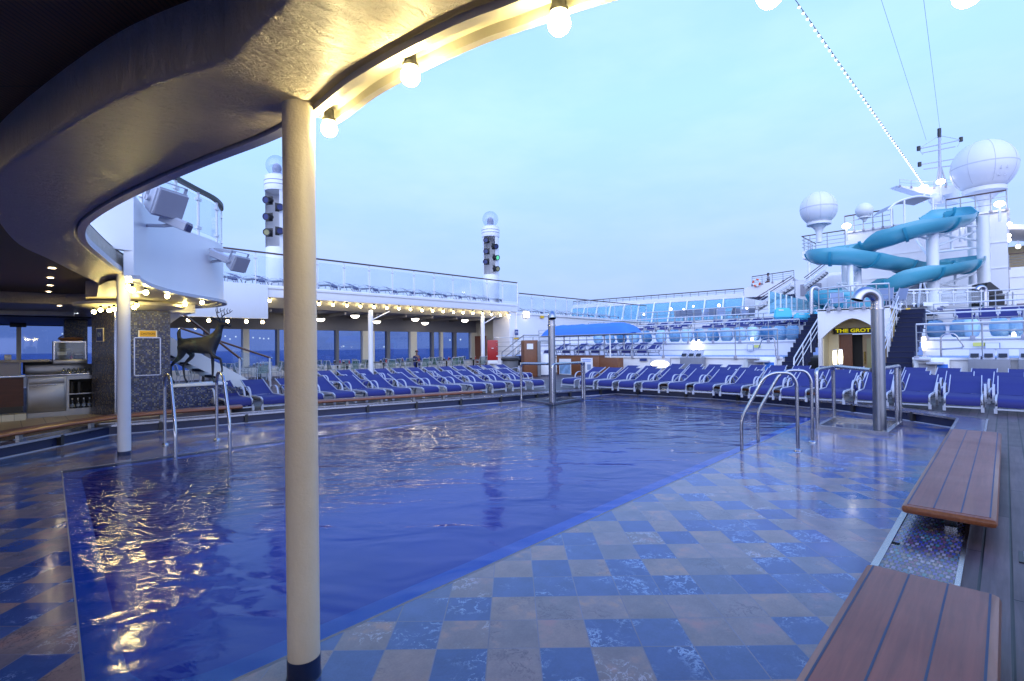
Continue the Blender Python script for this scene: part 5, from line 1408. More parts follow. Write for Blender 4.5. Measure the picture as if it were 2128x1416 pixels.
for q, (r_, i, n_, x, Y) in enumerate(tabs):
    row = ['front', 'window'][r_]
    o = TB if q == 0 else dup(TB, (0, 0, 0)); o.location = (x, Y, 0)
    tag(o, 'dark square table in the %s row under the promenade, %s' % (row, nth(i, n_)), group='promenade tables, %s row' % row)
    o = SA if q == 0 else dup(SA, (0, 0, 0)); o.location = (x+0.1, Y-0.05, 0.55); tag(o, 'small red sauce bottle on a %s row promenade table, %s' % (row, nth(i, n_)), group='sauce bottles')
    o = NB if q == 0 else dup(NB, (0, 0, 0)); o.location = (x-0.1, Y+0.1, 0.55); tag(o, 'dark napkin holder on a %s row promenade table, %s' % (row, nth(i, n_)), group='napkin holders')
    for k, (dx, dy, a) in enumerate([(-0.05, -0.62, PI/2), (0.62, 0.02, PI), (-0.62, 0.0, 0)]):
        if r_ == 1 and k == 0 and i == 4: continue
        o = CH_ if ci == 0 else dup(CH_, (0, 0, 0)); ci += 1
        o.location = (x+dx, Y+dy, 0); o.rotation_euler = (0, 0, a+jit(0.15))
        tag(o, 'green strap chair %s a %s row table, %s' % (['poolside of', 'right of', 'left of'][k], row, nth(i, n_)), group='promenade chairs')

# ------------------------------------------------------------------ people
def person(label, base, rz, sc, pose, mats, cap=None):
    t = thing('person', label, 'person', tuple(base), 0)
    rm = Matrix.Rotation(rz, 3, 'Z')
    def W(v): return Vector(base)+rm @ (Vector(v)*sc)
    V = []; E = []; RR = []; idx = {}
    for nm, par, x, y, z, r in pose:
        idx[nm] = len(V); V.append(W((x, y, z))); RR.append(r*sc if not isinstance(r, tuple) else (r[0]*sc, r[1]*sc))
        if par: E.append((idx[par], idx[nm]))
    body = skin_mesh(V, E, RR, 'body', mats['skin'], t, 2, 0)
    # clothing: the same skeleton, a little thicker, where the photo shows cloth
    for nm, sel, mat, grow in mats['clothes']:
        ids = [idx[n_] for n_ in sel]; mp_ = {v: k for k, v in enumerate(ids)}
        ee = [(mp_[a], mp_[b]) for a, b in E if a in mp_ and b in mp_]
        rr2 = [((RR[i][0]+grow*sc, RR[i][1]+grow*sc) if isinstance(RR[i], tuple) else RR[i]+grow*sc) for i in ids]
        skin_mesh([V[i] for i in ids], ee, rr2, nm, mat, t, 1, 0)
    return t, W
sit = [('pelvis', None, 0, 0, 0.50, (0.16, 0.13)), ('belly', 'pelvis', -0.02, 0, 0.68, (0.15, 0.12)), ('chest', 'belly', -0.02, 0, 0.88, (0.17, 0.13)), ('collar', 'chest', 0.0, 0, 1.02, (0.10, 0.08)), ('neck', 'collar', 0.02, 0, 1.10, 0.055),
       ('jaw', 'neck', 0.06, 0, 1.17, (0.07, 0.08)), ('head', 'jaw', 0.05, 0, 1.27, (0.085, 0.10)), ('crown', 'head', 0.04, 0, 1.34, (0.06, 0.07)), ('nose', 'head', 0.145, 0, 1.235, 0.018)]
for s_, n_ in ((1, 'l'), (-1, 'r')):
    sit += [('sh'+n_, 'collar', -0.01, s_*0.17, 0.99, 0.07), ('el'+n_, 'sh'+n_, 0.10, s_*0.25, 0.76, 0.05), ('wr'+n_, 'el'+n_, 0.24, -s_*0.03, 0.78+0.04*s_, 0.036), ('ha'+n_, 'wr'+n_, 0.23, -s_*0.11, 0.80+0.04*s_, (0.04, 0.022)),
            ('hp'+n_, 'pelvis', 0.05, s_*0.10, 0.48, 0.10), ('kn'+n_, 'hp'+n_, 0.46, s_*0.13, 0.52, 0.07), ('an'+n_, 'kn'+n_, 0.44, s_*0.12, 0.10, 0.048), ('to'+n_, 'an'+n_, 0.62, s_*0.13, 0.04, 0.042)]
pp = atY(866, 745, 22.0)
W_ = person('person in dark jacket and blue trousers sitting with folded arms under the promenade', (pp.x, 22.0, 0.0), R(-120), 0.78, sit,
       {'skin': 'skin', 'clothes': [('jacket', ['belly', 'chest', 'collar', 'shl', 'ell', 'wrl', 'shr', 'elr', 'wrr'], 'shirt', 0.018), ('trousers', ['pelvis', 'hpl', 'knl', 'anl', 'hpr', 'knr', 'anr'], 'jeans', 0.015)]})
t, W = W_
m = MB(); m.lathe([(0.0, 0.10), (0.06, 0.09), (0.095, 0.03), (0.098, 0.0), (0.09, 0.0), (0, 0.06)], W((0.04, 0, 1.29)), 16); m.build('hair', 'hair', t)
m = MB(); m.box(W((0.09, 0, 1.385)), (0.09, 0.05, 0.035), R(-120), 0.01); m.build('cap', 'cap', t)
o = dup(CH_, (pp.x, 22.0, 0), R(-120), 'strap chair under the person sitting with folded arms', 'promenade chairs')

stand = [('pelvis', None, 0, 0, 0.92, (0.15, 0.11)), ('belly', 'pelvis', 0, 0, 1.08, (0.14, 0.11)), ('chest', 'belly', 0, 0, 1.28, (0.16, 0.12)), ('collar', 'chest', 0, 0, 1.42, (0.10, 0.08)), ('neck', 'collar', 0.01, 0, 1.49, 0.055), ('jaw', 'neck', 0.03, 0, 1.56, (0.07, 0.08)),
         ('head', 'jaw', 0.02, 0, 1.65, (0.085, 0.10)), ('crown', 'head', 0.01, 0, 1.72, (0.06, 0.07))]
for s_, n_ in ((1, 'l'), (-1, 'r')):
    stand += [('sh'+n_, 'collar', 0, s_*0.18, 1.38, 0.07), ('el'+n_, 'sh'+n_, 0.03, s_*0.24, 1.12, 0.05), ('wr'+n_, 'el'+n_, 0.20, s_*0.20, 0.98, 0.036), ('ha'+n_, 'wr'+n_, 0.28, s_*0.18, 0.98, (0.04, 0.022)),
              ('hp'+n_, 'pelvis', 0, s_*0.10, 0.86, 0.10), ('kn'+n_, 'hp'+n_, 0.02, s_*0.10, 0.48, 0.065), ('an'+n_, 'kn'+n_, 0, s_*0.10, 0.08, 0.046), ('to'+n_, 'an'+n_, 0.16, s_*0.11, 0.035, 0.04)]

# ------------------------------------------------------------------ light towers on the upper deck
def tower(base, r, h, ygl, label, spots, lit, behind=False):
    t = thing('light_tower', label, 'light tower', tuple(base), 0, 'light towers on the upper deck')
    b = Vector(base)
    m = MB(); m.lathe([(0, 0), (r, 0), (r, h*0.36), (r*0.97, h*0.37)], b, 28); m.build('lower_drum', 'white', t)
    # upper half: a channel open towards the pool
    ang = math.atan2(-Vf.y, -Vf.x)
    m = MB(); m.lathe([(r, h*0.36), (r, h*0.86), (r*0.94, h*0.86), (r*0.94, h*0.36), (r, h*0.36)], b, 22, a0=ang+0.62, a1=ang+2*PI-0.95); m.build('shell', 'white', t)
    m = MB(); m.lathe([(0, h*0.36), (r*0.95, h*0.36), (r*0.95, h*0.365), (0, h*0.365)], b, 24); m.build('shelf', 'frame', t)
    m = MB(); m.lathe([(0, h*0.85), (r*1.06, h*0.85), (r*1.10, h*0.87), (r*1.10, h*0.945), (r*1.04, h*0.955), (r*1.04, h*0.98), (r*0.6, h*1.0), (0, h*1.0)], b, 28); m.build('cap', 'white', t)
    m = MB()
    for zz in (0.895, 0.93): m.lathe([(r*1.101, h*zz), (r*1.115, h*zz+0.02), (r*1.101, h*zz+0.04)], b, 28)
    m.build('cap_band', 'smoke', t)
    m = MB(); m.sphere(b+Vector((0, 0, h*1.0+r*0.80)), r*0.98, 24, 14); m.build('clear_dome', 'acrylic', t)
    m = MB(); m.sphere(b+Vector((0, 0, h*1.0+r*0.55)), r*0.42, 12, 8, 1.2); m.box(b+Vector((0, 0, h*1.0+r*0.15)), (r*0.7, r*0.5, r*0.5), None, 0.03); m.build('moving_lamp', 'smoke', t)
    f = Vector((-Vf.x, -Vf.y, 0)).normalized(); sd = Vector((Vr0.x, Vr0.y, 0))
    for i, (u, zz, yaw, ml) in enumerate(spots):
        p = b+f*(r*0.80)+sd*(u*r)+Vector((0, 0, h*zz)); d = (f*math.cos(yaw)+sd*math.sin(yaw)+Vector((0, 0, -0.2))).normalized()
        m = MB(); m.lathe([(0, -0.20), (0.10, -0.19), (0.13, -0.05), (0.135, 0.14), (0.155, 0.16), (0.155, 0.20), (0.12, 0.20), (0.10, 0.12), (0, 0.12)], p, 14, axis=d); hs = m.build('spotlight', 'black', t)
        m = MB(); m.lathe([(0, 0.185), (0.118, 0.185), (0.118, 0.175), (0, 0.175)], p, 14, axis=d); m.build('lens', ml, hs)
        m = MB(); m.bar(p-d*0.05+Vector((0, 0, 0.17)), p-d*0.05-Vector((0, 0, 0.19)), 0.30, 0.03, up=d); m.build('yoke', 'black', hs)
    return t
b_ = atY(1021, 632, 21.3); dpt = (Vector(b_)-O0).dot(Vf)
zt_ = atY(1021, 470, 21.3).z
tower((b_.x, 21.3, 3.72), 17*dpt/1040, zt_-3.72, 455, 'white light tower with clear dome, further one, some lamps glowing green', [(-0.45, 0.80, -0.2, 'lens'), (0.50, 0.72, 0.6, 'lens'), (-0.45, 0.66, -0.2, 'lens'), (0.62, 0.58, 0.75, 'greenlens'), (-0.48, 0.53, -0.3, 'lens'), (0.62, 0.44, 0.7, 'lensamber')], True)
b_ = atY(577, 590, 22.2); dpt = (Vector(b_)-O0).dot(Vf)
zt_ = atY(577, 364, 22.2).z
tower((b_.x, 22.2, 3.72), 22.5*dpt/1040, zt_-3.72, 347, 'white light tower with clear dome, half hidden by the foreground column', [(-0.40, 0.76, -0.2, 'lens'), (-0.40, 0.62, -0.2, 'lens'), (-0.42, 0.49, 0.0, 'lensamber'), (0.55, 0.70, 0.6, 'lens'), (0.55, 0.5, 0.6, 'lens')], False)

# ================================================================== terraces at the far end
TX = [18.0, 20.5, 23.0, 26.0]; TZ = [0.78, 1.35, 1.84, 2.5]
YL = 19.6; YR = -9.0
SL = (4.62, 5.22); SR = (1.88, 2.5)          # the two flights
names = ['lowest', 'second', 'third', 'top']
for i in range(4):
    X0 = TX[i]; X1 = TX[i+1] if i < 3 else 60.0
    for side, (ya, yb) in (('left', (SL[1], YL)), ('right', (YR, SR[0]))):
        t = thing('terrace', '%s white terrace step of the far seating area, %s of the stairs' % (names[i], side), 'terrace', (X0, (ya+yb)/2, 0))
        m = MB(); m.b2(X0, X0+0.15, ya, yb, TZ[i-1] if i else 0, TZ[i]-0.06); m.build('front_wall', 'whitefar', t, smooth=0)
        m = MB(); m.b2(X0-0.04, X1, ya, yb, TZ[i]-0.06, TZ[i]); m.build('floor', 'carpetline' if i < 2 else 'carpet', t, smooth=0)
        m = MB(); m.b2(X0-0.06, X0-0.0405, ya, yb, TZ[i]-0.065, TZ[i]-0.005); m.build('edge_strip', 'white', t, smooth=0)
# rails: several bars between posts
def bar_rail(label, P, h, nposts, bars=4, r=0.020, group=None, mat='rail', end=True):
    P = [Vector(p) for p in P]
    t = thing('bar_railing', label, 'railing', tuple(P[0]), 0, group)
    Ls = [0.0]
    for a, b in zip(P, P[1:]): Ls.append(Ls[-1]+(b-a).length)
    def pos(s_):
        s_ = min(max(s_, 0), Ls[-1]-1e-6); i = max(k for k in range(len(P)-1) if Ls[k] <= s_); return P[i].lerp(P[i+1], (s_-Ls[i])/(Ls[i+1]-Ls[i]))
    for b in range(bars):
        hh = h*(1-b/bars); rr = r*1.25 if b == 0 else r*0.55
        m = MB(); m.tube([p+Vector((0, 0, hh)) for p in P], rr, 8); m.build('top_rail' if b == 0 else 'bar', mat if b == 0 else 'raildark', t)
    for k in range(nposts):
        p = pos(Ls[-1]*k/(nposts-1)); m = MB(); m.tube([p, p+Vector((0, 0, h))], r*0.9, 8); m.build('post', 'raildark', t)
        m = MB(); m.box(p+Vector((0, 0, -0.03)), (0.07, 0.11, 0.13), None, 0.01); m.build('post_foot', 'smoke', t)
    return t
MAT['raildark'] = simple('grey_rail_tube', (0.30, 0.32, 0.36), 0.35, 0.4, var=0.05)
RH = [0.92, 0.75, 0.70, 0.60]
for i in range(4):
    X0 = TX[i]-0.05
    ya = YL-0.6 if i == 0 else YL-1.5*i
    n_ = [11, 13, 12, 10][i]
    bar_rail('%s of the four terrace railings left of the far stairs' % names[i], [(X0, ya, TZ[i]), (X0, SL[1]+0.15, TZ[i])], RH[i], n_, 4 if i < 3 else 3, group='terrace railings')
    bar_rail('%s of the four terrace railings right of the far stairs' % names[i], [(X0, SR[0]-0.1, TZ[i]), (X0, YR, TZ[i])], RH[i], n_-2, 4 if i < 3 else 3, group='terrace railings')
# stairs with navy carpet
def flight(label, y0, y1, rails):
    t = thing('far_staircase', label, 'staircase', (TX[0], (y0+y1)/2, 0))
    n_ = 15; zt = 2.3; xa, xb = 16.9, 21.6
    for k in range(n_):
        x = xa+(xb-xa)*k/n_; z = zt*(k+1)/n_
        m = MB(); m.b2(x, x+(xb-xa)/n_+0.02, y0, y1, 0 if k == 0 else z-0.32, z); m.build('step', 'carpet', t, smooth=0)
        m = MB(); m.b2(x-0.015, x+0.05, y0+0.01, y1-0.01, z+0.001, z+0.012); m.build('step_nosing', 'stepedge', t, smooth=0)
    for y in rails:
        for hh in (0.62, 0.42, 0.22):
            m = MB(); m.tube([(xa-0.05, y, 0.15+hh-0.22), (xa+0.0, y, 0.15+hh), (xb, y, zt+hh)], 0.02 if hh > 0.6 else 0.012, 8); m.build('handrail' if hh > 0.6 else 'bar', 'rail', t)
        for k in range(6):
            x = xa+(xb-xa)*k/5; z = 0.15+(zt-0.15)*k/5
            m = MB(); m.tube([(x, y, z-0.1), (x, y, z+0.62)], 0.016, 8); m.build('post', 'rail', t)
    return t
flight('left flight of navy carpeted stairs beside the arched entrance', *SL, (SL[0]-0.02,))
flight('right flight of navy carpeted stairs beside the arched entrance', *SR, (SR[1]+0.05,))

# ---- arched entrance
gr = thing('arched_entrance', 'white arched entrance front with tan recess and dark doorway between the stairs', 'entrance', (20, 3.1, 0))
GX = 19.6
yg0, yg1 = SR[1]+0.08, SL[0]-0.04
m = MB(); zt = 2.34
arch = [(yg0, 0.0)]
m.b2(GX, GX+0.2, yg0, yg0+0.1, 0, zt); m.build('side_pier', 'whitefar', gr, smooth=0)
m = MB(); m.b2(GX, GX+0.2, yg1-0.1, yg1, 0, zt); m.build('side_pier', 'whitefar', gr, smooth=0)
ym = (yg0+yg1)/2; hw = (yg1-yg0)/2-0.1
pts = [(GX, yg0+0.1, zt), (GX, yg1-0.1, zt)] ; curve = []
for k in range(17):
    u = -1+2*k/16; curve.append((GX, ym-u*hw, 1.36+0.66*(1-abs(u)**1.6)))
m = MB()
for q, r_ in zip(curve, curve[1:]): m.slab([q, r_, (GX, r_[1], zt), (GX, q[1], zt)], (0.2, 0, 0))
m.build('arch', 'whitefar', gr, smooth=0, dbl=0.0005)
m = MB(); m.slab([(GX+0.9, yg0, 1.55), (GX+0.9, yg1, 1.55), (GX+0.9, yg1, 2.3), (GX+0.9, yg0, 2.3)], (0.1, 0, 0)); m.b2(GX+0.9, GX+1.0, yg1-0.42, yg1, 0, 1.55); m.b2(GX+0.9, GX+1.0, yg0, yg0+0.2, 0, 1.55)
m.build('recess_wall', 'tan', gr, smooth=0)
for ya_, yb_ in ((yg1-0.12, yg1-0.09), (yg0+0.09, yg0+0.12)):
    m = MB(); m.b2(GX+0.2, GX+0.9, ya_, yb_, 0, 2.3); m.build('recess_side', 'tan', gr, smooth=0)
m = MB(); m.b2(GX+1.6, GX+1.65, yg0+0.2, yg1-0.42, 0, 1.5); m.build('dark_lobby', 'dark', gr, smooth=0)
m = MB(); m.b2(GX+1.0, GX+1.04, yg1-0.80, yg1-0.42, 0.02, 1.52); d_ = m.build('door', 'wood', gr, smooth=0)
m = MB(); m.b2(GX+1.0, GX+1.04, yg0+0.2, yg0+0.9, 0.02, 1.5); d_ = m.build('door', 'doorglass' if 'doorglass' in MAT else 'tan', gr, smooth=0)
m = MB(); m.b2(GX+0.97, GX+0.99, yg0+0.32, yg0+0.78, 0.3, 1.35); m.build('frosted_pane', 'lensamber', d_, smooth=0)
m = MB(); m.tube([(GX+0.95, yg0+0.84, 0.5), (GX+0.95, yg0+0.84, 0.9)], 0.02, 8); m.build('handle', 'brass' if 'brass' in MAT else 'steel', d_)
t = thing('name_sign', 'yellow lettered GROTTO sign over the dark doorway', 'sign', (GX+0.84, ym, 1.62))
m = MB(); m.b2(GX+0.82, GX+0.88, ym-0.72, ym+0.72, 1.53, 1.72, 0.01); m.build('board', 'dark', t)
text_mesh('THE GROTTO', 0.165, 'lettering', 'neon', t, (GX+0.812, ym, 1.625), (0, -1, 0), (0, 0, 1), 0.01, 0.006, width=1.30)
m = MB(); m.b2(GX-0.0, TX[3]+0.2, SR[1]+0.05, SL[0], 2.30, 2.36); m.b2(GX+2.0, TX[3], SR[0], SL[1], 2.25, 2.299); m.build('roof_platform', 'whitefar', gr, smooth=0)
crv = [(GX+0.1, yg1-0.02, 2.36), (GX-0.1, yg1-0.5, 2.36), (GX-0.15, ym, 2.36), (GX-0.1, yg0+0.5, 2.36), (GX+0.1, yg0+0.02, 2.36)]
bar_rail('curved railing on the platform above the arched entrance', [tuple(p) for p in smooth_path(crv, 4)], 0.72, 7, 4)
def flame_lamp(p, label, r=0.10, h=0.5):
    t = thing('wall_lamp', label, 'wall lamp', tuple(p), 0, 'wall lamps on the terraces')
    p = Vector(p); m = MB(); m.lathe([(0, -h/2), (r*0.8, -h/2), (r, 0), (r*0.8, h/2), (0, h/2)], p, 14); m.build('diffuser', 'walllamp', t)
    m = MB(); m.lathe([(0, -h/2-0.03), (r*0.9, -h/2-0.03), (r*0.9, -h/2), (0, -h/2)], p, 14); m.lathe([(0, h/2), (r*0.9, h/2), (r*0.9, h/2+0.03), (0, h/2+0.03)], p, 14); m.build('end_cap', 'frame', t)
    return t
for (px, py, X, lab) in [(1735, 743, 17.2, 'bright cylinder lamp left of the arched doorway, outer one'), (1747, 742, 17.25, 'bright cylinder lamp left of the arched doorway, inner one'), (1920, 714, 20.4, 'bright cylinder lamp on the terrace right of the right stairs'),
                         (1441, 718, 20.35, 'bright cylinder lamp on the left terrace wall, left of a pair'), (1452, 717, 20.4, 'bright cylinder lamp on the left terrace wall, right of a pair')]:
    flame_lamp(atX(px, py, X), lab, 0.055, 0.40 if py > 730 else 0.42)
t = thing('wall_floodlight', 'wide glaring floodlight on the lowest terrace wall behind the loungers', 'wall lamp', tuple(atX(1371, 757, 17.9)))
p = atX(1371, 757, 17.9); m = MB(); m.lathe([(0, -0.03), (0.35, -0.02), (0.38, 0.0), (0.35, 0.02), (0, 0.03)], p, 20, axis=(1, 0, 0)); 
for v in m.bm.verts: v.co.z = p.z+(v.co.z-p.z)*0.36
m.build('diffuser', 'walllamp', t)
m = MB(); m.b2(p.x+0.025, p.x+0.09, p.y-0.42, p.y+0.42, p.z-0.2, p.z+0.24, 0.02); m.build('housing', 'frame', t)

# ---- tub chairs along the second terrace
def make_tub():
    t = thing('tub_chair', 'x', 'tub chair')
    m = MB(); n_ = 14; rows = []
    for hgt, r_, cut in ((0.0, 0.17, 0), (0.06, 0.23, 0), (0.22, 0.27, 0), (0.40, 0.285, 0.0), (0.56, 0.26, 0), (0.66, 0.20, 0)):
        row = []
        for k in range(n_+1):
            a = R(-140)+R(280)*k/n_
            f_ = 1-max(0, (abs(a)-R(70))/R(70))*(0.62 if hgt > 0.2 else 0.0)
            row.append(m.bm.verts.new((-r_*math.cos(a), r_*math.sin(a)*1.02, hgt*f_ if hgt > 0.2 else hgt)))
        rows.append(row)
    for A, B in zip(rows, rows[1:]):
        for k in range(n_): m.bm.faces.new((A[k], A[k+1], B[k+1], B[k]))
    r = bmesh.ops.solidify(m.bm, geom=list(m.bm.faces), thickness=0.03)
    m.build('shell', 'tub', t, 60)
    m = MB(); m.lathe([(0, 0.24), (0.20, 0.24), (0.225, 0.27), (0.20, 0.30), (0, 0.31)], (0.02, 0, 0), 18); m.build('cushion', 'awning', t)
    m = MB(); m.lathe([(0, 0), (0.15, 0), (0.15, 0.02), (0.05, 0.04), (0.05, 0.1), (0, 0.1)], (0, 0, 0), 14); m.build('foot', 'frame', t)
    return t
TBC = make_tub(); first = True
tubL = [1243, 1268, 1292, 1318, 1344, 1374, 1402, 1428, 1455, 1482, 1510, 1538, 1566, 1594, 1621, 1648]
tubR = [1945, 1995, 2016, 2079, 2117, 2165]
for lst, side in ((tubL, 'left'), (tubR, 'right')):
    for i, px in enumerate(lst):
        p = atX(px, 700, 21.05)
        o = TBC if first else dup(TBC, (0, 0, 0)); first = False
        o.scale = (0.85, 0.86, 0.82); o.location = (21.05, p.y, TZ[1]); o.rotation_euler = (0, 0, R(180)+PI+jit(0.3))
        tag(o, 'light blue tub chair on the second terrace %s of the stairs, %s' % (side, nth(i, len(lst))), group='tub chairs')
for i, (px, side) in enumerate([(1150, 'L'), (1158, 'L'), (1196, 'L'), (1227, 'L'), (1258, 'L'), (1292, 'L'), (1321, 'L'), (1352, 'L')][1:]):
    p = atX(px, 730, 18.9)
    lounger((19.0, p.y, TZ[0]), 0+jit(0.05), 'blue lounger on the lowest terrace under the awning, ' + nth(i, 7), 'loungers on the lowest terrace')
for i, px in enumerate([1343, 1368, 1395, 1420, 1482, 1510, 1536, 1562, 1588, 1613, 1640, 1666]):
    p = atX(px, 668, 23.7)
    lounger((23.75, p.y, TZ[2]), jit(0.1), 'blue lounger on the third terrace left of the stairs, ' + nth(i, 12), 'loungers on the third terrace')
for i, px in enumerate([2005, 2052, 2098, 2140]):
    p = atX(px, 668, 23.7)
    lounger((23.75, p.y, TZ[2]), jit(0.1), 'blue lounger on the third terrace right of the stairs, ' + nth(i, 4), 'loungers on the third terrace')
# top terrace: grey mesh chairs and small lamps
def make_mesh_chair():
    t = thing('mesh_chair', 'x', 'chair')
    m = MB()
    for s_ in (-1, 1):
        y = s_*0.2; m.tube([(0.2, y, 0), (0.19, y, 0.42), (-0.16, y, 0.44), (-0.2, y, 0.3)], 0.014, 6, fillet=0.05); m.tube([(0.18, y, 0.30), (-0.16, y, 0.28), (-0.27, y, 0.68)], 0.014, 6, fillet=0.04); m.tube([(-0.15, y, 0.28), (-0.2, y, 0)], 0.014, 6)
    m.tube([(0.18, -0.2, 0.30), (0.18, 0.2, 0.30)], 0.012, 6); m.build('frame', 'frame', t)
    m = MB(); m.slab([(0.18, -0.19, 0.31), (0.18, 0.19, 0.31), (-0.16, 0.19, 0.29), (-0.16, -0.19, 0.29)], (0, 0, 0.012)); m.build('seat', 'greyseat', t)
    m = MB(); m.slab([(-0.17, -0.19, 0.31), (-0.17, 0.19, 0.31), (-0.27, 0.19, 0.67), (-0.27, -0.19, 0.67)], (-0.012, 0, 0)); m.build('backrest', 'greyseat', t)
    return t
MC = make_mesh_chair()
mcs = [(1450, 27.0, 20), (1462, 27.2, 160), (1478, 27.5, 40), (1498, 27.0, 200), (1515, 27.6, 90), (1532, 28.2, 10), (1545, 28.6, 180), (1556, 28.8, 60), (1412, 27.0, 0), (1424, 27.0, 0), (1436, 27.0, 0)]
for i, (px, X, a) in enumerate(mcs):
    p = atX(px, 640, X); o = MC if i == 0 else dup(MC, (0, 0, 0)); o.location = (X, p.y, TZ[3]); o.rotation_euler = (0, 0, R(a))
    tag(o, 'grey mesh chair on the top terrace below the slanting windows, ' + nth(i, len(mcs)), group='mesh chairs on the top terrace')
for i, (px, py, a) in enumerate([(1742, 628, 200), (1772, 630, 150), (1838, 628, 20), (1858, 628, 60), (1800, 627, 100)]):
    p = atX(px, 632, 21.0); o = dup(MC, (21.0+0.5*(i % 2), p.y, 2.36), R(a), 'blue mesh chair on the platform over the arched entrance, ' + nth(i, 5), 'mesh chairs over the entrance')
for i, (px, py, X) in enumerate([(1394, 643, 26.4), (1421, 643, 27), (1494, 635, 27.5), (1441, 637, 27.5), (1612, 648, 24.5), (1552, 641, 27.6), (1338, 654, 26.0)]):
    t = thing('deck_lamp', 'small glowing deck lamp among the top terrace rails, ' + nth(i, 7), 'lamp', tuple(atX(px, py, X)), 0, 'small deck lamps')
    p = atX(px, py, X); m = MB(); m.sphere(p, 0.075 if i in (0, 2) else 0.05, 10, 8); m.build('globe', 'bulbcool', t)
    m = MB(); m.tube([p-Vector((0, 0, 0.07)), Vector((p.x, p.y, TZ[3] if X > 25 else TZ[2]))], 0.012, 6); m.build('stem', 'raildark', t)
for i, (px, py) in enumerate([(1563, 709), (2107, 700)]):
    t = thing('cone_lamp', ['glowing cone shaped lamp on the left second terrace', 'glowing cone shaped lamp among the right tub chairs'][i], 'lamp', tuple(atX(px, py, 20.6)))
    p = atX(px, py, 20.6); m = MB(); m.lathe([(0, -0.12), (0.09, -0.12), (0.03, 0.13), (0, 0.13)], p, 12); m.build('shade', 'bulbcool', t)
    m = MB(); m.lathe([(0, -0.15), (0.06, -0.15), (0.06, -0.12), (0, -0.12)], p, 12); m.build('base', 'frame', t)

# ---- towel bins, folding stations, signs on the lowest terrace wall
def bins(px0, px1, label, X=17.7):
    a = atX(px0, 760, X); b = atX(px1, 760, X)
    t = thing('towel_bin', label, 'towel bin', (X, (a.y+b.y)/2, 0), 0, 'towel bins')
    y0, y1 = min(a.y, b.y), max(a.y, b.y)
    m = MB(); m.b2(X-0.15, X+0.18, y0, y1, 0.0, 0.74, 0.01); m.build('cabinet', 'binpanel' if 'binpanel' in MAT else 'grey', t)
    for k in range(3):
        ya = y0+(y1-y0)*k/3+0.02; yb = y0+(y1-y0)*(k+1)/3-0.02
        m = MB(); m.slab([(X-0.14, ya, 0.745), (X-0.14, yb, 0.745), (X+0.12, yb, 1.0), (X+0.12, ya, 1.0)], (0.05, 0, 0)); m.build('chute', 'frame', t)
        m = MB(); m.slab([(X-0.139, ya+0.03, 0.80), (X-0.139, yb-0.03, 0.80), (X-0.05, yb-0.03, 0.89), (X-0.05, ya+0.03, 0.89)], (-0.01, 0, 0.004)); m.build('slot', 'black', t)
    return t
bins(1417, 1462, 'grey three-slot towel bin against the left terrace wall')
bins(2012, 2100, 'grey three-slot towel bin against the right terrace wall')
bins(2116, 2200, 'grey three-slot towel bin cut off by the right edge')
def station(px0, px1, label):
    X = 17.75; a = atX(px0, 750, X); b = atX(px1, 750, X); y0, y1 = min(a.y, b.y), max(a.y, b.y)
    t = thing('towel_station', label, 'cabinet', (X, (y0+y1)/2, 0), 0, 'folded out stations')
    m = MB(); m.b2(X-0.02, X+0.2, y0, y1, 0.0, 0.72, 0.01); m.build('case', 'white', t)
    m = MB(); m.b2(X-0.03, X-0.021, y0+0.03, y0+(y1-y0)*0.34, 0.1, 0.6); m.build('blue_panel', 'awning', t, smooth=0)
    m = MB(); m.slab([(X-0.04, y1-0.1, 0.62), (X-0.04, y0+(y1-y0)*0.38, 0.62), (X-0.22, y0+(y1-y0)*0.42, 0.25), (X-0.22, y1-0.16, 0.25)], (0.02, 0, 0)); m.build('flap', 'smoke', t, smooth=0)
    for k, (f0, f1, z) in enumerate(((0.05, 0.5, 0.70), (0.38, 0.85, 0.60))):
        m = MB(); m.b2(X-0.26, X-0.02, y1-(y1-y0)*f1, y1-(y1-y0)*f0, z, z+0.06, 0.01); m.build('tray', 'frame', t)
    return t
station(1549, 1611, 'white folded out towel station left of the left stairs')
station(1899, 1973, 'white folded out towel station right of the right stairs')
plate('blue_sign', 'small blue sign board on the left terrace wall', 'sign', atX(1337, 748, 17.95), (0, -1, 0), 0.36, 0.12, 'ink', border='frame')
plate('pale_yellow_sign', 'small pale yellow sign on the second terrace left of the stairs', 'sign', atX(1574, 720, 20.4), (0, -1, 0), 0.24, 0.11, 'paleyellow')
plate('pale_yellow_sign', 'small pale yellow sign on the second terrace above the right towel bin', 'sign', atX(2035, 716, 20.4), (0, -1, 0), 0.28, 0.11, 'paleyellow')
plate('framed_notice', 'framed pale notice beside the yellow sign on the right terrace', 'sign', atX(2062, 719, 20.4), (0, -1, 0), 0.34, 0.18, 'plate', border='greyseat')
plate('framed_notice', 'framed pale notice below the small yellow sign on the left terrace', 'sign', atX(1559, 723, 20.4), (0, -1, 0), 0.24, 0.26, 'plate', border='greyseat')
for i, (q, X) in enumerate([([(1576, 725), (1585, 703), (1609, 701), (1612, 731)], 19.3), ([(1956, 735), (1955, 696), (1983, 692), (2003, 719), (1998, 724), (1955, 726)], 18.6)]):
    t = thing('grab_rail', ['bent tube grab rail on the left second terrace', 'bent tube grab rail on the right second terrace'][i], 'rail', tuple(atX(*q[0], X)))
    m = MB(); m.tube([atX(x, y, X) for x, y in q], 0.022, 10, fillet=0.12); m.build('tube', 'steel', t)
    e = atX(*q[0 if i else -1], X); m = MB(); m.tube([e, Vector((e.x, e.y, TZ[0]))], 0.022, 8); m.build('foot', 'steel', t)

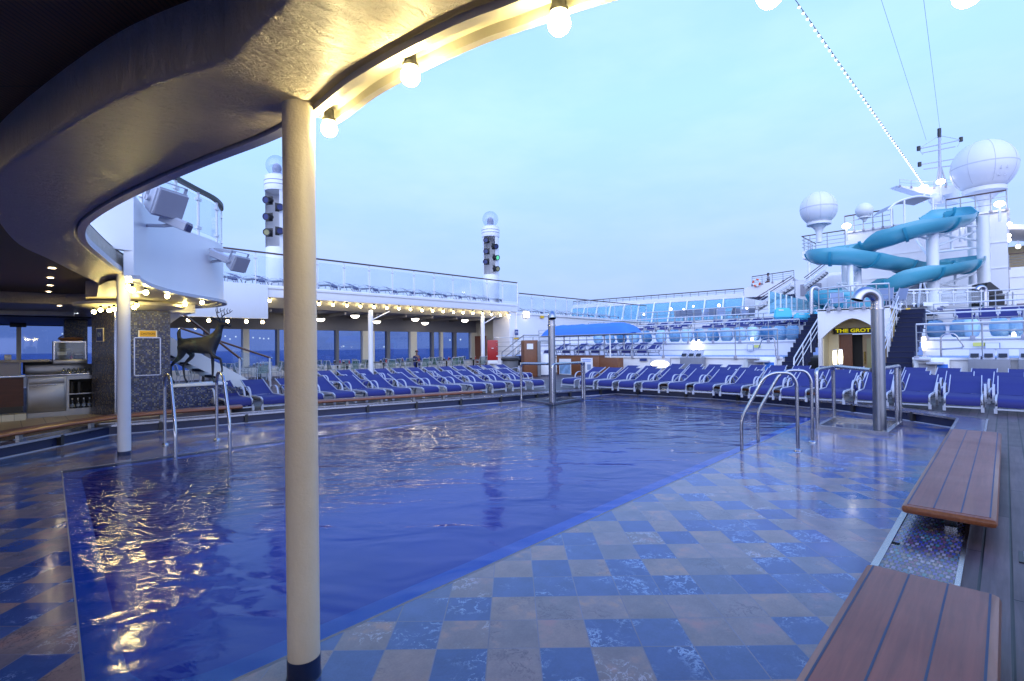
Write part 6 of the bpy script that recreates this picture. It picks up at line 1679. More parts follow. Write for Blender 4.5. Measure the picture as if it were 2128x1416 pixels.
# ---- awning bar on the left
aw = thing('awning', 'blue canvas barrel awning over the left end of the lowest terrace', 'awning', (17.5, 14, 1.8))
ya = atX(1124, 695, 17.4).y; yb = atX(1307, 694, 17.4).y
zb_ = atX(1215, 696, 17.4).z; zt_ = atX(1215, 672, 17.4).z
m = MB(); rows = []; N_ = 26
for k in range(N_+1):
    u = k/N_; y = ya+(yb-ya)*u
    e = min(1, min(u, 1-u)/0.16); e = math.sqrt(max(0, 1-(1-e)**2))*0.92+0.08
    sag = 0.02*abs(math.sin(u*PI*5)); row = []
    for j in range(9):
        a = PI*j/8
        row.append(m.bm.verts.new((17.95-0.55*math.cos(a), y, zb_+(zt_-zb_)*e*(math.sin(a)**0.55)-sag*math.sin(a)+0.008*math.sin(k*2.1+j))))
    rows.append(row)
for A, B in zip(rows, rows[1:]):
    for j in range(8): m.bm.faces.new((A[j], A[j+1], B[j+1], B[j]))
m.build('canopy', 'awning', aw, 70)
m = MB(); m.tube([(17.40, ya, zb_-0.01), (17.40, yb, zb_-0.01)], 0.025, 8); m.tube([(18.5, ya, zb_-0.01), (18.5, yb, zb_-0.01)], 0.025, 8); m.tube([(17.4, ya, zb_-.01), (18.5, ya, zb_-.01)], .025, 8); m.tube([(17.4, yb, zb_-.01), (18.5, yb, zb_-.01)], .025, 8); m.build('edge_frame', 'raildark', aw)
for y, X in ((ya-0.5, 17.42), (yb+0.9, 17.42), (ya-0.5, 18.48), (yb+0.9, 18.48)):
    m = MB(); m.tube([(X, y, 0), (X, y, zb_)], 0.03, 8); m.build('post', 'white', aw)
# wooden cabinets and notice boards
p = at(1101, 783, 0)
t = thing('wood_cupboard', 'tall brown wooden cupboard with a paper notice at the left end of the terrace', 'cupboard', (p.x, p.y, 0))
q = math.atan2(-Vr0.y, -Vr0.x)
zt_ = 1.2+(721-707)*((p-O0).dot(Vf))/1040
m = MB(); m.box((p.x, p.y, zt_/2), (0.58, 0.5, zt_), q+0.25, 0.02); m.build('body', 'wood', t)
e = Vector((p.x, p.y, 0))-Vector((Vf.x, Vf.y, 0)).normalized()*0.29
m = MB(); m.box((e.x+0.02, e.y+0.0, zt_-0.25), (0.26, 0.02, 0.22), q+0.25); m.build('paper_notice', 'plate', t, smooth=0)
m = MB(); e2 = Vector((p.x, p.y, 0))+Vector((Vr0.x, Vr0.y, 0))*0.33; m.box((e2.x, e2.y, zt_/2-0.02), (0.14, 0.46, zt_-0.05), q+0.25, 0.03); m.build('dark_edge', 'grey', t)
X = 16.9
a = atX(1157, 740, X); b = atX(1245, 740, X); c = atX(1284, 744, X)
t = thing('wood_counter', 'long brown wooden counter front behind the loungers with two posters', 'counter', (X, (a.y+c.y)/2, 0))
m = MB(); m.b2(X, X+0.4, b.y, a.y, 0, a.z, 0.01); m.build('tall_section', 'wood', t)
m = MB(); m.b2(X+0.02, X+0.4, c.y, b.y-0.002, 0, c.z, 0.01); m.build('low_section', 'wood', t)
m = MB(); m.b2(X-0.02, X+0.42, b.y-0.01, a.y+0.01, a.z, a.z+0.03, 0.005); m.build('counter_top', 'woodrail', t)
def poster(px0, px1, py0, py1, label, kind):
    a = atX(px0, py0, X-0.03); b = atX(px1, py1, X-0.03); c_ = (a+b)/2
    t = thing('poster', label, 'poster', tuple(c_)); wd = abs(a.y-b.y); ht = abs(a.z-b.z)
    m = MB(); m.b2(X-0.035, X-0.025, c_.y-wd/2, c_.y+wd/2, c_.z-ht/2, c_.z+ht/2); m.build('board', 'plate', t, smooth=0)
    m = MB()
    if kind == 0:
        m.b2(X-0.038, X-0.036, c_.y-wd*0.46, c_.y+wd*0.46, c_.z-ht*0.46, c_.z+ht*0.30); m.build('picture', 'photo' if 'photo' in MAT else 'greyseat', t, smooth=0)
    else:
        for k in range(2): m.b2(X-0.038, X-0.036, c_.y-wd*(0.38-0.05*k), c_.y+wd*(0.38-0.05*k), c_.z+ht*(0.40-0.10*k), c_.z+ht*(0.34-0.10*k)+0.01)
        m.build('heading', 'awning', t, smooth=0)
        m = MB(); m.b2(X-0.038, X-0.036, c_.y-wd*0.36, c_.y-wd*0.04, c_.z-ht*0.32, c_.z+ht*0.06); m.build('diagram', 'greyseat', t, smooth=0)
        m = MB(); m.b2(X-0.038, X-0.036, c_.y+wd*0.14, c_.y+wd*0.26, c_.z-ht*0.30, c_.z+ht*0.02); m.build('diagram', 'awning', t, smooth=0)
    return t
poster(1162, 1187, 746, 779, 'poster with a blue picture on the wooden counter front', 0)
poster(1207, 1232, 744, 775, 'white poster with blue heading and small diagrams on the wooden counter front', 1)
t = thing('white_pillar', 'short white pillar between the wooden cupboard and the shower pipe', 'pillar', tuple(at(1130, 782, 0)))
p = at(1130, 782, 0); m = MB(); m.box((p.x, p.y, 0.45), (0.42, 0.3, 0.9), q, 0.02); m.build('body', 'white', t)
m = MB(); m.box((p.x, p.y, 0.03), (0.45, 0.33, 0.06), q); m.build('plinth', 'navy', t)
# stair with rail at the end of the promenade
t = thing('side_staircase', 'small staircase with slanted tube rails climbing the white side wall', 'staircase', tuple(at(1070, 775, 0)))
for k, dy in enumerate((0, 14, 28)):
    m = MB(); m.tube([atd(1043, 733+dy, 24), atd(1088, 697+dy, 23.5), atd(1120, 697+dy, 22.5)], 0.024, 8); m.build('rail', 'raildark', t)
for x in (1043, 1088):
    a = atd(x, 733 if x == 1043 else 697, 24 if x == 1043 else 23.5); m = MB(); m.tube([a, Vector((a.x, a.y, 0))], 0.024, 8); m.build('post', 'raildark', t)
for k in range(5):
    a = atd(1052+k*8, 770, 24.6-0.3*k); m = MB(); m.box((a.x, a.y, 0.08+0.16*k), (0.6, 0.6, 0.16), R(45)); m.build('step', 'carpet', t, smooth=0)
for k in range(5):
    X = 17.6+0.25*k; m = MB(); a = atX(1122, 740, 17.6); b = atX(1142, 740, 17.6); m.b2(X, X+0.27, b.y, a.y, 0, 0.16*(k+1)); o = m.build('step', 'carpet', smooth=0) if k == 0 else None
    if k == 0: t = thing('terrace_steps', 'short flight of navy steps left of the awning', 'steps', (17.6, (a.y+b.y)/2, 0)); bpy.data.objects.remove(o); 
    if k == 0: m = MB(); m.b2(X, X+0.27, b.y, a.y, 0, 0.16)
    m.build('step', 'carpet', t, smooth=0)

# drain grate in the planks beside the benches
g = [at(2068, 1088, 0), at(2135, 1080, 0)]
t = thing('drain_grate', 'dark drain grate set in the planks beside the middle bench', 'grate', (3.95, -0.12, 0))
m = MB(); m.b2(3.86, 4.06, -0.34, -0.03, -0.01, 0.006); m.build('frame', 'black', t, smooth=0)
for k in range(6):
    m = MB(); m.b2(3.88+0.03*k, 3.893+0.03*k, -0.32, -0.05, 0.0065, 0.011); m.build('slot_bar', 'smoke', t, smooth=0)

# ================================================================== deckhouse, slide, radomes, mast
def blk(px0, px1, pyt, pyb, X, dx, mat, name='wall', parent=None, smooth=0):
    a = atX(px0, pyt, X); b = atX(px1, pyt, X); zt = a.z; zb = atX(px0, pyb, X).z
    m = MB(); m.b2(X, X+dx, b.y, a.y, zb, zt); return m.build(name, mat, parent, smooth)
dh = thing('deckhouse', 'tall white deckhouse behind the turquoise slide', 'deckhouse', (34, 2, 0))
zt_ = atX(2094, 438, 34).z
ya, yb = atX(1757, 500, 34).y, atX(2094, 500, 34).y
m = MB(); m.b2(34, 46, yb, ya, 2.4, zt_); m.build('main_block', 'whitefar', dh, smooth=0)
for z in (3.5, 4.75, 6.0):
    m = MB(); m.b2(33.97, 34, yb, ya, z, z+0.05); m.build('panel_joint', 'white', dh, smooth=0)
m = MB(); m.b2(33.9, 46, yb-0.1, ya+0.1, zt_, zt_+0.08); m.build('roof_edge', 'white', dh, smooth=0)
b0 = atX(1690, 530, 33).y
m = MB(); zc = atX(1700, 548, 33).z; m.b2(33, 46, ya+0.01, b0, 2.4, zc-0.6); m.build('side_block', 'whitefar', dh, smooth=0)
# upper left gallery
zg = atX(1670, 538, 32.5).z; g0 = atX(1667, 530, 32.5).y; g1 = atX(1757, 530, 32.5).y
m = MB(); m.b2(32.5, 36, g1, g0, zg, zg+0.45); m.build('gallery', 'whitefar', dh, smooth=0)
m = MB(); m.tube([(32.7, g0-0.3, 2.5), (32.7, g0-0.3, zg)], 0.08, 10); m.build('gallery_post', 'white', dh)
zb1 = atX(1660, 583, 31).z; h0 = atX(1653, 600, 31).y; h1 = atX(1720, 600, 31).y
m = MB(); m.b2(31, 34.1, h1, h0, 2.4, zb1); m.build('lower_block', 'white', dh, smooth=0)
w0 = atX(1663, 592, 30.96); w1 = atX(1707, 612, 30.96)
m = MB(); m.b2(30.95, 31.0, w1.y, w0.y, w1.z, w0.z); m.build('grey_window', 'smoke', dh, smooth=0)
m = MB(); m.b2(31.0, 34.0, atX(1760, 590, 31).y, h1+0.01, 2.4, atX(1740, 572, 31).z); m.build('mid_block', 'whitefar', dh, smooth=0)
RT = []
bar_rail('railing along the roof edge of the deckhouse, left part', [(33.9, ya, zt_+0.08), (33.9, (ya*2+yb)/3, zt_+0.08)], 0.9, 6, 3, 0.03, 'deckhouse railings', 'railtop')
bar_rail('railing along the roof edge of the deckhouse, right part', [(33.9, (ya+yb*2)/3, zt_+0.08), (33.9, yb, zt_+0.08)], 0.9, 5, 3, 0.03, 'deckhouse railings', 'railtop')
bar_rail('railing of the small gallery at the upper left of the deckhouse', [(32.5, g1, zg+0.45), (32.5, g0, zg+0.45), (35.5, g0, zg+0.45)], 0.85, 7, 4, 0.025, 'deckhouse railings', 'railtop')
# covered deck at the far right
cd = thing('covered_deck', 'covered white deck with lamps at the right edge beyond the deckhouse', 'deck', (36, -8, 0))
y0 = atX(2096, 520, 36).y; y1 = y0-10
m = MB(); zz = atX(2110, 556, 36).z; m.b2(36, 46, y1, y0, 2.4, zz-0.45); m.build('lower_wall', 'whitefar', cd, smooth=0)
m = MB(); m.b2(35.95, 36, y1, y0, zz-0.5, zz); m.build('parapet', 'white', cd, smooth=0)
m = MB(); m.b2(40, 40.2, y1, y0, zz-0.5, zz+1.6); m.build('rear_wall', 'tan', cd, smooth=0)
m = MB(); m.slab([(35.9, y0, atX(2097, 466, 35.9).z), (35.9, y1, atX(2097, 466, 35.9).z-1.8), (35.9, y1, atX(2097, 466, 35.9).z-2.1), (35.9, y0, atX(2097, 466, 35.9).z-0.25)], (4.3, 0, 0)); m.build('sloping_roof', 'whitefar', cd, smooth=0)
bar_rail('railing of the covered deck at the right edge', [(35.97, y0, zz), (35.97, y1, zz)], 0.7, 8, 5, 0.02, 'deckhouse railings', 'railtop')
for i, (px, py) in enumerate([(2098, 466), (2096, 490), (2096, 499), (2116, 513)]):
    t = thing('deck_globe_lamp', 'glowing lamp at the covered deck on the right edge, ' + ['topmost', 'second', 'third', 'lowest'][i], 'lamp', tuple(atX(px, py, 35.6)), 0, 'covered deck lamps')
    p = atX(px, py, 35.6); m = MB(); m.sphere(p, 0.10, 10, 8); m.build('globe', 'bulbcool', t); m = MB(); m.b2(p.x-0.03, p.x+0.03, p.y-0.03, p.y+0.03, p.z+0.1, p.z+0.3); m.build('bracket', 'frame', t)
for i, (px, py, X, r) in enumerate([(1759, 470, 33.5, 0.22), (2077, 424, 33.5, 0.2), (1955, 378, 36, 0.2), (1920, 390, 36, 0.2), (1995, 471, 33, 0.1), (2006, 468, 33, 0.1)]):
    t = thing('masthead_lamp', ['glaring lamp at the left end of the deckhouse roof railing', 'wide lamp on the deckhouse roof under the large dome', 'glaring lamp at the foot of the mast', 'bright lamp where the light string meets the mast platform', 'left one of two small lamps behind the slide top', 'right one of two small lamps behind the slide top'][i], 'lamp', tuple(atX(px, py, X)))
    p = atX(px, py, X); m = MB(); m.sphere(p, r, 12, 8, 0.7); m.build('globe', 'bulbcool', t); m = MB(); m.tube([p-Vector((0, 0, r*0.7)), p-Vector((0, 0, r*0.7+0.7))], 0.05, 6); m.build('stem', 'white', t)

# slide: a half pipe swept along a figure of eight
sp_ = [(1935, 447, 23.6), (1965, 437, 24.0), (1992, 440, 23.4), (1997, 450, 22.0), (1962, 458, 20.9), (1905, 470, 20.6), (1850, 488, 21.1), (1805, 503, 22.2), (1760, 514, 22.9), (1722, 520, 22.7), (1703, 524, 21.8), (1712, 527, 20.9), (1750, 528, 20.5),
       (1800, 532, 20.7), (1850, 540, 21.4), (1900, 547, 22.4), (1955, 545, 23.2), (1995, 540, 23.2), (2016, 540, 22.4), (2004, 545, 21.3), (1962, 553, 20.7), (1905, 567, 20.6), (1850, 584, 21.3), (1800, 598, 22.3), (1755, 604, 22.8), (1722, 607, 22.6), (1705, 609, 21.7), (1713, 612, 20.9), (1748, 616, 20.4), (1790, 624, 20.6), (1808, 632, 21.6), (1790, 640, 22.4), (1750, 645, 22.2), (1715, 652, 21.4)]
SPTH = [p+Vector((0, 0, 0.02)) for p in smooth_path([atd(*q) for q in sp_], 6)]
sl = thing('water_slide', 'turquoise water slide winding in a figure of eight on white columns', 'water slide', tuple(SPTH[-1]))
def trough(path, r, th, name, mat, parent, flat=0.0):
    m = MB(); rings = []; n_ = 14
    for i, p in enumerate(path):
        a = path[max(0, i-1)]; b = path[min(len(path)-1, i+1)]
        d = (b-a).normalized(); sd = d.cross(Vector((0, 0, 1))).normalized(); u = sd.cross(d)
        # bank into the turn
        if 0 < i < len(path)-1:
            c = (path[i+1]-p).normalized()-(p-path[i-1]).normalized(); bank = max(-0.35, min(0.35, c.dot(sd)*2.2))
        else: bank = 0
        s2 = sd*math.cos(bank)-u*math.sin(bank); u2 = u*math.cos(bank)+sd*math.sin(bank)
        row = []
        for rr, rng in ((r, range(n_+1)), (r-th, range(n_, -1, -1))):
            for k in rng:
                ang = R(-8)-R(164)*k/n_
                row.append(m.bm.verts.new(p+s2*math.cos(ang)*rr+u2*(math.sin(ang)*rr+0.05)))
        rings.append(row)
    K = len(rings[0])
    for A, B in zip(rings, rings[1:]):
        for k in range(K): m.bm.faces.new((A[k], A[(k+1) % K], B[(k+1) % K], B[k]))
    m.bm.faces.new(rings[0]); m.bm.faces.new(rings[-1][::-1])
    return m.build(name, mat, parent, 50)
SR_ = 0.53
trough(SPTH, SR_, 0.03, 'flume', 'slide', sl)
for i in range(6, len(SPTH)-4, 9):
    d = (SPTH[i+1]-SPTH[i-1]).normalized()
    trough([SPTH[i]-d*0.05, SPTH[i], SPTH[i]+d*0.05], SR_+0.065, 0.08, 'joint_flange', 'slidelip', sl)
def zfl(px, py, dep): return atd(px, py, dep)
cols = [(1767, 545, 20.5, 0.14), (1781, 535, 21.6, 0.20), (1757, 532, 22.6, 0.22), (1937, 480, 21.0, 0.28), (2018, 455, 23.4, 0.20), (2042, 450, 22.4, 0.30)]
for k, (px, py, dep, r) in enumerate(cols):
    p = atd(px, py, dep); m = MB(); m.tube([Vector((p.x, p.y, TZ[3])), p], r*0.75, 16); m.build('support_column', 'white', sl)
    m = MB(); m.lathe([(r*0.75, 0.06), (r*1.0, 0.05), (r*1.0, 0.0), (0, 0)], (p.x, p.y, TZ[3]), 16); m.build('base_plate', 'frame', sl)
def brace(a, b, r=0.05):
    m = MB(); m.tube([atd(*a), atd(*b)], r, 8); m.build('brace', 'white', sl)
for a, b in [((1937, 500, 21), (2030, 455, 23)), ((1937, 515, 21), (2030, 480, 23)), ((1937, 485, 21), (2030, 500, 23)), ((1937, 525, 21), (2030, 515, 23)), ((1937, 470, 21), (2035, 470, 22.6)), ((1975, 470, 22), (1978, 520, 22)),
             ((1937, 600, 21), (2035, 565, 22.6)), ((1937, 590, 21), (2035, 600, 22.6)), ((1937, 610, 21), (2035, 590, 22.6)), ((1937, 565, 21), (2035, 560, 22.6)), ((1937, 575, 21), (1880, 600, 21)), ((1937, 585, 21), (1840, 585, 21.5)), ((1985, 568, 22), (1985, 625, 22)),
             ((1767, 585, 20.5), (1781, 560, 21.6)), ((1740, 590, 21), (1785, 588, 21)), ((1745, 590, 21), (1765, 605, 21)), ((1785, 588, 21), (1765, 605, 21)), ((1767, 552, 20.5), (1725, 535, 20.8)), ((1781, 552, 21.2), (1800, 542, 20.9)), ((1937, 498, 21), (1880, 486, 21)), ((1937, 545, 21), (1905, 500, 24))]:
    brace(a, b)
# upper slide deck with canopy
so = thing('slide_canopy', 'arched grey canopy over the slide starting platform', 'canopy', tuple(atd(1890, 435, 25)))
A = [atd(1845, 437, 25), atd(1862, 422, 25), atd(1885, 413, 25), atd(1910, 408, 25), atd(1938, 411, 25)]
ca = smooth_path(A, 4)
m = MB()
ra_ = [m.bm.verts.new(p) for p in ca]; rb_ = [m.bm.verts.new(p+Vector((1.6, 0.9, 0.1))) for p in ca]
for k in range(len(ca)-1): m.bm.faces.new((ra_[k], ra_[k+1], rb_[k+1], rb_[k]))
m.build('roof', 'smoke', so, 60)
m = MB(); m.tube(ca, 0.05, 8); m.build('edge_tube', 'white', so)
for p in (ca[2], ca[7], ca[-1]):
    m = MB(); m.tube([p, Vector((p.x, p.y, zt_-0.5))], 0.045, 8); m.build('post', 'white', so)

# radomes
def radome(px, py, dep, rx, ry, label, flare=True, zfoot=5.0, seams=True):
    c = atd(px, py, dep); k = dep/F; rx *= k; ry *= k
    t = thing('radome', label, 'radome', (c.x, c.y, zfoot), 0, 'radar domes')
    prof = []
    for i in range(15):
        a = -PI/2+0.62+(PI-0.62)*i/14; prof.append((rx*math.cos(a), ry*math.sin(a)))
    r0, h0 = prof[0]
    m = MB(); m.lathe([(0, h0-0.001)]+prof[:-1]+[(0, ry)], c, 32); m.build('dome', 'radome', t, 60)
    if seams:
        m = MB(); m.lathe([(rx*1.0, -0.03), (rx*1.006, 0.0), (rx*1.0, 0.03)], c, 32)
        for q in range(4):
            ang = R(20)+q*PI/4; pts = []
            for i in range(1, 28):
                a = -PI/2+0.62+(2*PI-1.24)*i/28; pts.append(c+Vector((rx*1.002*math.cos(a)*math.cos(ang), rx*1.002*math.cos(a)*math.sin(ang), ry*1.002*math.sin(a))))
            m.tube(pts, 0.011*max(0.7, rx/1.6), 5)
        m.build('panel_seam', 'seam', t)
    m = MB(); m.lathe([(r0*1.0, h0), (r0*1.12, h0-0.02), (r0*1.12, h0-0.16*ry), (r0*1.05, h0-0.17*ry), (r0*0.8, h0-0.18*ry), (r0*0.40, h0-0.42*ry), (r0*0.30, h0-0.62*ry), (r0*0.28, zfoot-c.z), (0, zfoot-c.z)], c, 28); m.build('pedestal', 'radome', t, 50)
    return t, c, rx, ry
t, c, rx, ry = radome(2044, 348, 26, 54, 55, 'largest white radar dome on a flared pedestal, upper right', zfoot=zt_-2.0)
f = Vector((-Vf.x, -Vf.y, 0)).normalized(); s_ = Vector((Vr0.x, Vr0.y, 0))
for a, b in ((-0.1, -0.32), (0.12, -0.30), (-0.1, -0.62), (0.14, -0.62)):
    d = (f+s_*(a-0.15)+Vector((0, 0, b*ry/rx))).normalized(); m = MB(); m.box(c+Vector((d.x*rx, d.y*rx, d.z*ry))*0.985, (0.06, 0.06, 0.16)); m.build('hatch_bolt', 'seam', t)
radome(1701, 434, 24, 34, 35, 'white radar dome standing alone left of the slide', zfoot=atX(1700, 540, 33).z)
radome(1796, 438, 25, 16, 16, 'small white dish dome on a slender pole', zfoot=zt_, seams=False)
radome(1943, 414, 27, 11, 12, 'smallest white dome behind the slide canopy', zfoot=zt_, seams=False)
# mast with platform
ms = thing('signal_mast', 'lattice signal mast with cross arms on a winged platform', 'mast', tuple(atd(1952, 395, 28)))
D_ = 28
m = MB(); m.slab([atd(1864, 386, D_), atd(1925, 390, D_), atd(1990, 384, D_), atd(1985, 400, D_), atd(1950, 408, D_), atd(1915, 402, D_)], (0.4, 0.4, 0.0)); m.build('platform', 'white', ms, smooth=0)
m = MB(); m.tube([atd(1968, 396, D_+1), atd(1966, 425, D_+1)], 0.55, 14); m.tube([atd(1950, 400, D_+.5), atd(1955, 425, D_+.5)], 0.2, 10); m.build('mast_foot', 'white', ms)
m = MB(); m.tube([atd(1954, 388, D_), atd(1952, 275, D_)], [0.09, 0.05], 8); m.tube([atd(1946, 386, D_), atd(1953, 340, D_)], 0.04, 6); m.tube([atd(1968, 386, D_), atd(1953, 340, D_)], 0.04, 6); m.build('pole', 'frame', ms)
for a, b in (((1909, 310, D_), (1997, 291, D_)), ((1911, 343, D_), (1982, 331, D_)), ((1918, 318, D_), (1985, 305, D_)), ((1920, 352, D_), (1975, 345, D_))):
    m = MB(); m.tube([atd(*a), atd(*b)], 0.03, 6); m.build('cross_arm', 'frame', ms)
for a, b in (((1909, 310, D_), (1918, 322, D_)), ((1997, 291, D_), (1990, 305, D_)), ((1952, 282, D_), (1909, 310, D_)), ((1952, 282, D_), (1997, 291, D_))):
    m = MB(); m.tube([atd(*a), atd(*b)], 0.014, 5); m.build('stay', 'frame', ms)
for x, y in ((1909, 309), (1997, 290), (1911, 342), (1952, 272), (1952, 281)):
    p = atd(x, y, D_); m = MB(); m.lathe([(0, -0.12), (0.09, -0.12), (0.09, 0.12), (0, 0.14)], p, 10); m.build('signal_lamp', 'black', ms)
bar_rail('thin railing round the winged mast platform', [atd(1870, 386, D_), atd(1925, 391, D_), atd(1988, 385, D_)], 0.35, 6, 2, 0.012)
# light string from the mast over the pool, and two bare wires
A_ = atd(1923, 388, 28); B_ = atd(1655, 3, 14.2); e_ = (B_-A_).normalized()
ls = thing('festoon_cable', 'cable of the festoon lights running from the mast across the sky', 'cable', tuple(A_))
m = MB(); m.tube([A_, B_, B_+e_*6], 0.010, 5); m.build('cable', 'black', ls)
m = MB(); m.lathe([(0, -.05), (.06, -.05), (.06, .05), (0, .05)], A_, 8); m.build('end_shackle', 'black', ls)
LB = thing('festoon_bulb', 'x', 'light bulb')
m = MB(); m.sphere((0, 0, -0.04), 0.036, 10, 8); m.build('globe', 'festoon', LB)
m = MB(); m.lathe([(0, 0.03), (0.022, 0.03), (0.025, -0.015), (0, -0.015)], (0, 0, 0), 8); m.build('socket', 'black', LB)
NB_ = 58
for k in range(NB_):
    p = A_.lerp(B_, (k+0.4)/NB_)
    o = LB if k == 0 else dup(LB, (0, 0, 0)); o.location = p-Vector((0, 0, 0.03))
    tag(o, 'glowing bulb on the festoon cable, number %d counted from the mast' % (k+1), group='festoon bulbs')
for i, (a, b) in enumerate((((1925, 292, 28), (1825, -20, 18)), ((1956, 292, 28), (1917, -20, 17)))):
    m = MB(); m.tube([atd(*a), atd(*b)], 0.006, 4); tag(m.build('stay_wire', 'raildark'), ['thin bare wire from the mast, left of two', 'thin bare wire from the mast, right of two'][i], 'wire')

# far transverse wall with slanting glazed screen and lifebuoy deck
XF = 37.0
fs = thing('wind_wall', 'white wind wall with slanting glass bays across the far left deck', 'wall', (XF, 12, 2.5))
zr0 = atX(1545, 609, XF).z; zr1 = atX(1190, 634, XF).z; yr0 = atX(1545, 609, XF).y; yr1 = atX(1190, 634, XF).y
m = MB(); m.slab([(XF, yr0, zr0), (XF, yr1, zr1), (XF, yr1, zr1-0.35), (XF, yr0, zr0-0.35)], (0.3, 0, 0)); m.build('top_beam', 'whitefar', fs, smooth=0)
m = MB(); m.slab([(XF+2.2, yr0, 2.5), (XF+2.2, yr1, 2.5), (XF+2.2, yr1, zr1-0.3), (XF+2.2, yr0, zr0-0.3)], (0.1, 0, 0)); m.build('back_wall', 'whitefar', fs, smooth=0)
nb_ = 11
for k in range(nb_+1):
    u = k/nb_; y = yr0+(yr1-yr0)*u; z = zr0+(zr1-zr0)*u
    m = MB(); m.bar((XF, y, z-0.3), (XF-1.1, y-0.2, 2.5), 0.10, 0.14); m.build('slanting_rib', 'white', fs)
    if k < nb_:
        y2 = yr0+(yr1-yr0)*(k+1)/nb_; z2 = zr0+(zr1-zr0)*(k+1)/nb_
        m = MB(); m.slab([(XF+0.05, y-0.06, z-0.32), (XF+0.05, y2+0.06, z2-0.32), (XF-0.9, y2-0.14, 2.7), (XF-0.9, y-0.26, 2.7)], (0.02, 0, 0)); m.build('glass_bay', 'aquaglass', fs, smooth=0)
bar_rail('long thin railing on top of the far wind wall', [(XF+0.1, yr1, zr1), (XF+0.1, yr0, zr0)], 0.32, 24, 2, 0.03, None, 'railtop')
# end platform where the person stands
ep = thing('lookout_deck', 'white lookout deck with railing where the lifebuoy hangs', 'deck', (33, 9, 2.5))
XP_ = 33.0
q0 = atX(1546, 602, XP_); q1 = atX(1563, 592, XP_); q2 = atX(1650, 580, XP_); q3 = atX(1610, 612, XP_); q4 = atX(1560, 618, XP_)
m = MB(); m.slab([q0, q1, q2, Vector((XP_, q2.y, q4.z)), Vector((XP_, q0.y, q4.z))], (3.0, 0, 0)); m.build('side_wall', 'whitefar', ep, smooth=0)
bar_rail('railing of the lookout deck beside the lifebuoy', [q1, q2], 0.50, 5, 4, 0.02, 'lookout railings', 'railtop')
p = atX(1572, 588, XP_-0.1); t = thing('lifebuoy', 'orange and white lifebuoy on the lookout deck railing', 'lifebuoy', tuple(p))
MAT['orange'] = simple('lifebuoy_orange', (0.70, 0.10, 0.03), 0.5)
for k in range(8):
    a0 = PI/4*k; m = MB(); m.tube([p+Vector((0, -math.cos(a0+PI/4*j/4), math.sin(a0+PI/4*j/4)))*0.20 for j in range(5)], 0.055, 10, caps=False); m.build('orange_band' if k % 2 else 'white_band', 'orange' if k % 2 else 'plate', t)
pb = atX(1597, 596, XP_+0.3); pb.z -= 0.45
MAT['stripe'] = None
def mk_stripe():
    t = NT('striped_shirt'); c = t.coord(); x, y, z = t.xyz(c)
    s_ = t.math('LESS_THAN', t.math('FRACT', t.math('MULTIPLY', z, 11.0)), 0.5)
    return t.done(t.bsdf(Base_Color=t.mix(s_, (0.02, 0.025, 0.08), (0.6, 0.6, 0.65)), Roughness=0.8))
MAT['stripe'] = mk_stripe()
t, W = person('person in a striped shirt leaning at the lookout railing far away', pb, R(110), 0.74, stand,
       {'skin': 'skin', 'clothes': [('shirt', ['belly', 'chest', 'collar', 'shl', 'ell', 'shr', 'elr'], 'stripe', 0.02), ('trousers', ['pelvis', 'hpl', 'knl', 'anl', 'hpr', 'knr', 'anr'], 'shirt', 0.018)]})
m = MB(); m.lathe([(0.0, 0.075), (0.05, 0.07), (0.078, 0.02), (0.075, -0.04), (0, 0.03)], W((0.005, 0, 1.67)), 12); m.build('hair', 'hair', t)
# stairs up to the lookout and the gallery
for i, (a, b, n_, lab) in enumerate([((1570, 625, 31.5), (1645, 576, 32.2), 9, 'white open staircase rising to the lookout deck'), ((1672, 582, 31.5), (1716, 546, 32.2), 8, 'white open staircase rising to the upper gallery')]):
    A1 = atd(a[0], a[1]+16, a[2]*0.8); B1 = atd(b[0], b[1]+18, b[2]*0.8)
    t = thing('open_staircase', lab, 'staircase', tuple(A1)); ex = Vector((0.7, 0.1, 0))
    for s_ in (0, 1):
        m = MB(); m.bar(A1+ex*s_, B1+ex*s_, 0.06, 0.22); m.build('stringer', 'white', t)
        m = MB(); m.tube([A1+ex*s_+Vector((0, 0, 0.5)), B1+ex*s_+Vector((0, 0, 0.5))], 0.022, 8); m.build('handrail', 'railtop', t)
        m = MB(); m.tube([A1+ex*s_+Vector((0, 0, 0.28)), B1+ex*s_+Vector((0, 0, 0.28))], 0.012, 6); m.build('bar', 'rail', t)
    for k in range(n_):
        p = A1.lerp(B1, (k+0.5)/n_); m = MB(); m.box(p+ex*0.5, (0.72, 0.26, 0.035), math.atan2(ex.y, ex.x)); m.build('tread', 'smoke', t, smooth=0)
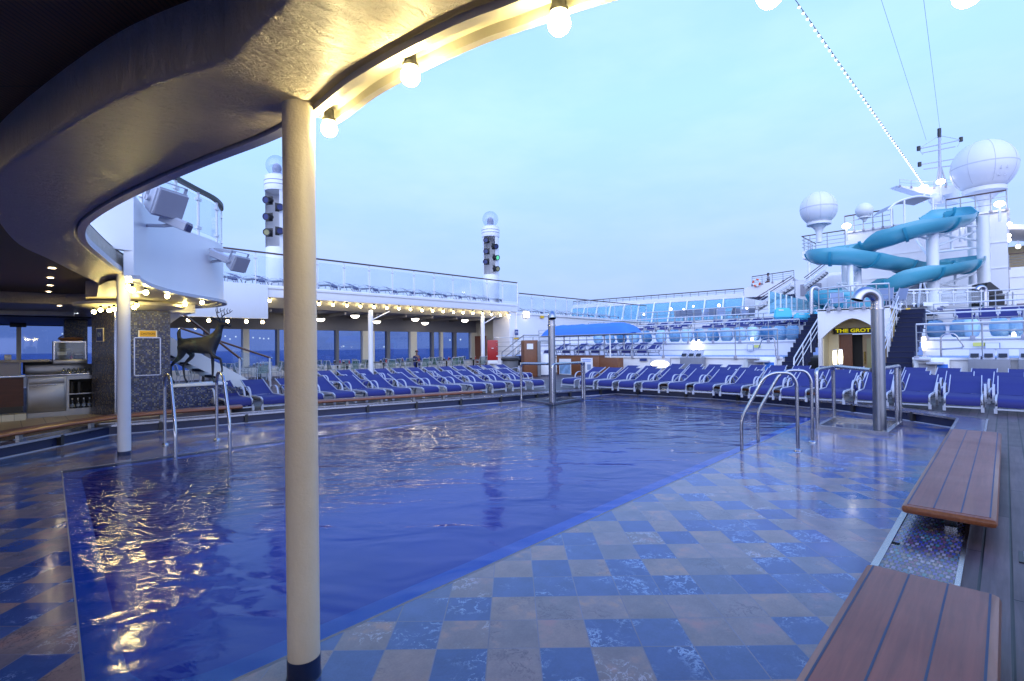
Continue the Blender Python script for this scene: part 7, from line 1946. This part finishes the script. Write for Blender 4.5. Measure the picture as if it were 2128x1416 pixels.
# aqua glass screen, splash boxes and slide exit tub
gs = thing('glass_screen', 'aqua glass wind screen with white posts in front of the staircase', 'screen', tuple(atd(1640, 655, 21)))
xs_ = [(1598, 604, 654), (1611, 607, 652), (1622, 610, 651), (1634, 613, 650), (1645, 616, 648), (1656, 619, 646), (1670, 622, 645), (1682, 625, 644)]
for k, (x, yt, yb_) in enumerate(xs_):
    d = 21+k*0.25; m = MB(); m.tube([atd(x, yb_, d), atd(x, yt, d)], 0.035, 8); m.build('post', 'white', gs)
    if k < len(xs_)-1:
        x2, yt2, yb2 = xs_[k+1]; d2 = d+0.25
        m = MB(); m.slab([atd(x+1, yb_-1, d), atd(x2-1, yb2-1, d2), atd(x2-1, yt2+1, d2), atd(x+1, yt+1, d)], (0.02, 0, 0)); m.build('glass_panel', 'aquaglass', gs, smooth=0)
def aqua(px0, px1, py0, py1, d, label, dx=1.0):
    a = atd(px0, py1, d); b = atd(px1, py1, d); h = (atd(px0, py0, d)-a).z
    t = thing('splash_tub', label, 'tub', tuple(a), 0, 'aqua splash tubs')
    m = MB(); m.slab([a, b, b+Vector((0, 0, h))-(b-a)*0.06, a+Vector((0, 0, h))+(b-a)*0.10], (dx, dx*0.3, 0))
    bmesh.ops.bevel(m.bm, geom=list(m.bm.edges), offset=0.06, segments=2, affect='EDGES'); m.build('shell', 'aqua', t)
    m = MB(); m.slab([a+(b-a)*0.3+Vector((-0.02, 0, h*0.72)), a+(b-a)*0.55+Vector((-0.02, 0, h*0.72)), a+(b-a)*0.55+Vector((-0.02, 0, h*0.84)), a+(b-a)*0.3+Vector((-0.02, 0, h*0.84))], (0.015, 0, 0)); m.build('pale_label', 'plate', t, smooth=0)
aqua(1607, 1647, 640, 662, 20.2, 'aqua splash tub with rounded top on the top terrace')
aqua(1648, 1692, 650, 664, 20.0, 'low aqua tub to the right of the rounded one')
aqua(1692, 1722, 646, 662, 19.6, 'aqua tub below the lower slide bend')
m = MB(); m.slab([atd(1688, 670, 19.9), atd(1733, 670, 19.9), atd(1722, 636, 21.2), atd(1700, 636, 21.2)], (0.6, 0.3, 0)); tag(m.build('slide_runout', 'slide', smooth=40), 'turquoise sloping slide run-out below the bottom bend', 'slide end')
t = thing('small_shower', 'small bent shower pipe beside the lowest slide bend', 'shower', tuple(atd(1686, 655, 19.8)))
m = MB(); m.tube([atd(1686, 655, 19.8), atd(1686, 606, 19.8), atd(1688, 599, 19.8), atd(1694, 597, 19.8), atd(1700, 599, 19.8), atd(1702, 604, 19.8)], 0.075, 14, fillet=0.08); m.build('pipe', 'steel', t); m = MB(); m.lathe([(0, 0), (.13, 0), (.13, .03), (0, .03)], atd(1686, 655, 19.8), 12); m.build('base', 'steel', t)
t = thing('small_shower', 'small bent shower pipe beside the thick slide column on the right', 'shower', tuple(atd(2047, 645, 18)))
m = MB(); m.tube([atd(2047, 645, 18), atd(2047, 606, 18), atd(2046, 599, 18), atd(2040, 596, 18), atd(2033, 598, 18), atd(2030, 603, 18)], 0.075, 14, fillet=0.08); m.build('pipe', 'steel', t); m = MB(); m.lathe([(0, 0), (.13, 0), (.13, .03), (0, .03)], atd(2047, 645, 18), 12); m.build('base', 'steel', t)
# glazed pyramid roof behind the slide
py_ = thing('glazed_skylight', 'dark glazed pyramid skylight with white ribs behind the slide', 'skylight', tuple(atd(1890, 640, 25)))
apex = [atd(1878, 575, 26), atd(1912, 575, 26)]
base = [atd(1795, 640, 24.5), atd(1850, 640, 24), atd(1905, 640, 24), atd(1960, 640, 24.5)]
for k in range(3):
    tp = [apex[0] if k == 0 else apex[0].lerp(apex[1], 0.0 if k == 1 else 1.0), apex[0].lerp(apex[1], 1.0 if k > 0 else 0.0)]
    pts = [base[k], base[k+1], apex[1] if k >= 1 else apex[0]] + ([apex[0]] if k == 1 else [])
    m = MB(); m.slab(pts, (0.05, 0.05, 0)); m.build('glazing', 'grating', py_, smooth=0)
for a, b in ((base[0], apex[0]), (base[1], apex[0]), (base[2], apex[1]), (base[3], apex[1]), (base[0].lerp(base[1], .5), apex[0]), (base[2].lerp(base[3], .5), apex[1]), (base[0].lerp(apex[0], .45), base[1].lerp(apex[0], .45)), (base[1].lerp(apex[0], .45), base[2].lerp(apex[1], .45)), (base[2].lerp(apex[1], .45), base[3].lerp(apex[1], .45))):
    m = MB(); m.tube([a-Vector((.06, .06, 0)), b-Vector((.06, .06, 0))], 0.05, 6); m.build('rib', 'white', py_)
# dark awning booth on the right of the top terrace
bo = thing('dark_booth', 'dark awning booth under the white wall on the right of the top terrace', 'booth', tuple(atd(2070, 645, 21)))
m = MB(); m.slab([atd(2048, 612, 21), atd(2052, 588, 21), atd(2058, 586, 21), atd(2084, 606, 21), atd(2084, 610, 21)], (0.8, 0.5, 0)); m.build('awning', 'black', bo, smooth=0)
m = MB(); m.slab([atd(2050, 648, 21.3), atd(2088, 648, 21.3), atd(2088, 612, 21.3), atd(2050, 614, 21.3)], (0.8, 0.5, 0)); m.build('opening', 'dark', bo, smooth=0)
for x in (2050, 2097, 2108):
    m = MB(); m.tube([atd(x, 648, 20.8), atd(x, 607, 20.8)], 0.07, 8); m.build('post', 'white', bo)
m = MB(); m.slab([atd(2100, 648, 21.6), atd(2150, 648, 21.6), atd(2150, 630, 21.6), atd(2100, 632, 21.6)], (0.5, 0.3, 0)); m.build('counter', 'wood', bo, smooth=0)
# glass balustrades on the top terrace
glass_rail('glass_balustrade', 'glass balustrade on the top terrace right of the entrance platform', [tuple(atd(x, 640, d))[:2] for x, d in ((1872, 18.6), (1925, 18.4), (1990, 18.2), (2040, 18.0))], TZ[3]+0.02, 0.62, 6, capmat='rail')
plate('rules_notice', 'long white notice with red corner on the glass balustrade', 'notice', atd(1945, 632, 18.1), Vr0, 0.9, 0.14, 'plate')
plate('blue_sign', 'small blue framed sign below the glass balustrade', 'sign', atd(1953, 642, 17.9), Vr0, 0.24, 0.10, 'ink', border='plate')
plate('yellow_notice', 'small orange yellow notice below the glass balustrade', 'sign', atd(1887, 643, 17.9), Vr0, 0.16, 0.08, 'yellow')
for k in range(8):
    pass
# glowing dots seen through the side windows; the flattened one paints a wave glint
for i, (x, y) in enumerate([(130, 694), (468, 699), (478, 705), (490, 700), (526, 702), (540, 703), (548, 704), (558, 704), (675, 739), (714, 720), (798, 721), (935, 707), (957, 706)]):
    p = atd(x, y, 2500); m = MB(); m.sphere(p, 4.0 if i not in (8,) else 7.0, 8, 6, 1.0 if i != 8 else 0.35); tag(m.build('glow_dot', 'glowdot'), 'tiny glowing dot seen through the side windows, %s' % nth(i, 13), 'glowing dot', 'glowing dots beyond the side windows')

# ================================================================== real size
for o in scene.objects:
    if o.parent is None and o.type != 'CAMERA':
        o.location = o.location*SC; o.scale = o.scale*SC
